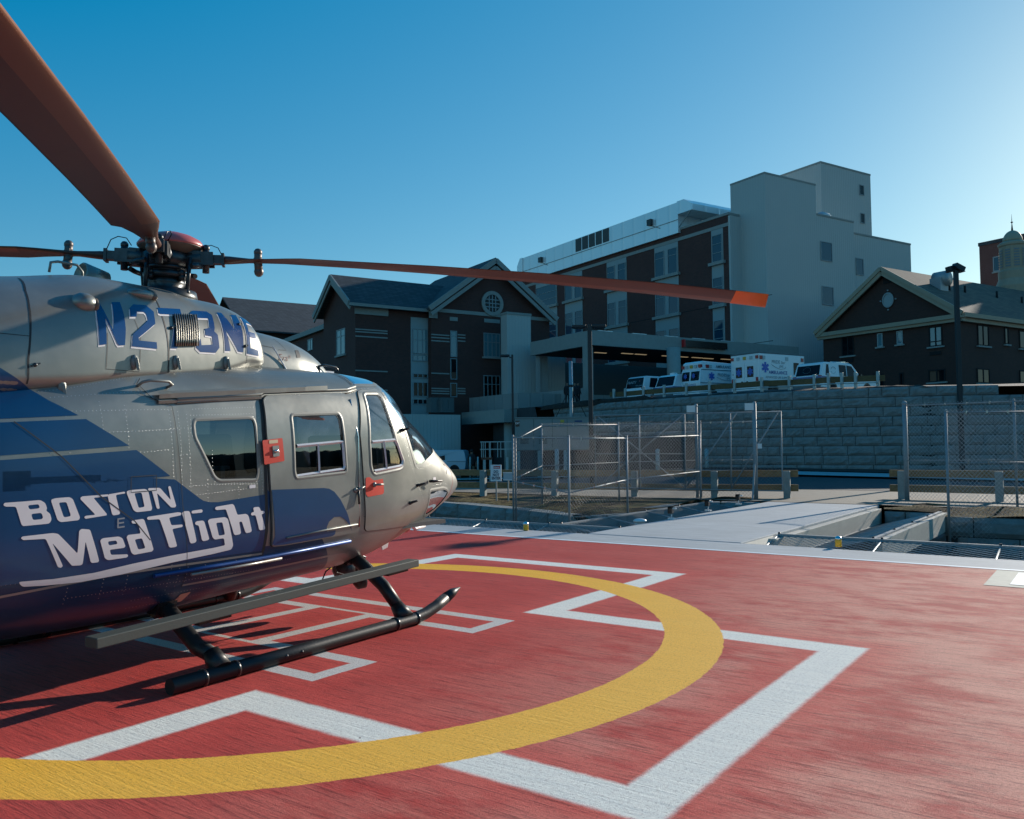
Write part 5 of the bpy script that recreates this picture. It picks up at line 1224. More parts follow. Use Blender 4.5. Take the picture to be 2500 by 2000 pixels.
# ================================================================ TIMBER GUARD RAILS
M_WOOD = mat('weathered_timber_rail', (.25,.15,.065), .75, var=.35, vscale=2.5, stretch=(1,8,8), bump=.3, bscale=25)
M_POSTC = mat('grey_timber_post', (.24,.27,.26), .75, var=.25, vscale=4, bump=.2, bscale=30)
def guard(label, posts, heights, w_=.15, name='guard_rail', ends=(.3,.3), pw=.2, ph=.80, rail_h=.20, metal=False, pmat=None, rmat=None, group=None):
    gr = thing(name, label, 'guard rail', None, group)
    posts = [Vector(p) for p in posts]
    for p in posts:
        q = MB(); q.box(-pw/2,pw/2,-pw/2,pw/2,-.2,ph)
        u = (posts[-1]-posts[0]); a = math.atan2(u.y, u.x)
        q.xf(Matrix.Translation(p) @ Matrix.Rotation(a, 4, 'Z')); q.build('post', pmat or M_POSTC, gr, bevel=.01)
    for z in heights:
        P = [p+Vector((0,0,z)) for p in posts]
        d0 = (P[1]-P[0]).normalized(); d1_ = (P[-1]-P[-2]).normalized(); P[0] = P[0]-d0*ends[0]; P[-1] = P[-1]+d1_*ends[1]
        n = Vector((d0.y, -d0.x, 0))*(pw/2+.05)
        for i in range(len(P)-1):
            q = MB(); q.beam(P[i]-n*(-1 if metal else 1), P[i+1]-n*(-1 if metal else 1), .10, rail_h)
            q.build('rail', rmat or M_WOOD, gr, bevel=.008)
    return gr
ga = [at_z(1180,1207,0), at_z(1355,1210,0), at_z(1550,1213,0), at_z(1745,1216,0), at_z(1922,1217,0)]
ga = [ga[0]+(ga[0]-ga[1])*2.0, ga[0]+(ga[0]-ga[1])]+ga
guard('two-plank timber guard rail behind the rolling gate, ending left of the walkway', ga, (.72,.30), ends=(.3,.30), pw=.19)
gb = [at_z(2203,1219,0)]; gd = (at_z(2330,1216,0)-gb[0]).normalized(); gd = Vector((.80,-.60,0))
gb = gb+[gb[0]+gd*2.4*k for k in (1,2,3,4)]
guard('two-plank timber guard rail behind the right-hand fence, starting right of the walkway', gb, (.72,.30), ends=(.35,.3), pw=.19)

# ================================================================ PAD LIGHTS
def pad_light(x, y, label):
    t_ = thing('pad_edge_light', label, 'light', PADM @ Matrix.Translation((x,y,0)), 'amber edge lights of the pad')
    q = MB(); q.lathe([(.05,0),(.055,.02),(.045,.03),(.05,.035),(.05,.11),(.045,.115)], 14); q.build('lens', mat('amber_lens', (.85,.42,.02), .3) if 'amber_lens' not in bpy.data.materials else bpy.data.materials['amber_lens'], t_)
    q = MB(); q.lathe([(.055,.115),(.055,.13),(.04,.155),(.001,.17)], 14); q.build('cap', M_CHROME, t_)
pi = PADM.inverted()
for px_, py_, lab in ((1284,1295,'amber pad edge light left of the walkway, beyond the helicopter nose'),(2047,1335,'amber pad edge light right of the walkway')):
    p = pi @ at_z(px_, py_, 0); pad_light(p.x, p.y, lab)
for px_, py_, lab in ((1643,1268,'small black floodlight on the walkway edge, nearest the pad'),(1732,1248,'small black floodlight on the walkway edge, middle of three'),(1806,1232,'small black floodlight on the walkway edge, nearest the gate')):
    p = at_z(px_, py_, 0); t_ = thing('walkway_floodlight', lab, 'light', Matrix.Translation(p) @ Matrix.Rotation(rad(-35), 4, 'Z'), 'floodlights along the walkway edge')
    q = MB(); q.box(-.10,.04,-.05,.05,0,.03); q.tube([(-.03,0,.03),(-.03,0,.13)], .012, 6); q.build('base', M_ALU, t_)
    q = MB(); q.box(-.10,.0,-.06,.06,.12,.27); q.prism([(-.10,-.06,.27),(.03,-.06,.27),(.03,-.06,.25),(-.1,-.06,.2)], (0,.12,0)); q.build('lamp_head', M_BLKGLOSS, t_, bevel=.01)
    q = MB(); q.box(.0,.08,-.03,.03,.22,.25); q.build('visor', M_ALU, t_)
p = at_z(1562,1272,-.05); q = MB(); q.sphere((0,0,0), .1, 14, (1.5,1.1,.55)); q.box(-.1,.1,-.05,.05,-.22,-.02); tag(q.build('junction_box', M_ALU, None, Matrix.Translation(p)), 'white domed junction box on the left walkway net', 'junction box')
# ================================================================ SIGNS
M_SIGN = mat('white_sign_board', (.72,.76,.78), .5); M_INK = mat('dark_sign_ink', (.02,.05,.09), .5); M_SRED = mat('sign_red', (.5,.02,.03), .5)
def put_text(mb, txt, size, org, ux, uz, bold=0.0, align='CENTER', sx=1.0, lift=0.0, shear=0):
    V, F = text_geo(txt, size, align, bold=bold, shear=shear); ux = Vector(ux).normalized(); uz = Vector(uz).normalized(); n = ux.cross(uz)
    mb.add([Vector(org)+ux*v.x*sx+uz*v.y+n*lift for v in V], F)
sg = thing('do_not_enter_sign', 'white DO NOT ENTER sign with a red heading, left of the fence corner post', 'sign', Matrix.Translation(at_y(1211,1155,24.6)) @ Matrix.Rotation(rad(-8), 4, 'Z'))
q = MB(); q.box(-.16,.16,-.01,.01,-.24,.24); q.build('board', M_SIGN, sg)
q = MB()
for i, (t_, sz) in enumerate((('DO',.105),('NOT',.105),('ENTER',.105))): put_text(q, t_, sz, (0,-.013,.035-.095*i), (1,0,0), (0,0,1), bold=.004, sx=.82)
q.build('lettering', M_INK, sg)
q = MB(); q.box(-.075,.12,-.013,-.0101,.125,.205); q.build('heading_panel', M_SRED, sg)
q = MB(); put_text(q, 'Gilbane', .075, (0,-.016,.165), (1,0,0), (0,0,1), bold=.001, sx=.85); q.build('heading_lettering', M_WHITE, sg)
q = MB(); q.box(-.02,.02,.012,.05,-.9,.2); q.build('stake', M_POSTC, sg)
sg = thing('notice_board', 'small white framed notice on the rail beside the fence corner post', 'sign', Matrix.Translation(at_y(1240,1163,24.4)) @ Matrix.Rotation(rad(-8), 4, 'Z'))
q = MB(); q.box(-.13,.13,-.01,.01,-.10,.10); q.build('board', mat('grey_notice', (.42,.47,.50), .6), sg)
for z in (-.105,.105):
    q = MB(); q.box(-.14,.14,-.02,.012,z-.013,z+.013); q.build('frame', M_ALU, sg)
q = MB(); q.box(-.02,.02,.012,.05,-1.2,-.05); q.build('stake', M_POSTC, sg)
# ================================================================ BIG RETAINING WALL
WT = 4.2
def wall_pt(px_, v): return at_z(px_, v, WT)
WP = [at_z(1352,996,WT), at_z(1480,983.5,WT), at_z(1600,974.5,WT), at_z(1740,965.5,WT), at_z(1874,958,WT), at_z(2060,950,WT), at_z(2270,942.5,WT), at_z(2438,940,WT)]
WP.append(WP[-1]+(WP[-1]-WP[-2])*.8); WP.append(WP[-1]+Vector((8,-3,0)))
wl = sum((WP[i+1]-WP[i]).length for i in range(7))
block_wall('high_retaining_wall', 'high curved wall of grey rock-faced blocks holding up the ambulance bay', [P3(p) for p in WP], WT, 10, seed=11, steps=lambda c, L: wl if c == 0 else L)
# terrace behind the wall
mb = MB(); TZ = 4.44; pts = [(p.x, p.y, WT-.05) for p in WP]; pin = [(p.x-1.2, p.y+3.2, TZ) for p in WP]; back = [(60,60,TZ),(60,190,TZ),(-12,190,TZ),(-1.5,66,TZ)]
allp = pin+back; mb.add(allp, [tuple(range(len(allp)))]); nW = len(WP); mb.add(pts+pin, [(i, i+1, nW+i+1, nW+i) for i in range(nW-1)]); mb.add([(p[0],p[1],-2) for p in (pts[0], back[-1])]+[back[-1], pin[0]], [(0,1,2,3)])
struct(mb.build('terrace', M_ASPH))
mb = MB(); n = len(WP)-1
dd = []
for i, p in enumerate(WP[:7]):
    dd.append(p)
for i in range(6):
    a, b = WP[i], WP[i+1]; 
mb = MB(); V = []
rr = random.Random(4)
for j in range(5):
    for i in range(40):
        t = i/39*6; k = min(5, int(t)); p = WP[k].lerp(WP[k+1], t-k); nn = Vector((-.5,.85,0))
        h = (.02,.10,.16,.12,-.03)[j]*(1.6 if i < 14 else .6)
        V.append((p.x+nn.x*(.05+.45*j), p.y+nn.y*(.05+.45*j), WT-.04+h+rr.random()*.07*(1 if 0 < j < 4 else 0)))
F = [(j*40+i, j*40+i+1, (j+1)*40+i+1, (j+1)*40+i) for j in range(4) for i in range(39)]
mb.add(V, F, True); struct(mb.build('terrace_soil', M_DIRT))
# guard rail on the terrace
gp_ = [(1505,982),(1533,981),(1578,977.5),(1629,974),(1684,970.5),(1741,967),(1803,963.5),(1870,959),(1938,956.5),(2000,953.5),(2035,951),(2068,950),(2102,949)]
GP = [at_z(x, v, WT)+Vector((-.10,.35,0)) for x, v in gp_]
GP.append(GP[-1]+(GP[-1]-GP[-2])*1.6)
M_WOODD = mat('dark_timber_rail', (.12,.085,.035), .8, var=.3, vscale=2, stretch=(1,8,8))
M_PSTEEL = mat('pale_steel_post', (.33,.40,.40), .5, .3)
guard('long guard rail of planks on steel posts along the top of the high block wall', GP, (.50,), name='guard_rail', pw=.13, ph=.82, rail_h=.28, rmat=M_WOODD, pmat=M_PSTEEL, metal=False)
gr = bpy.data.objects['guard_rail.002'] if 'guard_rail.002' in bpy.data.objects else None
for i in range(len(GP)-1):
    q = MB(); q.tube([GP[i]+Vector((0,-.09,.28)), GP[i+1]+Vector((0,-.09,.28))], .025, 6); q.build('lower_rail', M_PSTEEL, gr)
# ================================================================ CAMPUS FRAME
E2 = Vector((math.cos(rad(32)), math.sin(rad(32)), 0)); E1 = Vector((-math.sin(rad(32)), math.cos(rad(32)), 0))
KO = Vector((20.0, 76.0, 0))
CAMPM = Matrix.Translation(KO) @ Matrix.Rotation(rad(32), 4, 'Z')
CI = CAMPM.inverted()
def cy(px_, py_, y0):
    """point on the campus plane local y = y0 -> (x, z)"""
    p = CI @ on_plane(px_, py_, KO+E1*y0, E1); return p.x, p.z
def cx(px_, py_, x0):
    p = CI @ on_plane(px_, py_, KO+E2*x0, E2); return p.y, p.z
def metal_siding(name, col, pitch=.3):
    m_ = bpy.data.materials.new(name); m_.use_nodes = True; g = NT(m_)
    s_ = g.sep(g.obj()); u = g.m('ADD', s_[0], s_[1])
    f = g.m('ABSOLUTE', g.m('SUBTRACT', g.m('FRACT', g.m('DIVIDE', u, pitch)), .5))
    k = g.step(f, .36, .46); n = g.noise(g.obj(), .35, 4)
    c = g.mix(g.m('MULTIPLY', k, .16), col, tuple(v*.6 for v in col)); c = g.mix(g.m('MULTIPLY', g.step(n, .3, .7), .12), c, tuple(v*.8 for v in col))
    g.link(c, g.b.inputs['Base Color']); g.b.inputs['Roughness'].default_value = .55; g.b.inputs['Metallic'].default_value = .0
    g.bump(k, .5, .05); return m_
def brick(name, c1, c2, mort, bw=.24, bh=.08, ms=.009):
    m_ = bpy.data.materials.new(name); m_.use_nodes = True; g = NT(m_)
    s_ = g.sep(g.obj()); u = g.m('ADD', s_[0], s_[1]); cmb = g.n.new('ShaderNodeCombineXYZ'); g.link(u, cmb.inputs[0]); g.link(s_[2], cmb.inputs[1])
    t = g.n.new('ShaderNodeTexBrick'); g.link(cmb.outputs[0], t.inputs['Vector']); t.inputs['Scale'].default_value = 1.0
    t.inputs['Brick Width'].default_value = bw; t.inputs['Row Height'].default_value = bh; t.inputs['Mortar Size'].default_value = ms
    t.inputs['Color1'].default_value = (*c1, 1); t.inputs['Color2'].default_value = (*c2, 1); t.inputs['Mortar'].default_value = (*mort, 1)
    n = g.noise(g.obj(), .5, 5); c = g.mix(g.m('MULTIPLY', g.step(n, .3, .7), .3), t.outputs[0], tuple(v*.55 for v in c1))
    g.link(c, g.b.inputs['Base Color']); g.b.inputs['Roughness'].default_value = .85; return m_
M_BRICK = brick('dark_red_brick', (.105,.036,.028), (.070,.026,.021), (.10,.06,.05))
M_BRICK2 = brick('brown_brick', (.070,.028,.021), (.045,.020,.016), (.07,.045,.035))
M_BRICK3 = brick('red_brick_far', (.17,.045,.032), (.13,.035,.026), (.2,.15,.13))
M_SIDE = metal_siding('pale_metal_siding', (.48,.49,.46)); M_SIDE2 = metal_siding('cream_panel_wall', (.29,.305,.295), 1.2)
M_SCREEN = metal_siding('silver_roof_screen', (.85,.88,.88), 1.8)
M_SCREEN.node_tree.nodes['Principled BSDF'].inputs['Roughness'].default_value = .28; M_SCREEN.node_tree.nodes['Principled BSDF'].inputs['Metallic'].default_value = .35
M_STONE = mat('pale_stone_trim', (.30,.31,.285), .8, var=.08, vscale=3)
M_CREAM = mat('cream_painted_trim', (.36,.29,.20), .6, var=.08, vscale=2)
M_PANEL = mat('pale_window_panel', (.30,.35,.35), .6)
M_SLATE = brick('grey_roof_shingles', (.085,.095,.10), (.045,.055,.06), (.02,.025,.03), .55, .17, .022)
M_SLATE2 = brick('tan_grey_roof_shingles', (.17,.14,.095), (.085,.078,.062), (.04,.038,.03), .6, .18, .022)
M_WFRAME = mat('window_frame_metal', (.24,.29,.30), .5)
def wglass(name, base, refl=.9):
    m_ = bpy.data.materials.new(name); m_.use_nodes = True; g = NT(m_); g.b.inputs['Base Color'].default_value = (*base, 1)
    g.b.inputs['Roughness'].default_value = .04; g.b.inputs['Specular IOR Level'].default_value = refl; g.b.inputs['IOR'].default_value = 1.5
    n = g.noise(g.obj(), .35, 1); g.bump(n, .003, .2); return m_
M_GLASS = wglass('painted_sky_window_glass', (.006,.050,.085), .6); M_GLASSD = wglass('dark_window_glass', (.004,.007,.010), .25); M_GLASSB = wglass('bright_window_glass', (.10,.22,.25))  # blue panes carry the reflected sky in their base colour
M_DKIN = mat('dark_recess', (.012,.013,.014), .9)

def face_rect(mb, plane, c0, a0, a1, z0, z1, out=0.0, thick=.05, mi=0):
    """a slab lying on a facade. plane 'y': facade local y=c0 facing -y (a = x); plane 'x': facade local x=c0 facing -x (a = y)"""
    if plane == 'y': mb.box(a0, a1, c0-out-thick, c0-out+.0, z0, z1, mi)
    else: mb.box(c0-out-thick, c0-out+.0, a0, a1, z0, z1, mi)
def window_on(parent, plane, c0, a0, a1, z0, z1, glass, nx=1, zs=(), recess=.0, frame=.07, sill=None, fm=None, name='window'):
    if a0 > a1: a0, a1 = a1, a0
    fr = MB(); face_rect(fr, plane, c0, a0, a1, z0, z0+frame, .004, .06); face_rect(fr, plane, c0, a0, a1, z1-frame, z1, .004, .06)
    face_rect(fr, plane, c0, a0, a0+frame, z0+frame, z1-frame, .004, .06); face_rect(fr, plane, c0, a1-frame, a1, z0+frame, z1-frame, .004, .06)
    for i in range(1, nx):
        a = a0+(a1-a0)*i/nx; face_rect(fr, plane, c0, a-frame/2, a+frame/2, z0+frame, z1-frame, .005, .055)
    for t in zs:
        z = z0+(z1-z0)*t; face_rect(fr, plane, c0, a0+frame, a1-frame, z-frame*.4, z+frame*.4, .005, .05)
    o = fr.build(name, fm or M_WFRAME, parent)
    g = MB(); face_rect(g, plane, c0, a0+frame*.5, a1-frame*.5, z0+frame*.5, z1-frame*.5, .003, .022); g.build('pane', glass, o)
    if sill:
        s_ = MB(); face_rect(s_, plane, c0, a0-.15, a1+.15, z0-sill, z0-.003, .004, .16); s_.build('sill', M_STONE, o)
    return o
def win_px(parent, plane, c0, pxl, pxr, pyt, pyb, glass, **kw):
    f = cy if plane == 'y' else cx
    a0, zt = f(pxl, pyt, c0); a1, zb = f(pxr, pyb, c0)
    pm = (pxl+pxr)/2; zt = f(pm, pyt, c0)[1]; zb = f(pm, pyb, c0)[1]
    return window_on(parent, plane, c0, a0, a1, zb, zt, glass, **kw)
def C(x, y, z): return CAMPM @ Vector((x, y, z))

# ---------------------------------------------------------------- five-storey main block
MBK = thing('hospital_block', 'long five-storey dark brick hospital block with paired blue window bays and a silver rooftop screen', 'building', CAMPM)
zt = cx(1785,522,0)[1]; BL_ = 46
q = MB(); q.box(0,14,0,BL_,3.0,zt); q.build('wall', M_BRICK, MBK)
q = MB(); q.box(-.06,14.1,-.05,BL_,zt+.003,zt+.22); q.build('coping', M_STONE, MBK)
zb_ = cx(1785,541,0)[1]; q = MB(); q.box(-.05,0,0,BL_,zb_-.32,zb_); q.build('stone_band', M_STONE, MBK)
zs0 = cx(1250+20/3.593,1,0)  # unused
# strips of window bays: pixel columns at the top of each bay (left,right)
bays = [(1737.5,1766,1), (1598,1655.5,2), (1481,1529,2), (1378,1420.5,2), (1312,1327,1)]
ztop_b = cx(1750,553,0)[1]+.25
row_h = 4.0
z_sill1 = cx(1752,640,0)[1]
for k, (a, b, n) in enumerate(bays):
    y0 = cx(b, 600, 0)[0]; y1 = cx(a, 600, 0)[0]
    if k == 4: y0, y1 = y1-2.9-1.2, y1+.4
    zlow = 4.4
    bay = MB(); bay.box(-.04,0,y0,y1,zlow,zb_-.34); bayo = bay.build('window_bay', M_PANEL, MBK)
    for r in range(5):
        zs_ = z_sill1-row_h*r; ztw = zs_+2.55+(.0)
        if zs_ < 4.6: zs_ = 4.6
        if ztw-zs_ < .6: continue
        gl = M_GLASS if r < 3 or k in (2,3) and r < 4 else M_GLASSD
        w_ = (y1-y0)
        for i in range(n):
            yy0 = y0+w_*(i/n)+(.12 if n == 1 else (.10 if i == 0 else .28)); yy1 = y0+w_*((i+1)/n)-(.12 if n == 1 else (.28 if i == 0 else .10))
            window_on(bayo, 'x', -.04, yy0, yy1, zs_+.02, ztw, gl, zs=(.72,) if n == 2 else (.66,.33), frame=.06)
        s_ = MB(); s_.box(-.30,-.005,y0-.25,y1+.25,zs_-.28,zs_); s_.build('stone_sill', M_STONE, MBK)
        if r:
            s_ = MB(); s_.box(-.012,0,y0-5.5,y0-.28,zs_-.07,zs_-.02); s_.build('brick_course', M_DKIN, MBK)
for y, z in ((cx(1500,560,0)[0], 0),):
    pass
# rooftop screen
ys0 = cx(1655,520,-.3)[0]; ys1 = cx(1277,655,-.3)[0]; zc = cx(1662,491,-.3)[1]
sc = MB(); sc.box(-.3,10,ys0,ys1,zt-.3,zc); scr = sc.build('roof_screen', M_SCREEN, MBK)
sc = MB(); sc.prism([(-.45,ys0-.02,zc-1.25),(-.45,ys0-.02,zc+.03),(-.45,ys0-1.0,zc+.03),(-.45,ys0-2.1,zc-.65),(-.45,ys0-2.1,zc-1.25)], (11,0,0)); sc.build('screen_hood', M_SCREEN, scr)
sc = MB(); sc.beam((-.3,ys0-.1,zt+.2),(-.4,ys0-1.9,zc-1.27),.08,.08); sc.build('hood_brace', M_STONE, scr)
sc = MB(); sc.prism([(-.45,ys1+.02,zc-1.7),(-.45,ys1+.02,zc+.03),(-.45,ys1+.5,zc+.03),(-.45,ys1+1.2,zc-.9),(-.45,ys1+1.2,zc-1.7)], (8,0,0)); sc.build('screen_hood', M_SCREEN, scr)
lv0, lv1 = cx(1488,560,-.3)[0], cx(1404.5,600,-.3)[0]; lz0, lz1 = cx(1446,600,-.3)[1], cx(1446,573,-.3)[1]
for i in range(5):
    a = lv0+(lv1-lv0)*i/5; b = lv0+(lv1-lv0)*(i+1)/5; s_ = MB(); s_.box(-.36,-.304,a+.12,b-.12,lz0-.1,lz1+.1); s_.build('louvre', mat('louvre_dark', (.05,.06,.06), .6) if i == 0 else bpy.data.materials['louvre_dark'], scr)
s_ = MB(); s_.box(-.35,-.3,ys0,ys1,zc-1.75,zc-1.70); s_.build('screen_joint', M_STONE, scr)
for px_, py_ in ((1589,544),(1322,635)):
    y_, z_ = cx(px_, py_, -.3); s_ = MB(); s_.box(-.62,-.304,y_-.3,y_+.3,z_-.3,z_+.3); s_.tube([(-.33,y_,z_-.3),(-.33,y_-1.4,z_-.9)], .03, 5); s_.build('floodlight', M_BLKGLOSS, scr)

# ---------------------------------------------------------------- pale metal tower
TW = thing('metal_clad_tower', 'tall pale corrugated-metal stair tower with stepped roofs and a few square windows', 'building', CAMPM)
q = MB(); q.box(-.02,3,-.25,-.004,3,zt-.1); q.build('corner_panel', M_SIDE, TW)
z1 = cy(1873.8,426,-3.08)[1]; x1a = cy(1995,600,-3.08)[0]; x2a = cy(2085,600,-3.08)[0]; z2 = cy(1996,526,-3.08)[1]; x3a = cy(2226,700,-2.6)[0]; z3 = cy(2087,572,-2.6)[1]
q = MB(); q.box(1.42,x1a,-3.08,1.0,3,z1); q.build('wall', M_SIDE, TW)
q = MB(); q.box(x1a,x2a,-3.082,9,3,z2); q.build('wall', M_SIDE, TW)
q = MB(); q.box(x2a,x3a,-2.6,9,3,z3); q.build('wall', M_SIDE, TW)
y2 = 3.0; xt0 = cy(2003.3,398,y2)[0]; xt1 = cy(2125,440,y2)[0]; zt2 = cy(2003.3,398,y2)[1]
q = MB(); q.box(xt0,xt1,y2,y2+6.5,3,zt2); q.build('upper_wall', M_SIDE, TW)
for (a, b, c, d, e, f_) in ((1.40,x1a+.03,-3.10,1.02,z1,.18),(x1a+.035,x2a+.03,-3.12,9.02,z2,.18),(x2a+.035,x3a+.03,-2.64,9.02,z3,.18),(xt0-.03,xt1+.03,y2-.03,y2+6.53,zt2,.2)):
    q = MB(); q.box(a,b,c,d,e+.003,e+f_); q.build('coping', M_STONE, TW)
for (l, r, t, b, y0_, gl) in ((2002.5,2031.5,591,638,-3.082,M_GLASS),(2006,2035,700,745.5,-3.082,M_GLASS),(2089,2108,631,672,-2.6,M_GLASS),(2097,2109,452,477,y2,M_GLASSD),(2099.5,2111,521,546,y2,M_GLASSD)):
    win_px(TW, 'y', y0_, l, r, t, b, gl, frame=.08)
q = MB(); q.tube([(x1a+2.0,-1.5,z2-.1),(x1a+2.0,-1.5,z2+.55)], .26, 12); q.tube([(x1a+2.0,-1.5,z2+.4),(x1a+1.2,-1.5,z2+.55),(x1a+.4,-1.6,z2+.55)], .20, 12)
q.tube([(x1a+2.0,-1.5,z2+.35),(x1a+2.8,-1.5,z2+.75),(x1a+3.6,-1.5,z2+.75),(x1a+4.1,-1.5,z2+.3),(x1a+4.2,-1.5,z2-.2)], .36, 14)
tag(q.build('roof_duct', mat('silver_duct_metal', (.42,.46,.47), .4, .6), None, CAMPM), 'shiny curved metal ducts on the tower\'s lower roof', 'duct')

# ---------------------------------------------------------------- left gabled hospital wing
LW = thing('gabled_hospital_wing', 'dark brick hospital wing with two gables, a round window and grey shingle roofs', 'building', CAMPM)
yL = 8.5
xc0 = cy(867.5,760,yL)[0]; xc1 = cy(1048,742,yL)[0]; xg1 = cy(1345,765,yL)[0]
ze = cy(930,733,yL)[1]; zbase = -1.5
zrk = cy(867,731,yL)[1]
# west wing block and its gable end facing left
ygl = cx(790,763,xc0)[0]
dpt = ygl-yL
ym = yL+dpt/2; zp = cx(828.7,664,xc0-.4)[1]
q = MB(); q.box(xc0,xg1-1.5,yL,yL+dpt,zbase,zrk-.1); q.build('wall', M_BRICK, LW)
q = MB(); q.prism([(xc0+.002,yL,zrk-.1),(xc0+.002,yL+dpt,zrk-.1),(xc0+.002,ym,zp-.5)], (.4,0,0)); q.build('gable_wall', M_BRICK, LW)
def roof_gable_x(parent, x0, x1, y0, y1, ze_, zr, over=.5, mt=M_SLATE, th=.18, name='roof'):
    ymid = (y0+y1)/2; sl = (zr-ze_)/(ymid-y0); q = MB()
    a = (x0, y0-over, ze_-over*sl); b = (x0, ymid, zr); c = (x0, y1+over, ze_-over*sl)
    q.prism([a, b, c, (x0, y1+over, ze_-over*sl-th), (x0, ymid, zr-th), (x0, y0-over, ze_-over*sl-th)], (x1-x0, 0, 0)); return q.build(name, mt, parent)
def roof_gable_y(parent, x0, x1, y0, y1, ze_, zr, over=.5, mt=M_SLATE, th=.18, name='roof'):
    xm = (x0+x1)/2; sl = (zr-ze_)/(xm-x0); q = MB()
    q.prism([(x0-over,y0,ze_-over*sl),(xm,y0,zr),(x1+over,y0,ze_-over*sl),(x1+over,y0,ze_-over*sl-th),(xm,y0,zr-th),(x0-over,y0,ze_-over*sl-th)], (0,y1-y0,0)); return q.build(name, mt, parent)
rf = roof_gable_x(LW, xc0-.7, xg1-2, yL, yL+dpt, zrk, zp)
q = MB()
for s_ in (0,1):
    yy = yL-.55 if s_ == 0 else yL+dpt+.55
    q.beam((xc0-.76,yy,zrk-.40),(xc0-.76,ym,zp-.22),.12,.42,up=(0,0,1)); q.beam((xc0-.66,yy,zrk-.80),(xc0-.66,ym,zp-.70),.10,.22,up=(0,0,1))
q.build('rake_trim', M_STONE, rf)
q = MB(); q.box(xc0-.75,xc1,yL-.66,yL-.45,zrk-.62,zrk-.38); q.build('gutter', M_STONE, rf)
# second gable facing the pad
yg = yL-.6; xg0 = cy(1052,742,yg)[0]; zpg = cy(1201.7,632,yg)[1]; zeg = cy(1060,745,yg)[1]; xgr = 2*cy(1201.7,632,yg)[0]-xg0
q = MB(); q.box(xg0,xgr,yg,yL+dpt,zbase,zeg-.1); q.prism([(xg0,yg,zeg-.1),(xgr,yg,zeg-.1),((xg0+xgr)/2,yg,zpg-.35)], (0,.4,0)); q.build('gable_wall', M_BRICK, LW)
rg = roof_gable_y(LW, xg0, xgr, yg-.6, yL+dpt+3, zeg, zpg, .4)
q = MB(); xm = (xg0+xgr)/2
for xx in (xg0-.45, xgr+.45):
    q.beam((xx,yg-.66,zeg-.42),(xm,yg-.66,zpg-.25),.14,.42); q.beam((xx*.97+xm*.03,yg-.60,zeg-.85),(xm,yg-.60,zpg-.85),.10,.30)
q.build('rake_trim', M_STONE, rg)
q = MB(); q.box(xg0,xgr,yg-.06,yg,zeg-.55,zeg-.25); q.build('stone_band', M_STONE, LW)
q = MB(); a0 = cy(1047,760,yg)[0]; a1 = cy(1067,760,yg)[0]; q.box(a0,a1,yg-.10,yg-.003,cy(1057,777,yg)[1],cy(1057,752,yg)[1]); q.build('stone_capital', M_STONE, LW)
q = MB(); a0 = cy(861,760,yL)[0]; a1 = cy(947,760,yL)[0]; q.box(max(a0,xc0-.06),a1,yL-.10,yL-.003,cy(900,769,yL)[1],cy(900,739,yL)[1]); q.build('stone_panel', M_STONE, LW)
# round window
cxr, czr = cy(1201,741.5,yg); R_r = cy(1227,741.5,yg)[0]-cxr
Mr = Matrix.Translation((cxr,yg-.03,czr)) @ Matrix.Rotation(rad(90), 4, 'X')
q = MB(); q.lathe([(R_r,-.02),(R_r,.12),(R_r-.32,.12),(R_r-.32,-.02)], 36, Mr, smooth=False); rw = q.build('round_window', M_STONE, LW)
q = MB(); q.lathe([(R_r-.3,0),(R_r-.3,.03),(.001,.03)], 36, Mr, smooth=False); q.build('pane', M_GLASSD, rw)
q = MB(); k = R_r*.3
for s_ in (-1,0,1): q.box(cxr+s_*k-.04,cxr+s_*k+.04,yg-.10,yg-.065,czr-(R_r-.35)*math.sqrt(max(.1,1-(s_*.42)**2)),czr+(R_r-.35)*math.sqrt(max(.1,1-(s_*.42)**2)))
for s_ in (-1,0,1): q.box(cxr-(R_r-.35)*math.sqrt(max(.1,1-(s_*.42)**2)),cxr+(R_r-.35)*math.sqrt(max(.1,1-(s_*.42)**2)),yg-.105,yg-.07,czr+s_*k-.04,czr+s_*k+.04)
q.build('glazing_bars', M_WFRAME, rw)
# windows of the wing
a0 = cy(1002.5,800,yL)[0]; a1 = cy(1046.5,800,yL)[0]
q = MB(); q.box(a0,a1,yL-.03,yL,cy(1024,1012,yL)[1],cy(1024,776,yL)[1]); wb = q.build('window_bay', M_PANEL, LW)
for t, b, gl, zs in ((803,864,M_GLASSB,(.55,)),(866,882,M_GLASSB,()),(912,924,M_GLASSD,()),(933,969,M_GLASSD,()),(974,988,M_GLASSD,())):
    window_on(wb, 'y', yL-.03, a0+.15, a1-.15, cy(1024,b,yL)[1], cy(1024,t,yL)[1], gl, nx=3, zs=zs, frame=.07)
for (l, r, t, b, gl, zs) in ((1099,1115.6,808,872,M_GLASSB,(.8,)),(1099,1115.6,875,927,M_GLASSD,()),(1099,1115.6,935,970,M_GLASSD,())):
    win_px(LW, 'y', yg, l, r, t, b, gl, frame=.07, zs=zs)
win_px(LW, 'y', yg, 1180,1221,814,872, M_GLASSB, nx=4, zs=(.62,), frame=.07, sill=.15); win_px(LW, 'y', yg, 1180,1221,917,974, M_GLASSD, nx=4, zs=(.62,), frame=.07, sill=.15)
for (l, r, rows_) in ((862,946,(806,812,823,906,952,958,964)),):
    for v in rows_: q = MB(); x0_, z_ = cy(l, v, yL); x1_, _ = cy(r, v, yL); z_ = cy((l+r)/2, v, yL)[1]; q.box(max(x0_,xc0-.01),x1_,yL-.03,yL-.001,z_-.05,z_+.05); q.build('stone_stripe', M_STONE, LW)
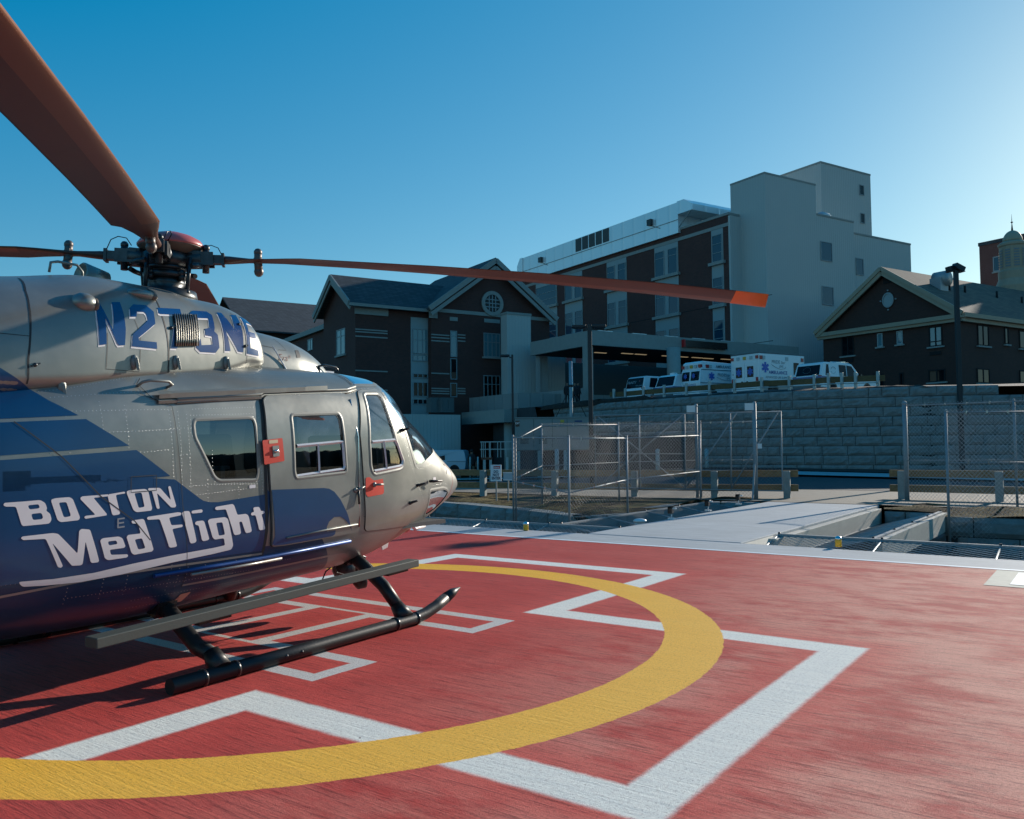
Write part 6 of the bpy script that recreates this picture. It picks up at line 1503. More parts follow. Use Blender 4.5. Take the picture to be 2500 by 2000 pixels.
for (l, r, rows_) in ((1048,1097,(818,825,833,912,949,955,961)),(1117,1136,(818,825,833,949,955,961)),(1182,1220,(784,)),(1098,1117,(779,))):
    for v in rows_: q = MB(); x0_, z_ = cy(l, v, yg); x1_, _ = cy(r, v, yg); z_ = cy((l+r)/2, v, yg)[1]; hh = .05 if v > 790 else .16; q.box(max(x0_,xg0),x1_,yg-.03,yg-.001,z_-hh,z_+hh); q.build('stone_stripe', M_STONE, LW)
win_px(LW, 'x', xc0, 822.4, 843.6, 804, 866.5, M_GLASSB, nx=2, zs=(.72,), frame=.07, sill=.15)
# rear part of the wing with pale cornice, and the long wing behind it
xr = xc0+1.5; yr1 = cx(560,880,xr)[0]; zcor = cx(795,793,xr)[1]
q = MB(); q.box(xr,xr+14,yL+dpt,yL+dpt+26,zbase,zcor); q.build('wall', M_BRICK, LW)
q = MB(); q.box(xr-.35,xr-.003,yL+dpt,yL+dpt+26,zcor-.45,zcor); q.build('cornice', M_STONE, LW)
win_px(LW, 'x', xr, 752,764,828,856, M_GLASSB, nx=2, frame=.08)
BW = thing('rear_hospital_wing', 'long grey-roofed wing behind the gabled wing, seen just over the helicopter', 'building', CAMPM)
yb = 40; zr0 = cy(790,746,yb+9)[1]; ze0 = cy(700,806,yb)[1]
q = MB(); q.box(cy(543,728,yb+9)[0]+.6,-15,yb,yb+18,zbase,ze0); q.build('wall', M_BRICK2, BW)
roof_gable_x(BW, cy(543,728,yb+9)[0], -12, yb, yb+18, ze0, zr0, .6)
for px_ in (940, 1240):
    pass
# ---------------------------------------------------------------- pale podium, canopies
PD = thing('pale_entrance_podium', 'low pale podium with a flat canopy on a round column below the gabled wing', 'building', CAMPM)
def c_of(px_, py_, Y): return CI @ at_y(px_, py_, Y)
pc = c_of(1231,1032,62); y0p = pc.y; x0p = pc.x                       # slab corner
yA = cx(1127,1010,x0p)[0]; zs_t = cx(1231,999,x0p)[1]; zs_b = cx(1231,1031,x0p)[1]
q = MB(); q.box(x0p,x0p+9,y0p,yA,zs_b,zs_t); q.build('canopy_slab', M_STONE, PD)
q = MB(); q.lathe([(.42,-.9),(.42,zs_b+.02)], 18, Matrix.Translation((x0p+1.0,y0p+.9,0))); q.build('column', M_STONE, PD)
yw_ = y0p+4.5; q = MB(); q.box(cy(900,1012,yw_)[0],cy(1124,1012,yw_)[0],yw_,y0p+7.5,-1.5,cy(1050,1012,yw_)[1]); q.build('wall', M_SIDE, PD)
q = MB(); q.box(x0p+6.2,x0p+16,y0p+.8,y0p+9.4,-1.5,zs_b+.01); q.build('wall', M_SIDE2, PD)
q = MB(); q.box(x0p+2.0,x0p+16,y0p+1.2,y0p+12,zs_t,zs_t+1.35); q.build('parapet', M_SIDE2, PD)
ypt = y0p+6
xa = cy(1238,800,ypt)[0]; xb = cy(1296,800,ypt)[0]; zq = cy(1260,769,ypt)[1]
q = MB(); q.box(xa,xb,ypt,ypt+1.0,zs_t,zq); q.box(xb+.01,xb+3.5,ypt,ypt+1,zs_t,cy(1310,858,ypt)[1]); q.build('upper_wall', M_SIDE, PD)
q = MB(); q.box(xa-.05,xb+.05,ypt-.05,ypt+1.05,zq+.003,zq+.2); q.build('coping', M_STONE, PD)
for px_ in (1062, 1088):
    p = c_of(px_, 1004, 66); q = MB(); q.box(-.55,.55,-.4,.4,0,1.15); q.box(-.45,-.05,-.43,-.402,.15,1.0); q.box(.05,.45,-.43,-.402,.15,1.0)
    q.xf(Matrix.Translation((p.x,p.y,p.z-.1))); tag(q.build('air_conditioner', mat('grey_condenser', (.10,.12,.12), .7) if px_ == 1062 else bpy.data.materials['grey_condenser'], None, CAMPM), 'grey condenser box on the podium roof, %s of the two' % ('left' if px_ == 1062 else 'right'), 'air conditioner', 'condenser boxes on the podium roof')

# porte-cochere over the ambulance bay
PC = thing('ambulance_bay_canopy', 'wide pale flat-roofed ambulance bay canopy with a dark sign on its front edge', 'canopy', CAMPM)
kc = c_of(1443,842,62); xk, yk = kc.x, kc.y
zb2 = kc.z; zt2_ = cy(1443,806,yk)[1]
yl_ = cx(1295,850,xk)[0]; xr_ = cy(1950,850,yk)[0]
q = MB(); q.box(xk,xr_,yk,yl_,zb2,zt2_); q.build('canopy_roof', M_STONE, PC)
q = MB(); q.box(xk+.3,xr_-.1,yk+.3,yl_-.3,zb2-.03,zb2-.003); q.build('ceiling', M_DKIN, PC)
for i, (px_, r_) in enumerate(((1435.5,.30),(1645,.42))):
    f_ = c_of(px_, 900, 62.6 if i == 0 else 64.5)
    q = MB()
    if i == 0: q.box(f_.x-.28,f_.x+.28,f_.y-.28,f_.y+.28,4,zb2)
    else: q.lathe([(r_*1.25,4),(r_*1.25,zb2)], 18, Matrix.Translation((f_.x,f_.y,0)))
    q.build('column', M_STONE, PC)
q = MB(); q.box(xk+1,xr_+6,yk+11.5,yk+12,4,zb2); q.build('back_wall', mat('dark_back_wall', (.10,.10,.09), .8), PC)  # even dark grey wall at the back of the canopy
q = MB(); q.box(xk+.5,xk+.9,yk+1.0,yl_,2.2,6.0); q.box(xk+.5,xk+1.3,yl_-.6,yl_,2.2,zb2); q.build('low_wall', M_SIDE2, PC)
M_LAMP = bpy.data.materials.new('ceiling_lamp_light'); M_LAMP.use_nodes = True; M_LAMP.node_tree.nodes['Principled BSDF'].inputs['Emission Color'].default_value = (1,.75,.4,1); M_LAMP.node_tree.nodes['Principled BSDF'].inputs['Emission Strength'].default_value = .18
for (l, r, v) in ((1452,1487,862),(1518,1545,864),(1551,1576,866),(1617,1636,870),(1654,1670,872),(1690,1713,874),(1717,1740,876),(1761,1779,878)):
    xl, _ = cy(l, v, yk+5.5); xr2, _ = cy(r, v, yk+5.5)
    p0 = on_plane(l, v, Vector((0,0,zb2-.1)), Vector((0,0,1))); p1_ = on_plane(r, v+1, Vector((0,0,zb2-.1)), Vector((0,0,1)))
    a = CI @ p0; b = CI @ p1_; yy = min(a.y, yk+10); L2 = 1.15
    q = MB(); q.box(a.x,a.x+L2,yy-.1,yy+.1,zb2-.08,zb2-.035); q.build('ceiling_lamp', M_LAMP, PC)
sx0, sz0 = cy(1666,833,yk); sx1, _ = cy(1770,850,yk); szt = cy(1666,831,yk)[1]; szb = cy(1666,847,yk)[1]
q = MB(); q.box(sx0,sx1,yk-.28,yk-.003,szb,szt); sgn = q.build('sign_box', M_BLKGLOSS, PC)
q = MB(); q.box(sx0-.1,sx0+.06,yk-.30,yk-.003,szb-.04,szt+.04); q.build('sign_red_end', mat('sign_end_red', (.5,.02,.02), .4), sgn)  # plain red end piece of the sign box
for px_ in (1471, 1554, 1632, 1698, 1768):
    x_, _ = cy(px_, 815, yk+1); q = MB(); q.box(x_-.7,x_+.7,yk+.6,yk+1.1,zt2_,zt2_+.14); q.build('roof_skylight_kerb', M_SCREEN, PC)

# ---------------------------------------------------------------- brown brick building with pediment
GB = thing('pedimented_brick_building', 'brown brick building with a cream pediment, oval medallion and shingled roof at the right', 'building', CAMPM)
p_ = CI @ at_y(2344,800,62); xR, yR = p_.x, p_.y
yl2 = cx(2009,810,xR)[0]; W_ = yl2-yR; ymid = (yR+yl2)/2
zeR = cx(2344,757,xR)[1]; zpR = cx(2159,650,xR-.4)[1]
q = MB(); q.box(xR,xR+45,yR,yl2,4.0,zeR-.35); q.build('wall', M_BRICK2, GB)
q = MB(); q.prism([(xR+.02,yR,zeR-.36),(xR+.02,yl2,zeR-.36),(xR+.02,ymid,zpR-.7)], (.4,0,0)); q.build('gable_wall', M_BRICK2, GB)
rfR = roof_gable_x(GB, xR-.45, xR+45.5, yR, yl2, zeR, zpR, .45, M_SLATE2, .16)
q = MB()
for yy in (yR-.5, yl2+.5):
    q.beam((xR-.52,yy,zeR-.28),(xR-.52,ymid,zpR-.14),.14,.30); q.beam((xR-.42,yy+(.35 if yy < ymid else -.35),zeR-.42),(xR-.42,ymid,zpR-.50),.16,.34)
q.build('pediment_rake', M_CREAM, GB)
q = MB(); q.box(xR-.45,xR-.003,yR-.5,yl2+.5,zeR-.62,zeR-.30); q.box(xR-.30,xR-.004,yR-.4,yl2+.4,zeR-.86,zeR-.622); q.build('pediment_cornice', M_CREAM, GB)
q = MB(); q.box(xR-.3,xR+45,yR-.55,yR-.003,zeR-.56,zeR-.24); q.box(xR-.3,xR+45,yR-.3,yR-.004,zeR-.86,zeR-.562); q.build('eaves_cornice', M_CREAM, GB)
yo, zo = cx(2169,733,xR); Mo = Matrix.Translation((xR-.03,yo,zo)) @ Matrix.Rotation(rad(-90), 4, 'Y') @ Matrix.Diagonal((1.22,1,1,1))
q = MB(); q.lathe([(.50,0),(.50,.08),(.42,.10),(.42,.03),(.001,.03)], 26, Mo, smooth=False); 
for dy_, dz_ in ((0,.78),(0,-.78),(.66,0),(-.66,0)): q.box(xR-.1,xR,yo+dy_-.05,yo+dy_+.05,zo+dz_-.05,zo+dz_+.05)
q.build('oval_medallion', M_PANEL, GB)
yv0, zv0 = cx(2157,694,xR); yv1, zv1 = cx(2176,670,xR); q = MB(); q.box(xR-.04,xR,yv1,yv0,zv0,zv1); q.build('gable_vent', M_DKIN, GB)
for (l, r, t, b, gl, nx) in ((2055,2086,822,869,M_GLASSD,2),(2142,2156,814,847,M_GLASSB,1),(2189.5,2205,808,841,M_GLASSB,1),(2268,2302,797,846,M_GLASSB,2),(2147,2159,913,945,M_GLASSD,1),(2196,2207,910,945,M_GLASSD,1),(2267,2309,902,933,M_GLASSD,2)):
    win_px(GB, 'x', xR, l, r, t, b, gl, nx=nx, frame=.09, sill=.12, fm=M_DKIN if nx == 2 or gl is M_GLASSD else M_PANEL, zs=(.25,) if (nx == 2 and gl is M_GLASSB) else ())
q = MB(); 
for (l, r, t, b) in ((2271,2298,857,868),(2055,2083,875,887)):
    a = cx(l, b, xR); c_ = cx(r, t, xR); q.box(xR-.06,xR,c_[0],a[0],a[1],c_[1])
q.build('wall_air_conditioner', M_DKIN, GB)
for (l, r, t, b, gl, nx) in ((2385,2414,794,845,M_GLASSD,2),(2451,2462,800,841,M_GLASSD,1),(2487,2512,808,852,M_GLASSD,1),(2384,2416,900,936,M_GLASSD,2),(2488,2512,905,936,M_GLASSD,1)):
    win_px(GB, 'y', yR, l, r, t, b, gl, nx=nx, frame=.09, sill=.12, fm=M_DKIN)
sl_ = (zpR-zeR)/(ymid-yR)
def on_roof(px_, py_):
    nrm = (CAMPM.to_3x3() @ Vector((0,-sl_,1))).normalized(); P0 = C(xR, yR, zeR); return CI @ on_plane(px_, py_, P0, nrm)
v_ = on_roof(2294,703)
q = MB(); q.box(v_.x-.55,v_.x+.55,v_.y-.4,v_.y+.5,v_.z-.5,v_.z+.75); q.lathe([(.62,-.55),(.62,.55)], 20, Matrix.Translation((v_.x+.35,v_.y,v_.z+.75)) @ Matrix.Rotation(rad(90), 4, 'X')); q.box(v_.x+.3,v_.x+1.35,v_.y-.5,v_.y+.5,v_.z+.72,v_.z+.82)
tag(q.build('roof_ventilator', mat('silver_duct', (.30,.33,.34), .5, .3), None, CAMPM), 'silver goose-neck ventilator on the shingled roof at the right', 'vent')
for i, (x_, y_) in enumerate(((2318,708),(2356,714),(2434,727),(2495,740))):
    v_ = on_roof(x_, y_); q = MB(); q.tube([(v_.x,v_.y,v_.z-.2),(v_.x,v_.y,v_.z+.55)], .09, 8)
    tag(q.build('roof_pipe', M_DKIN, None, CAMPM), ('short black pipe on the roof just right of the silver ventilator','short black pipe on the roof just behind the tall lamp post','black pipe on the shaded roof right of the lamp post','black roof pipe at the right edge of the photo')[i], 'roof pipe', 'short pipes on the shingled roof')

# cupola and distant brick block
cp_ = CI @ at_y(2476,700,80)
CU_ = thing('cupola', 'cream domed cupola with louvred drum and pointed finial above the shingled roof', 'cupola', CAMPM @ Matrix.Translation((cp_.x, cp_.y, 0)))
def zc_(py): return at_y(2476, py, 80).z
rr_ = 80*30/FPX
q = MB(); q.lathe([(rr_*1.35,zc_(760)),(rr_*1.35,zc_(700)),(rr_*1.12,zc_(683)),(rr_*1.12,zc_(664)),(rr_*1.0,zc_(660)),(rr_*1.0,zc_(604)),(rr_*1.08,zc_(601)),(rr_*1.08,zc_(596)),(rr_*.9,zc_(592)),(rr_*.72,zc_(590))], 24, smooth=False); q.build('drum', M_CREAM, CU_)
q = MB(); R0 = rr_*.72; z0_ = zc_(590); hD = zc_(563)-z0_
q.lathe([(R0*math.cos(rad(a)), z0_+hD*math.sin(rad(a))) for a in range(0,90,9)]+[(.02, z0_+hD)], 24); q.build('dome', mat('grey_cream_dome', (.33,.31,.22), .6), CU_)
q = MB(); q.lathe([(.10,zc_(563)),(.07,zc_(556)),(.03,zc_(545)),(.13,zc_(543)),(.03,zc_(541)),(.005,zc_(522))], 10); q.build('finial', M_DKIN, CU_)
for k in range(10):
    a = 2*math.pi*k/10+.1; q = MB(); c_, s_ = math.cos(a), math.sin(a)
    Mq = Matrix.Rotation(a, 4, 'Z') @ Matrix.Translation((rr_*1.0+.012,0,0))
    for j in range(7):
        z_ = zc_(654)+(zc_(609)-zc_(654))*j/7; w2 = rr_*.2
        q.add([Mq @ Vector(v) for v in ((.02,-w2,z_),(.02,w2,z_),(-.02,w2,z_+.16),(-.02,-w2,z_+.16))], [(0,1,2,3)])
    q.build('louvre', mat('louvre_grey', (.2,.22,.22), .7) if 'louvre_grey' not in bpy.data.materials else bpy.data.materials['louvre_grey'], CU_)
q = MB(); c2 = CI @ at_y(2391,620,120); zt3 = at_y(2391,602,120).z
RB = thing('far_red_brick_building', 'red brick block with one dark window behind the cupola', 'building', CAMPM @ Matrix.Translation((c2.x, c2.y, 0)))
q = MB(); q.box(0,20,-20,0,4,zt3); q.build('wall', M_BRICK3, RB)
q = MB(); q.box(-.1,20,-20,.1,zt3,zt3+.5); q.build('coping', M_SLATE, RB)
p3_ = on_plane(2424,628,C(c2.x,c2.y,0),E2); p4_ = on_plane(2446,661,C(c2.x,c2.y,0),E2); a = CI @ p3_; b = CI @ p4_
window_on(RB, 'x', 0, a.y-c2.y, b.y-c2.y, b.z, a.z, M_GLASS, frame=.15, sill=.2)

# ================================================================ LAMP POSTS
def lamp_post(label, base, h, w_, heads, base_h=.0):
    t_ = thing('lamp_post', label, 'lamp post', Matrix.Translation(base), 'black lamp posts')
    q = MB(); q.box(-w_/2,w_/2,-w_/2,w_/2,-.6,h); q.build('pole', M_BLACKP, t_, bevel=.01)
    for (dx, dy, rot, tilt) in heads:
        q = MB(); q.beam((0,0,h-.18),(dx*.4,dy*.4,h-.16),.07,.07); q.build('arm', M_BLACKP, t_)
        q = MB(); k_ = .09 if tilt else .05; q.box(-.22 if tilt else -.27,.22 if tilt else .27,-.15,.15,-k_,k_); q.prism([(-.27,-.18,-k_),(.27,-.18,-k_),(.16,-.18,-k_*1.7),(-.16,-.18,-k_*1.7)], (0,.36,0))
        q.xf(Matrix.Translation((dx,dy,h-.05)) @ Matrix.Rotation(rot, 4, 'Z') @ Matrix.Rotation(tilt, 4, 'Y')); q.build('lamp_head', M_BLACKP, t_, bevel=.02)
    return t_
M_BLACKP = mat('black_lamp_post_paint', (.012,.016,.020), .45)
b3_ = at_y(2350,1160,33.6); b3_.z = .15
lamp_post('tall black lamp post with two tilted heads before the high block wall at the right', b3_, at_y(2345,650,33.6).z-.15, .16, [(-.08,.10,rad(10),rad(-12)),(.12,.0,rad(10),rad(25))])
b2_ = at_y(1444,1150,33); b2_.z = .1
lamp_post('thick black lamp post with flat heads on both sides before the ambulance bay canopy', b2_, at_y(1443,793,33).z-.1, .16, [(-.42,.1,0,0),(.38,.1,0,0)])
b1_ = at_y(1253,1120,48); b1_.z = -.2
lamp_post('thin black lamp post with one head on the left, before the pale podium', b1_, at_y(1252,866,48).z+.2, .12, [(-.42,0,0,0)])

# ================================================================ GENERATOR
gy = 45.0
gA_ = at_y(1258,1099,gy); gB_ = at_y(1440,1099,gy); gtop = at_y(1350,1021,gy).z; gz = at_y(1350,1099,gy).z
GN = thing('generator', 'pale boxy standby generator raised on a dark base beyond the chain-link fences', 'generator', Matrix.Translation((gA_.x, gy, 0)))
gl_ = gB_.x-gA_.x
M_GEN = mat('pale_generator_paint', (.24,.255,.24), .55, var=.05)
q = MB(); q.box(0,gl_,0,2.4,gz,gtop); q.build('enclosure', M_GEN, GN, bevel=.03)
q = MB(); q.box(-.03,gl_+.03,-.03,2.43,gtop+.0,gtop+.06); q.build('roof', M_GEN, GN)
for t in (.25,.5,.7): 
    q = MB(); q.box(gl_*t-.008,gl_*t+.008,-.012,-.002,gz+.1,gtop-.05); q.build('door_seam', M_DKIN, GN)
for t in (.13,.38):
    q = MB()
    for k in range(6): q.box(gl_*t-.25,gl_*t+.2,-.02,-.002,gz+.35+k*.07,gz+.38+k*.07)
    q.build('vent_grille', M_DKIN, GN)
q = MB(); q.box(.02,.24,-.03,-.003,gtop-.42,gtop-.12); q.build('badge', M_BLKGLOSS, GN)
q = MB(); put_text(q, 'CAT', .16, (.13,-.04,gtop-.26), (1,0,0), (0,0,1), bold=.004, sx=.7); q.build('badge_lettering', M_ALU, GN)
q = MB(); q.box(gl_*.61,gl_*.66,-.03,-.003,gtop-.24,gtop-.10); q.build('yellow_label', mat('yellow_label', (.55,.38,.05), .5), GN)
q = MB(); q.box(gl_*.80,gl_*.90,-.03,-.003,gtop-.22,gtop-.14); q.build('name_plate', mat('blue_name_plate', (.02,.05,.15), .5), GN)
q = MB(); q.box(.1,gl_+7.5,.3,2.3,-.5,gz-.02) ; q.build('fuel_base', mat('black_base', (.010,.010,.011), .8), GN)
q = MB(); q.prism([(gl_+.05,.2,gz-.02),(gl_+.05,.2,gz+.75),(gl_+5.5,.2,gz+.75),(gl_+7.45,.2,gz+.15),(gl_+7.45,.2,gz-.02)], (0,2.0,0)); q.build('fuel_base_cover', bpy.data.materials['black_base'], GN)
for x_ in (.1, 1.2, 2.6):
    q = MB(); q.box(x_,x_+.16,-.02,.25,-.5,gz-.02); q.build('leg', M_PSTEEL, GN)
# exhaust mast with guy wires
mt_ = at_y(1396,1024,47); t_ = thing('guyed_mast', 'slim pale mast with two dark guy wires rising behind the generator', 'mast', Matrix.Translation((mt_.x,47.5,0)))
ztm = at_y(1394,882,47.5).z; q = MB(); q.tube([(0,0,0),(0,0,ztm)], .10, 12); q.build('pole', M_GALVD, t_)
q = MB(); q.tube([(.105,-.02,gtop),(.105,-.02,ztm)], .02, 6); q.build('bright_pipe', M_CHROME, t_)
zg = at_y(1394,942,47.5).z
for s_ in (-1,1):
    q = MB(); q.tube([(0,0,zg),(s_*.92,0,gtop)], .02, 5); q.build('guy_wire', M_BLACK, t_)
q = MB(); q.lathe([(.13,zg-.06),(.13,zg+.06)], 12); q.build('collar', M_BLACK, t_)
# railing and bollards left of the generator
RL = thing('platform_railing', 'pale steel railing on posts left of the generator, above the DO NOT ENTER sign', 'railing', Matrix.Translation((at_y(1172,1079,44).x, 44, 0)))
zr1 = at_y(1200,1079,44).z; zr2 = at_y(1200,1097,44).z; zr3 = at_y(1200,1117,44).z; LR = at_y(1256,1079,44).x-at_y(1172,1079,44).x
q = MB(); q.beam((0,0,zr1),(LR,0,zr1),.05,.05); q.build('rail', M_PSTEEL, RL); q = MB(); q.beam((0,0,zr2),(LR,0,zr2),.05,.05); q.build('rail', M_PSTEEL, RL)
for f_ in (.04,.09,.15,.27,.30,.51,.60,.75,.95):
    q = MB(); q.box(LR*f_-.02,LR*f_+.02,-.03,.01,zr3,zr1); q.build('baluster', M_PSTEEL, RL)
for f_ in (.12,.30,.78):
    q = MB(); q.box(LR*f_-.07,LR*f_+.07,.03,.17,-1.0,zr3); q.build('post', M_PSTEEL, RL)
q = MB(); q.box(.05,LR*.35,.02,.3,zr3-.12,zr3+.02); q.build('platform', M_BLKGLOSS, RL)
for i, (px_, lab) in enumerate(((1148,'pale thin bollard left of the standing person, by the white van'),(1167,'pale thin bollard right of the standing person'),(1360,'pale bollard under the generator, leftmost seen through the fence'),(1606,'pale bollard before the dark fuel base, behind the gate brace'),(1726,'pale bollard before the right end of the dark fuel base'))):
    Yb = 52 if i < 2 else 43; p = at_y(px_, 1150, Yb); p.z = hgt(p.x,p.y); zt4 = at_y(px_, 1117 if i < 2 else 1098, Yb).z
    q = MB(); q.lathe([(.055 if i < 2 else .11,-.5),(.055 if i < 2 else .11,zt4-p.z),(.02,zt4-p.z+.05)], 10)
    tag(q.build('bollard', M_PSTEEL, None, Matrix.Translation(p)), lab, 'bollard', 'pale bollards by the generator')
# added wooded belt outside the frame, put there to darken reflections in glass
def added_wood(az0, az1, R_, h, name):
    rr2 = random.Random(3); mb = MB(); V = []; n = int((az1-az0)*3)
    for i in range(n+1):
        a = rad(az0+(az1-az0)*i/n); hh = h*(.9+.16*rr2.random()); r2 = R_*(.97+.06*rr2.random())
        V += [(math.sin(a)*r2, math.cos(a)*r2, -2), (math.sin(a)*r2, math.cos(a)*r2, hh*.6), (math.sin(a)*(r2+14), math.cos(a)*(r2+14), hh), (math.sin(a)*(r2+40), math.cos(a)*(r2+40), hh*.8)]
    F = []
    for i in range(n):
        for k in range(3): F.append((i*4+k, i*4+k+1, (i+1)*4+k+1, (i+1)*4+k))
    mb.add(V, F, True); o = mb.build(name, mat('added_woodland', (.05,.058,.045), 1.0, var=.5, vscale=.05)); o['kind'] = 'structure'
added_wood(62, 330, 420, 24, 'added_woods_for_reflections')
# ================================================================ VEHICLES
M_VW = mat('white_vehicle_paint', (.80,.83,.84), .3, coat=.4)
M_VBL = mat('blue_vehicle_band', (.03,.10,.28), .35, coat=.3)
M_VGL = wglass('vehicle_glass', (.004,.006,.012), .18); M_TYRE = mat('tyre_rubber', (.012,.012,.012), .85); M_RIM = mat('steel_rim', (.25,.25,.26), .4, .8)
M_LR = mat('red_light_lens', (.45,.02,.02), .3); M_LY = mat('amber_light_lens', (.65,.36,.03), .3); M_LW = mat('clear_light_lens', (.45,.52,.52), .3)
M_VINK = mat('blue_vehicle_lettering', (.02,.07,.30), .4); M_VDK = mat('grey_vehicle_lettering', (.07,.11,.13), .5); M_BUMP = mat('bumper_grey', (.14,.15,.15), .5)
M_STAR = mat('blue_star', (.03,.12,.50), .4)
def wheel(parent, x, y, r, w_=.24):
    s_ = 1 if y > 0 else -1
    Mx = Matrix.Translation((x,y,r)) @ Matrix.Rotation(rad(90), 4, 'X')
    q = MB(); q.lathe([(r*.6,-w_/2),(r*.93,-w_/2),(r,-w_/2+.04),(r,w_/2-.04),(r*.93,w_/2),(r*.6,w_/2)], 24, Mx); t = q.build('wheel', M_TYRE, parent)
    q = MB(); q.lathe([(.02,-.06),(r*.35,-.09),(r*.62,-.05),(r*.62,.05),(r*.35,.09),(.02,.06)], 16, Mx); q.build('rim', M_RIM, t)
def star(mb, c, r, ux, uz, lift):
    """six-barred star of life"""
    c = Vector(c); ux = Vector(ux); uz = Vector(uz); n = ux.cross(uz)
    for k in range(3):
        a = rad(90+60*k); d = ux*math.cos(a)+uz*math.sin(a); e = n.cross(d)
        p = [c+d*r+e*r*.26, c-d*r+e*r*.26, c-d*r-e*r*.26, c+d*r-e*r*.26]
        mb.add([v+n*(lift+.001*k) for v in p], [(0,1,2,3)])
def body_profile(mb, prof, w_, tumble=None):
    """prof: side outline (x,z) closed; w_ half width; upper part tapers inward by tumble(z)"""
    pr = [Vector((x, 0, z)) for x, z in prof]
    L = [Vector((p.x, -(w_-(tumble(p.z) if tumble else 0)), p.z)) for p in pr]; R_ = [Vector((p.x, (w_-(tumble(p.z) if tumble else 0)), p.z)) for p in pr]
    n = len(pr); ar = sum(pr[i].x*pr[(i+1)%n].z-pr[(i+1)%n].x*pr[i].z for i in range(n))
    o = list(range(n)); 
    mb.add(L+R_, [tuple(o) if ar > 0 else tuple(reversed(o)), tuple(n+i for i in (reversed(o) if ar > 0 else o))]+[((i+1)%n, i, n+i, n+(i+1)%n) if ar > 0 else (i, (i+1)%n, n+(i+1)%n, n+i) for i in range(n)])
def vehicle_M(px_, Y, z):
    """rear right corner placed at a point of the terrace, heading along E2"""
    p = at_y(px_, 960, Y); return Matrix.Translation((p.x, p.y, z)) @ Matrix.Rotation(rad(32), 4, 'Z')
VZ = 4.44
# vehicle frame: x forward from the rear bumper, y=0 the right side, +y to the left
def side_quad(mb, pts, w0=0.0, out=.006): mb.add([(x, w0-out, z) for x, z in pts], [tuple(range(len(pts)))])
def rear_quad(mb, pts, x0=0.0, out=.006): mb.add([(x0-out, y, z) for y, z in pts], [tuple(range(len(pts)))])

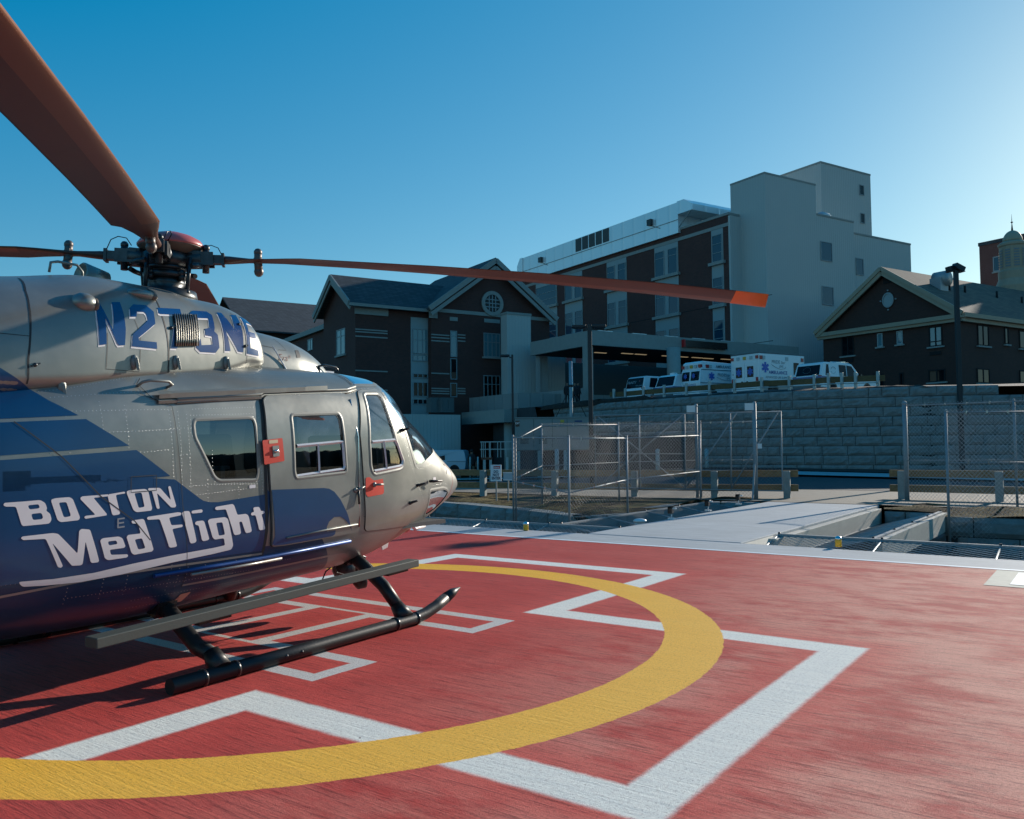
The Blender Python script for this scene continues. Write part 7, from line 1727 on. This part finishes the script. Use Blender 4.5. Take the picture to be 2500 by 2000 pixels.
def box_ambulance():
    W_ = 2.4; V = thing('box_ambulance', 'large white box-bodied ambulance with blue star and rear doors, tallest vehicle on the terrace', 'ambulance', vehicle_M(1855, 53, VZ), 'ambulances and cars parked on the terrace')
    q = MB(); q.box(0,4.35,0,W_,.55,2.95); b = q.build('box_body', M_VW, V, bevel=.05)
    q = MB(); q.box(-.02,4.37,-.02,W_+.02,2.952,3.02); q.build('roof_trim', M_BUMP, b, bevel=.02)
    q = MB(); body_profile(q, [(4.4,.5),(7.0,.5),(7.1,.95),(6.9,1.15),(5.9,1.28),(5.35,2.05),(4.4,2.1)], 1.0, lambda z: .12*max(0,z-1.2)); q.xf(Matrix.Translation((0,W_/2,0))); q.build('cab', M_VW, V, bevel=.04)
    q = MB(); side_quad(q, [(4.6,1.3),(5.75,1.3),(5.3,1.98),(4.6,2.0)], W_/2-1.0+.08, .02); q.build('cab_window', M_VGL, V)
    for x in (1.25, 6.2):
        for y in (.14, W_-.14): wheel(V, x, y, .40)
    q = MB(); q.tube([(1.25,-.012,.55),(1.25,.3,.55)], .52, 20); q.build('wheel_arch', M_BLKGLOSS, b)
    q = MB(); q.box(-.28,0,.05,W_-.05,.42,.58); q.build('rear_bumper', M_BUMP, V, bevel=.02)
    q = MB(); q.box(0.02,4.33,-.012,-.002,.55,1.18); q.build('lower_panel', mat('brushed_lower_panel', (.40,.38,.35), .4, .4), b)
    q = MB(); q.box(0.02,4.33,-.016,-.002,1.19,1.22); q.box(-.016,-.002,.02,W_-.02,1.19,1.21); q.build('pinstripe', M_VDK, b)
    q = MB(); q.box(3.25,3.75,-.02,-.002,1.65,2.45); q.build('side_window', M_VGL, b, bevel=.006)
    for i, y in enumerate((.72, 1.68)):
        dq = MB(); dq.box(-.022,-.002,y-.46,y+.46,.62,2.42); d = dq.build('rear_door', M_VW, V, bevel=.008)
        q = MB(); q.box(-.034,-.024,y-.26,y+.26,1.45,2.15); q.build('window', M_VGL, d, bevel=.004)
        q = MB(); star(q, (-.036,y,1.8), .24, (0,-1,0), (0,0,1), .004); q.build('star_emblem', M_STAR, d)
        q = MB(); q.box(-.05,-.024,y-(.33 if i else -.2),y-(.2 if i else -.33),1.05,1.2); q.build('handle', M_BLKGLOSS, d)
    for i, (y, mt_) in enumerate(((.16,M_LR),(.65,M_LW),(1.2,M_LY),(1.75,M_LW),(2.24,M_LR))):
        q = MB(); q.box(-.05,-.002,y-.11,y+.11,2.60,2.80); q.build('warning_light', mt_, b)
    for y in (.18, 2.22):
        for z, mt_ in ((1.30,M_LR),(1.0,M_LY)):
            q = MB(); q.box(-.04,-.002,y-.09,y+.09,z-.13,z+.11); q.build('rear_light', mt_, b)
    for x, mt_ in ((.15,M_LR),(.42,M_LW),(2.6,M_LW),(4.1,M_LR)):
        q = MB(); q.box(x-.11,x+.11,-.05,-.002,2.55,2.78); q.build('warning_light', mt_, b)
    q = MB(); star(q, (.55,-.01,2.05), .34, (1,0,0), (0,0,1), .006); q.build('star_emblem', M_STAR, b)
    q = MB(); put_text(q, 'PRIDE', .30, (1.55,-.008,2.42), (1,0,0), (0,0,1)); put_text(q, 'Star', .26, (2.22,-.008,2.40), (1,0,0), (0,0,1), shear=.3); put_text(q, 'EMS', .22, (2.05,-.008,2.14), (1,0,0), (0,0,1), shear=.3)
    q.tube([(1.15,-.012,2.25),(1.5,-.012,2.08),(2.0,-.012,1.97),(2.4,-.012,2.02),(2.5,-.012,2.15)], .012, 4); put_text(q, 'ADVANCED LIFE SUPPORT', .20, (1.75,-.008,1.42), (1,0,0), (0,0,1)); q.build('lettering', M_VDK, b)
    q = MB(); put_text(q, 'AMBULANCE', .30, (1.75,-.008,1.74), (1,0,0), (0,0,1), bold=.006); q.build('ambulance_lettering', M_VINK, b)
    q = MB(); put_text(q, 'ALS', .18, (-.008,2.12,1.7), (0,-1,0), (0,0,1)); q.build('lettering', M_VDK, b)
    for x in (4.9,): 
        q = MB(); q.box(x-.2,x+.5,W_/2-.5,W_/2+.5,2.1,2.2); q.build('light_bar', M_LR, V)
box_ambulance()

def van_like(label, name, cat, px_, Y, prof, W_, wheels, rear_glass, side_glasses, band=None, roof_extra=None, tum=.10, zc=1.0, extra=None, tail=(.9,.25)):
    V = thing(name, label, cat, vehicle_M(px_, Y, VZ), 'ambulances and cars parked on the terrace')
    tb = lambda z: tum*max(0, z-zc)
    q = MB(); body_profile(q, prof, W_/2, tb); q.xf(Matrix.Translation((0,W_/2,0))); b = q.build('body', M_VW, V, bevel=.04)
    if band:
        q = MB(); q.box(-.04,prof_len(prof),-.012,W_+.012,band[0],band[1]); q.build('blue_band', M_VBL, b)
    for x, r in wheels:
        for y in (.10, W_-.10): wheel(V, x, y, r, .22)
        q = MB(); q.tube([(x,-.008,r),(x,.25,r)], r*1.15, 20); q.tube([(x,W_+.008,r),(x,W_-.25,r)], r*1.15, 20); q.build('wheel_arch', M_BLKGLOSS, b)
    for G_ in side_glasses:
        q = MB(); q.add([(x, tb(z)-.012, z) for x, z in G_], [tuple(range(len(G_)))]); q.build('side_window', M_VGL, b)
    q = MB(); (yl, yr, zb_2, zt_2, xb, xt) = rear_glass
    q.add([(xb-.012, yl, zb_2), (xb-.012, yr, zb_2), (xt-.012, yr-.04, zt_2), (xt-.012, yl+.04, zt_2)], [(0,3,2,1)]); q.build('rear_window', M_VGL, b)
    for y in (.10, W_-.10):
        q = MB(); q.box(-.03+prof[0][0],.10,y-.09,y+.09,tail[0],tail[0]+tail[1]); q.build('rear_light', M_LR, b)
    q = MB(); q.box(-.12,.02,.03,W_-.03,.42,.62); q.build('rear_bumper', M_VW if not band else M_BUMP, b, bevel=.03)
    if extra: extra(V, b, W_, tb)
    return V
def prof_len(p): return max(x for x, z in p)-.6
# long suv at the right
def suv_extra(V, b, W_, tb):
    q = MB(); q.tube([(1.2,.22,2.02),(2.9,.25,2.04)], .02, 6); q.tube([(1.2,W_-.22,2.02),(2.9,W_-.25,2.04)], .02, 6); q.build('roof_rack', M_CHROME, b)
    q = MB(); q.box(2.6,2.85,.4,W_-.4,1.98,2.10); q.build('light_bar', M_CHROME, V)
    q = MB(); q.box(3.45,3.6,-.20,-.02,1.12,1.32); q.build('mirror', M_BLKGLOSS, b)
    q = MB(); q.tube([(-.005,W_/2+.05,1.45+.001*i) for i in range(1)]+[(-.1,W_/2,1.5)], .01, 4)
    q = MB(); c = Vector((1.15,.0,1.5))
    q2 = MB(); ring = [(1.20+.22*math.cos(t), tb(1.5)-.016, 1.5+.20*math.sin(t)) for t in [rad(a) for a in range(20,175,15)]]; q2.tube(ring, .010, 4); ring = [(1.20+.22*math.cos(t), tb(1.5)-.016, 1.5+.20*math.sin(t)) for t in [rad(a) for a in range(200,350,15)]]; q2.tube(ring, .010, 4); q2.build('round_emblem', M_VDK, b)
    q2 = MB(); rg = [(.05+.07*math.sin(t)-.03, W_/2+.28*math.cos(t), 1.5+.18*math.sin(t)) for t in [rad(a) for a in range(0,360,20)]]; q2.tube(rg, .012, 4); q2.build('rear_emblem', M_VDK, b)
SUVP = [(.0,.45),(-.05,.95),(.05,1.15),(.28,1.90),(.5,1.98),(2.8,1.98),(3.0,1.93),(3.65,1.30),(5.0,1.08),(5.25,.95),(5.3,.55),(5.1,.42)]
van_like('white estate car with blue side band and roof rack, rightmost vehicle on the terrace', 'estate_car', 'car', 2005, 49, SUVP, 2.0, ((1.05,.38),(4.35,.38)), (.16,1.84,1.20,1.80,.065,.24),
         [[(.45,1.18),(.80,1.18),(.80,1.84),(.62,1.84)], [(1.75,1.18),(2.40,1.18),(2.40,1.84),(1.75,1.84)], [(2.48,1.18),(3.45,1.18),(2.95,1.80),(2.48,1.84)]], band=(.98,1.12), extra=suv_extra, tail=(.95,.22))
# type II van ambulance
def amb_extra(V, b, W_, tb):
    for y, mt_ in ((.22,M_LR),(.60,M_LW),(1.0,M_LY),(1.40,M_LW),(1.78,M_LR)):
        q = MB(); q.box(.10,.30,y-.10,y+.10,2.26,2.46); q.build('warning_light', mt_, b)
    for x, mt_ in ((.75,M_LR),(1.02,M_LW)):
        q = MB(); q.box(x-.12,x+.12,tb(2.35)-.05,tb(2.35)+.05,2.24,2.46); q.build('warning_light', mt_, b)
    q = MB(); put_text(q, 'AMBULANCE', .26, (2.3,tb(2.36)-.04,2.36), (1,0,0), (0,0,1), bold=.004); q.build('ambulance_lettering', M_VDK, b)
    q = MB(); star(q, (1.05,tb(1.7)-.05,1.70), .26, (1,0,0), (0,0,1), .006); 
    for y in (.62,1.38): star(q, (-.0,y,1.72), .17, (0,-1,0), (0,0,1), .035)
    q.build('star_emblem', M_STAR, b)
    q = MB(); put_text(q, 'PRIDEStar', .28, (2.2,tb(1.8)-.05,1.80), (1,0,0), (0,0,1)); q.tube([(1.5,tb(1.6)-.05,1.62),(2.2,tb(1.5)-.05,1.46),(2.9,tb(1.5)-.05,1.45)], .012, 4); put_text(q, 'EMS', .2, (2.6,tb(1.6)-.05,1.58), (1,0,0), (0,0,1)); q.build('lettering', M_VDK, b)
    q = MB(); put_text(q, 'AMBULANCE', .20, (-.035,1.0,1.12), (0,-1,0), (0,0,1)); q.build('rear_lettering', M_VINK, b)
    q = MB(); q.box(-.02,5.0,-.014,-.002,1.22,1.26); q.box(.2,5.0,tb(2.1)-.016,tb(2.1)+.01,2.10,2.15); q.build('pinstripe', M_VDK, b)
    q = MB(); q.box(-.06,-.02,.80,1.2,.72,.98); q.build('number_plate', M_BLKGLOSS, b)
AMP = [(.0,.45),(-.02,1.25),(.12,2.05),(.18,2.15),(.22,2.60),(.40,2.70),(3.6,2.62),(4.0,2.15),(4.55,1.35),(5.3,1.15),(5.5,.95),(5.5,.5)]
V_ = van_like('white high-roofed van ambulance with two dark rear windows, left of the tall box ambulance', 'van_ambulance', 'ambulance', 1711, 55, AMP, 2.0, ((1.15,.38),(4.6,.38)), (1.06,1.82,1.40,2.02,.01,.11),
         [[(3.9,1.4),(4.45,1.4),(4.05,2.0),(3.6,2.05)]], extra=amb_extra, tail=(.72,.28))
q = MB(); q.add([(-.002,.18,1.40),(-.002,.94,1.40),(.098,.94,2.02),(.098,.18,2.02)], [(0,3,2,1)]); q.build('rear_window', M_VGL, V_)
# minivan
MVP = [(.0,.42),(-.05,.95),(.10,1.18),(.35,1.80),(.55,1.92),(2.9,1.92),(3.3,1.78),(4.1,1.15),(4.9,.95),(5.0,.45)]
def mv_extra(V, b, W_, tb):
    q = MB(); q.box(.75,1.05,W_/2-.25,W_/2+.15,1.90,2.08); q.build('roof_vent', M_VW, V)
van_like('white van with blue band and tinted rear window, second vehicle from the left', 'parked_van', 'van', 1644.5, 56, MVP, 1.95, ((1.0,.34),(4.1,.34)), (.14,1.81,1.15,1.80,.085,.35), [], band=(.90,1.08), extra=mv_extra, tail=(.82,.26))
# minibus with lettering on its rear window
TRP = [(.0,.42),(-.05,1.0),(.02,1.12),(.22,1.86),(.42,1.95),(3.0,1.93),(3.5,1.70),(4.0,1.18),(5.0,1.02),(5.2,.45)]
def tr_extra(V, b, W_, tb):
    q = MB(); put_text(q, 'TRINITY', .26, (.045,1.28,1.52), (0,-1,0), (.25,0,1), shear=.2); put_text(q, 'TOTAL SUPPORT', .11, (.0,.42,1.27), (0,-1,0), (.25,0,1)); q.build('rear_lettering', mat('pale_window_lettering', (.4,.45,.48), .5), b)
    q = MB(); q.tube([(2.0,.2,1.98),(3.0,.22,1.98)], .02, 6); q.build('roof_rack', M_CHROME, b)
    q = MB(); put_text(q, '^', .3, (.06,.45,1.55), (0,-1,0), (.25,0,1)); q.build('red_emblem', mat('red_emblem', (.4,.08,.08), .5), b)
van_like('white estate car with TRINITY lettering on its dark rear window, leftmost on the terrace', 'parked_estate_car', 'car', 1571, 57.5, TRP, 1.98, ((1.0,.36),(4.2,.36)), (.12,1.86,1.14,1.84,.016,.20),
         [[(.55,1.16),(1.35,1.16),(1.35,1.82),(.72,1.82)], [(1.45,1.16),(2.6,1.16),(2.6,1.82),(1.45,1.82)]], extra=tr_extra, tail=(.88,.24))
# blue-white van on the lower road, heading left
V = thing('delivery_van', 'pale blue-white panel van half hidden behind the helicopter nose', 'van', Matrix.Translation((at_y(1137,1150,62).x, 62, -.42)) @ Matrix.Rotation(rad(180-8), 4, 'Z'), None)
q = MB(); body_profile(q, [(.05,.35),(-.02,1.0),(.12,1.72),(.3,1.80),(2.6,1.80),(3.1,1.70),(3.75,1.15),(4.5,.95),(4.6,.35)], .88, lambda z: .1*max(0,z-1.0)); q.xf(Matrix.Translation((0,-.88,0))); b = q.build('body', mat('pale_blue_white_paint', (.38,.50,.58), .35, coat=.3), V, bevel=.04)
for x, r in ((.85,.33),(3.7,.33)):
    for y in (-.08,-1.68): wheel(V, x, y, r, .2)
    q = MB(); q.tube([(x,.01,r),(x,-.3,r)], r*1.15, 18); q.build('wheel_arch', M_BLKGLOSS, b)
q = MB(); q.add([(1.55,-.02,1.05),(2.9,-.02,1.05),(2.7,-.07,1.6),(1.6,-.07,1.6)], [(0,1,2,3)]); q.build('side_window', M_VGL, b)
q = MB(); q.box(.0,1.4,-.003,.012,.93,.96); q.build('side_trim', M_VDK, b)

# ================================================================ PEOPLE
def person(label, M, top, legs, skin=(.25,.14,.10), hair=(.02,.015,.012), arms=None, bag=False, walk=.0, shade=None):
    """skin-modifier figure, one continuous body; facing -y"""
    P = thing('person', label, 'person', M, None)
    V = {'pel':(0,0,.95),'spi':(0,.01,1.12),'che':(0,.0,1.32),'nek':(0,.0,1.48),'hdb':(0,-.01,1.57),'hdm':(0,-.01,1.66),'hdt':(0,0,1.74),
         'shl':(-.17,0,1.42),'ell':(-.24,.02,1.15),'wrl':(-.24,-.08,.92),'hal':(-.235,-.12,.84),'shr':(.17,0,1.42),'elr':(.24,.02,1.15),'wrr':(.24,-.08,.92),'har':(.235,-.12,.84),
         'hil':(-.10,0,.90),'knl':(-.11,-.04-walk,.50),'anl':(-.11,.02,.10),'tol':(-.12,-.14,.04),'hir':(.10,0,.90),'knr':(.11,-.02,.50),'anr':(.11,.04+walk,.10),'tor':(.12,-.12+walk,.04)}
    R_ = {'pel':.15,'spi':.14,'che':.165,'nek':.06,'hdb':.075,'hdm':.095,'hdt':.07,'shl':.085,'ell':.055,'wrl':.035,'hal':.035,'shr':.085,'elr':.055,'wrr':.035,'har':.035,'hil':.10,'knl':.07,'anl':.05,'tol':.04,'hir':.10,'knr':.07,'anr':.05,'tor':.04}
    E_ = [('pel','spi'),('spi','che'),('che','nek'),('nek','hdb'),('hdb','hdm'),('hdm','hdt'),('che','shl'),('shl','ell'),('ell','wrl'),('wrl','hal'),('che','shr'),('shr','elr'),('elr','wrr'),('wrr','har'),('pel','hil'),('hil','knl'),('knl','anl'),('anl','tol'),('pel','hir'),('hir','knr'),('knr','anr'),('anr','tor')]
    ks = list(V); me = bpy.data.meshes.new('body'); me.from_pydata([V[k] for k in ks], [(ks.index(a), ks.index(b)) for a, b in E_], [])
    o = bpy.data.objects.new('body', me); COL.objects.link(o); o.parent = P
    mk = bpy.data.materials.new('clothed_body'); mk.use_nodes = True; g = NT(mk); s_ = g.sep(g.obj())
    c = g.mix(g.m('GREATER_THAN', s_[2], .93), legs, top); c = g.mix(g.m('GREATER_THAN', s_[2], 1.50), c, skin); c = g.mix(g.m('LESS_THAN', s_[2], .08), c, (.02,.02,.02))
    hand = g.m('MULTIPLY', g.m('LESS_THAN', s_[2], .90), g.m('GREATER_THAN', g.m('ABSOLUTE', s_[0]), .195)); c = g.mix(hand, c, skin)
    g.link(c, g.b.inputs['Base Color']); g.b.inputs['Roughness'].default_value = .85
    me.materials.append(mk)
    md = o.modifiers.new('skin', 'SKIN')
    if not me.skin_vertices: me.attributes  # layer is made with the modifier
    sk = me.skin_vertices[0].data if me.skin_vertices else None
    if sk:
        for i, k in enumerate(ks): sk[i].radius = (R_[k], R_[k]*(.75 if k in ('che','pel','spi') else 1)); sk[i].use_root = (k == 'pel')
    md2 = o.modifiers.new('sub', 'SUBSURF'); md2.levels = 2; md2.render_levels = 2
    q = MB(); q.sphere((0,.015,1.70), .10, 12, (.95,1.0,.95)); q.build('hair', mat('dark_hair', hair, .8) if 'dark_hair' not in bpy.data.materials else bpy.data.materials['dark_hair'], P)
    q = MB(); q.lathe([(.19,.80),(.21,.95),(.20,1.2),(.21,1.38),(.13,1.47),(.08,1.51)], 14, Matrix.Diagonal((1,.72,1,1))); q.build('jacket', mat('jacket_%d' % len(bpy.data.materials), top, .85), P)
    if bag:
        q = MB(); q.box(-.42,-.26,-.12,.10,.72,1.05); q.build('bag', M_BLKGLOSS, P)
    return P
pp = at_y(1152,1150,56); pp.z = hgt(pp.x, 56)
zhead = at_y(1152,1097,56).z
person('person in dark jacket and khaki trousers carrying a dark bag beside the white van', Matrix.Translation(pp) @ Matrix.Rotation(rad(160), 4, 'Z') @ Matrix.Scale((zhead-pp.z)/1.80, 4), (.02,.016,.016), (.12,.11,.08), bag=True)
for i, (px_, Y, lab, h) in enumerate(((1385,61.2,'person in dark clothes behind the canopy parapet, left of the guyed mast',.98),(1403,61.0,'taller person in dark clothes just right of the guyed mast',1.05),(1411,61.6,'person in dark clothes, rightmost of those behind the parapet',.98))):
    p = at_y(px_, 950, Y); p.z = at_y(px_, 933, Y).z-1.78*h
    person(lab, Matrix.Translation(p) @ Matrix.Rotation(rad(20*i), 4, 'Z') @ Matrix.Scale(h, 4), (.014,.014,.017), (.02,.02,.025))
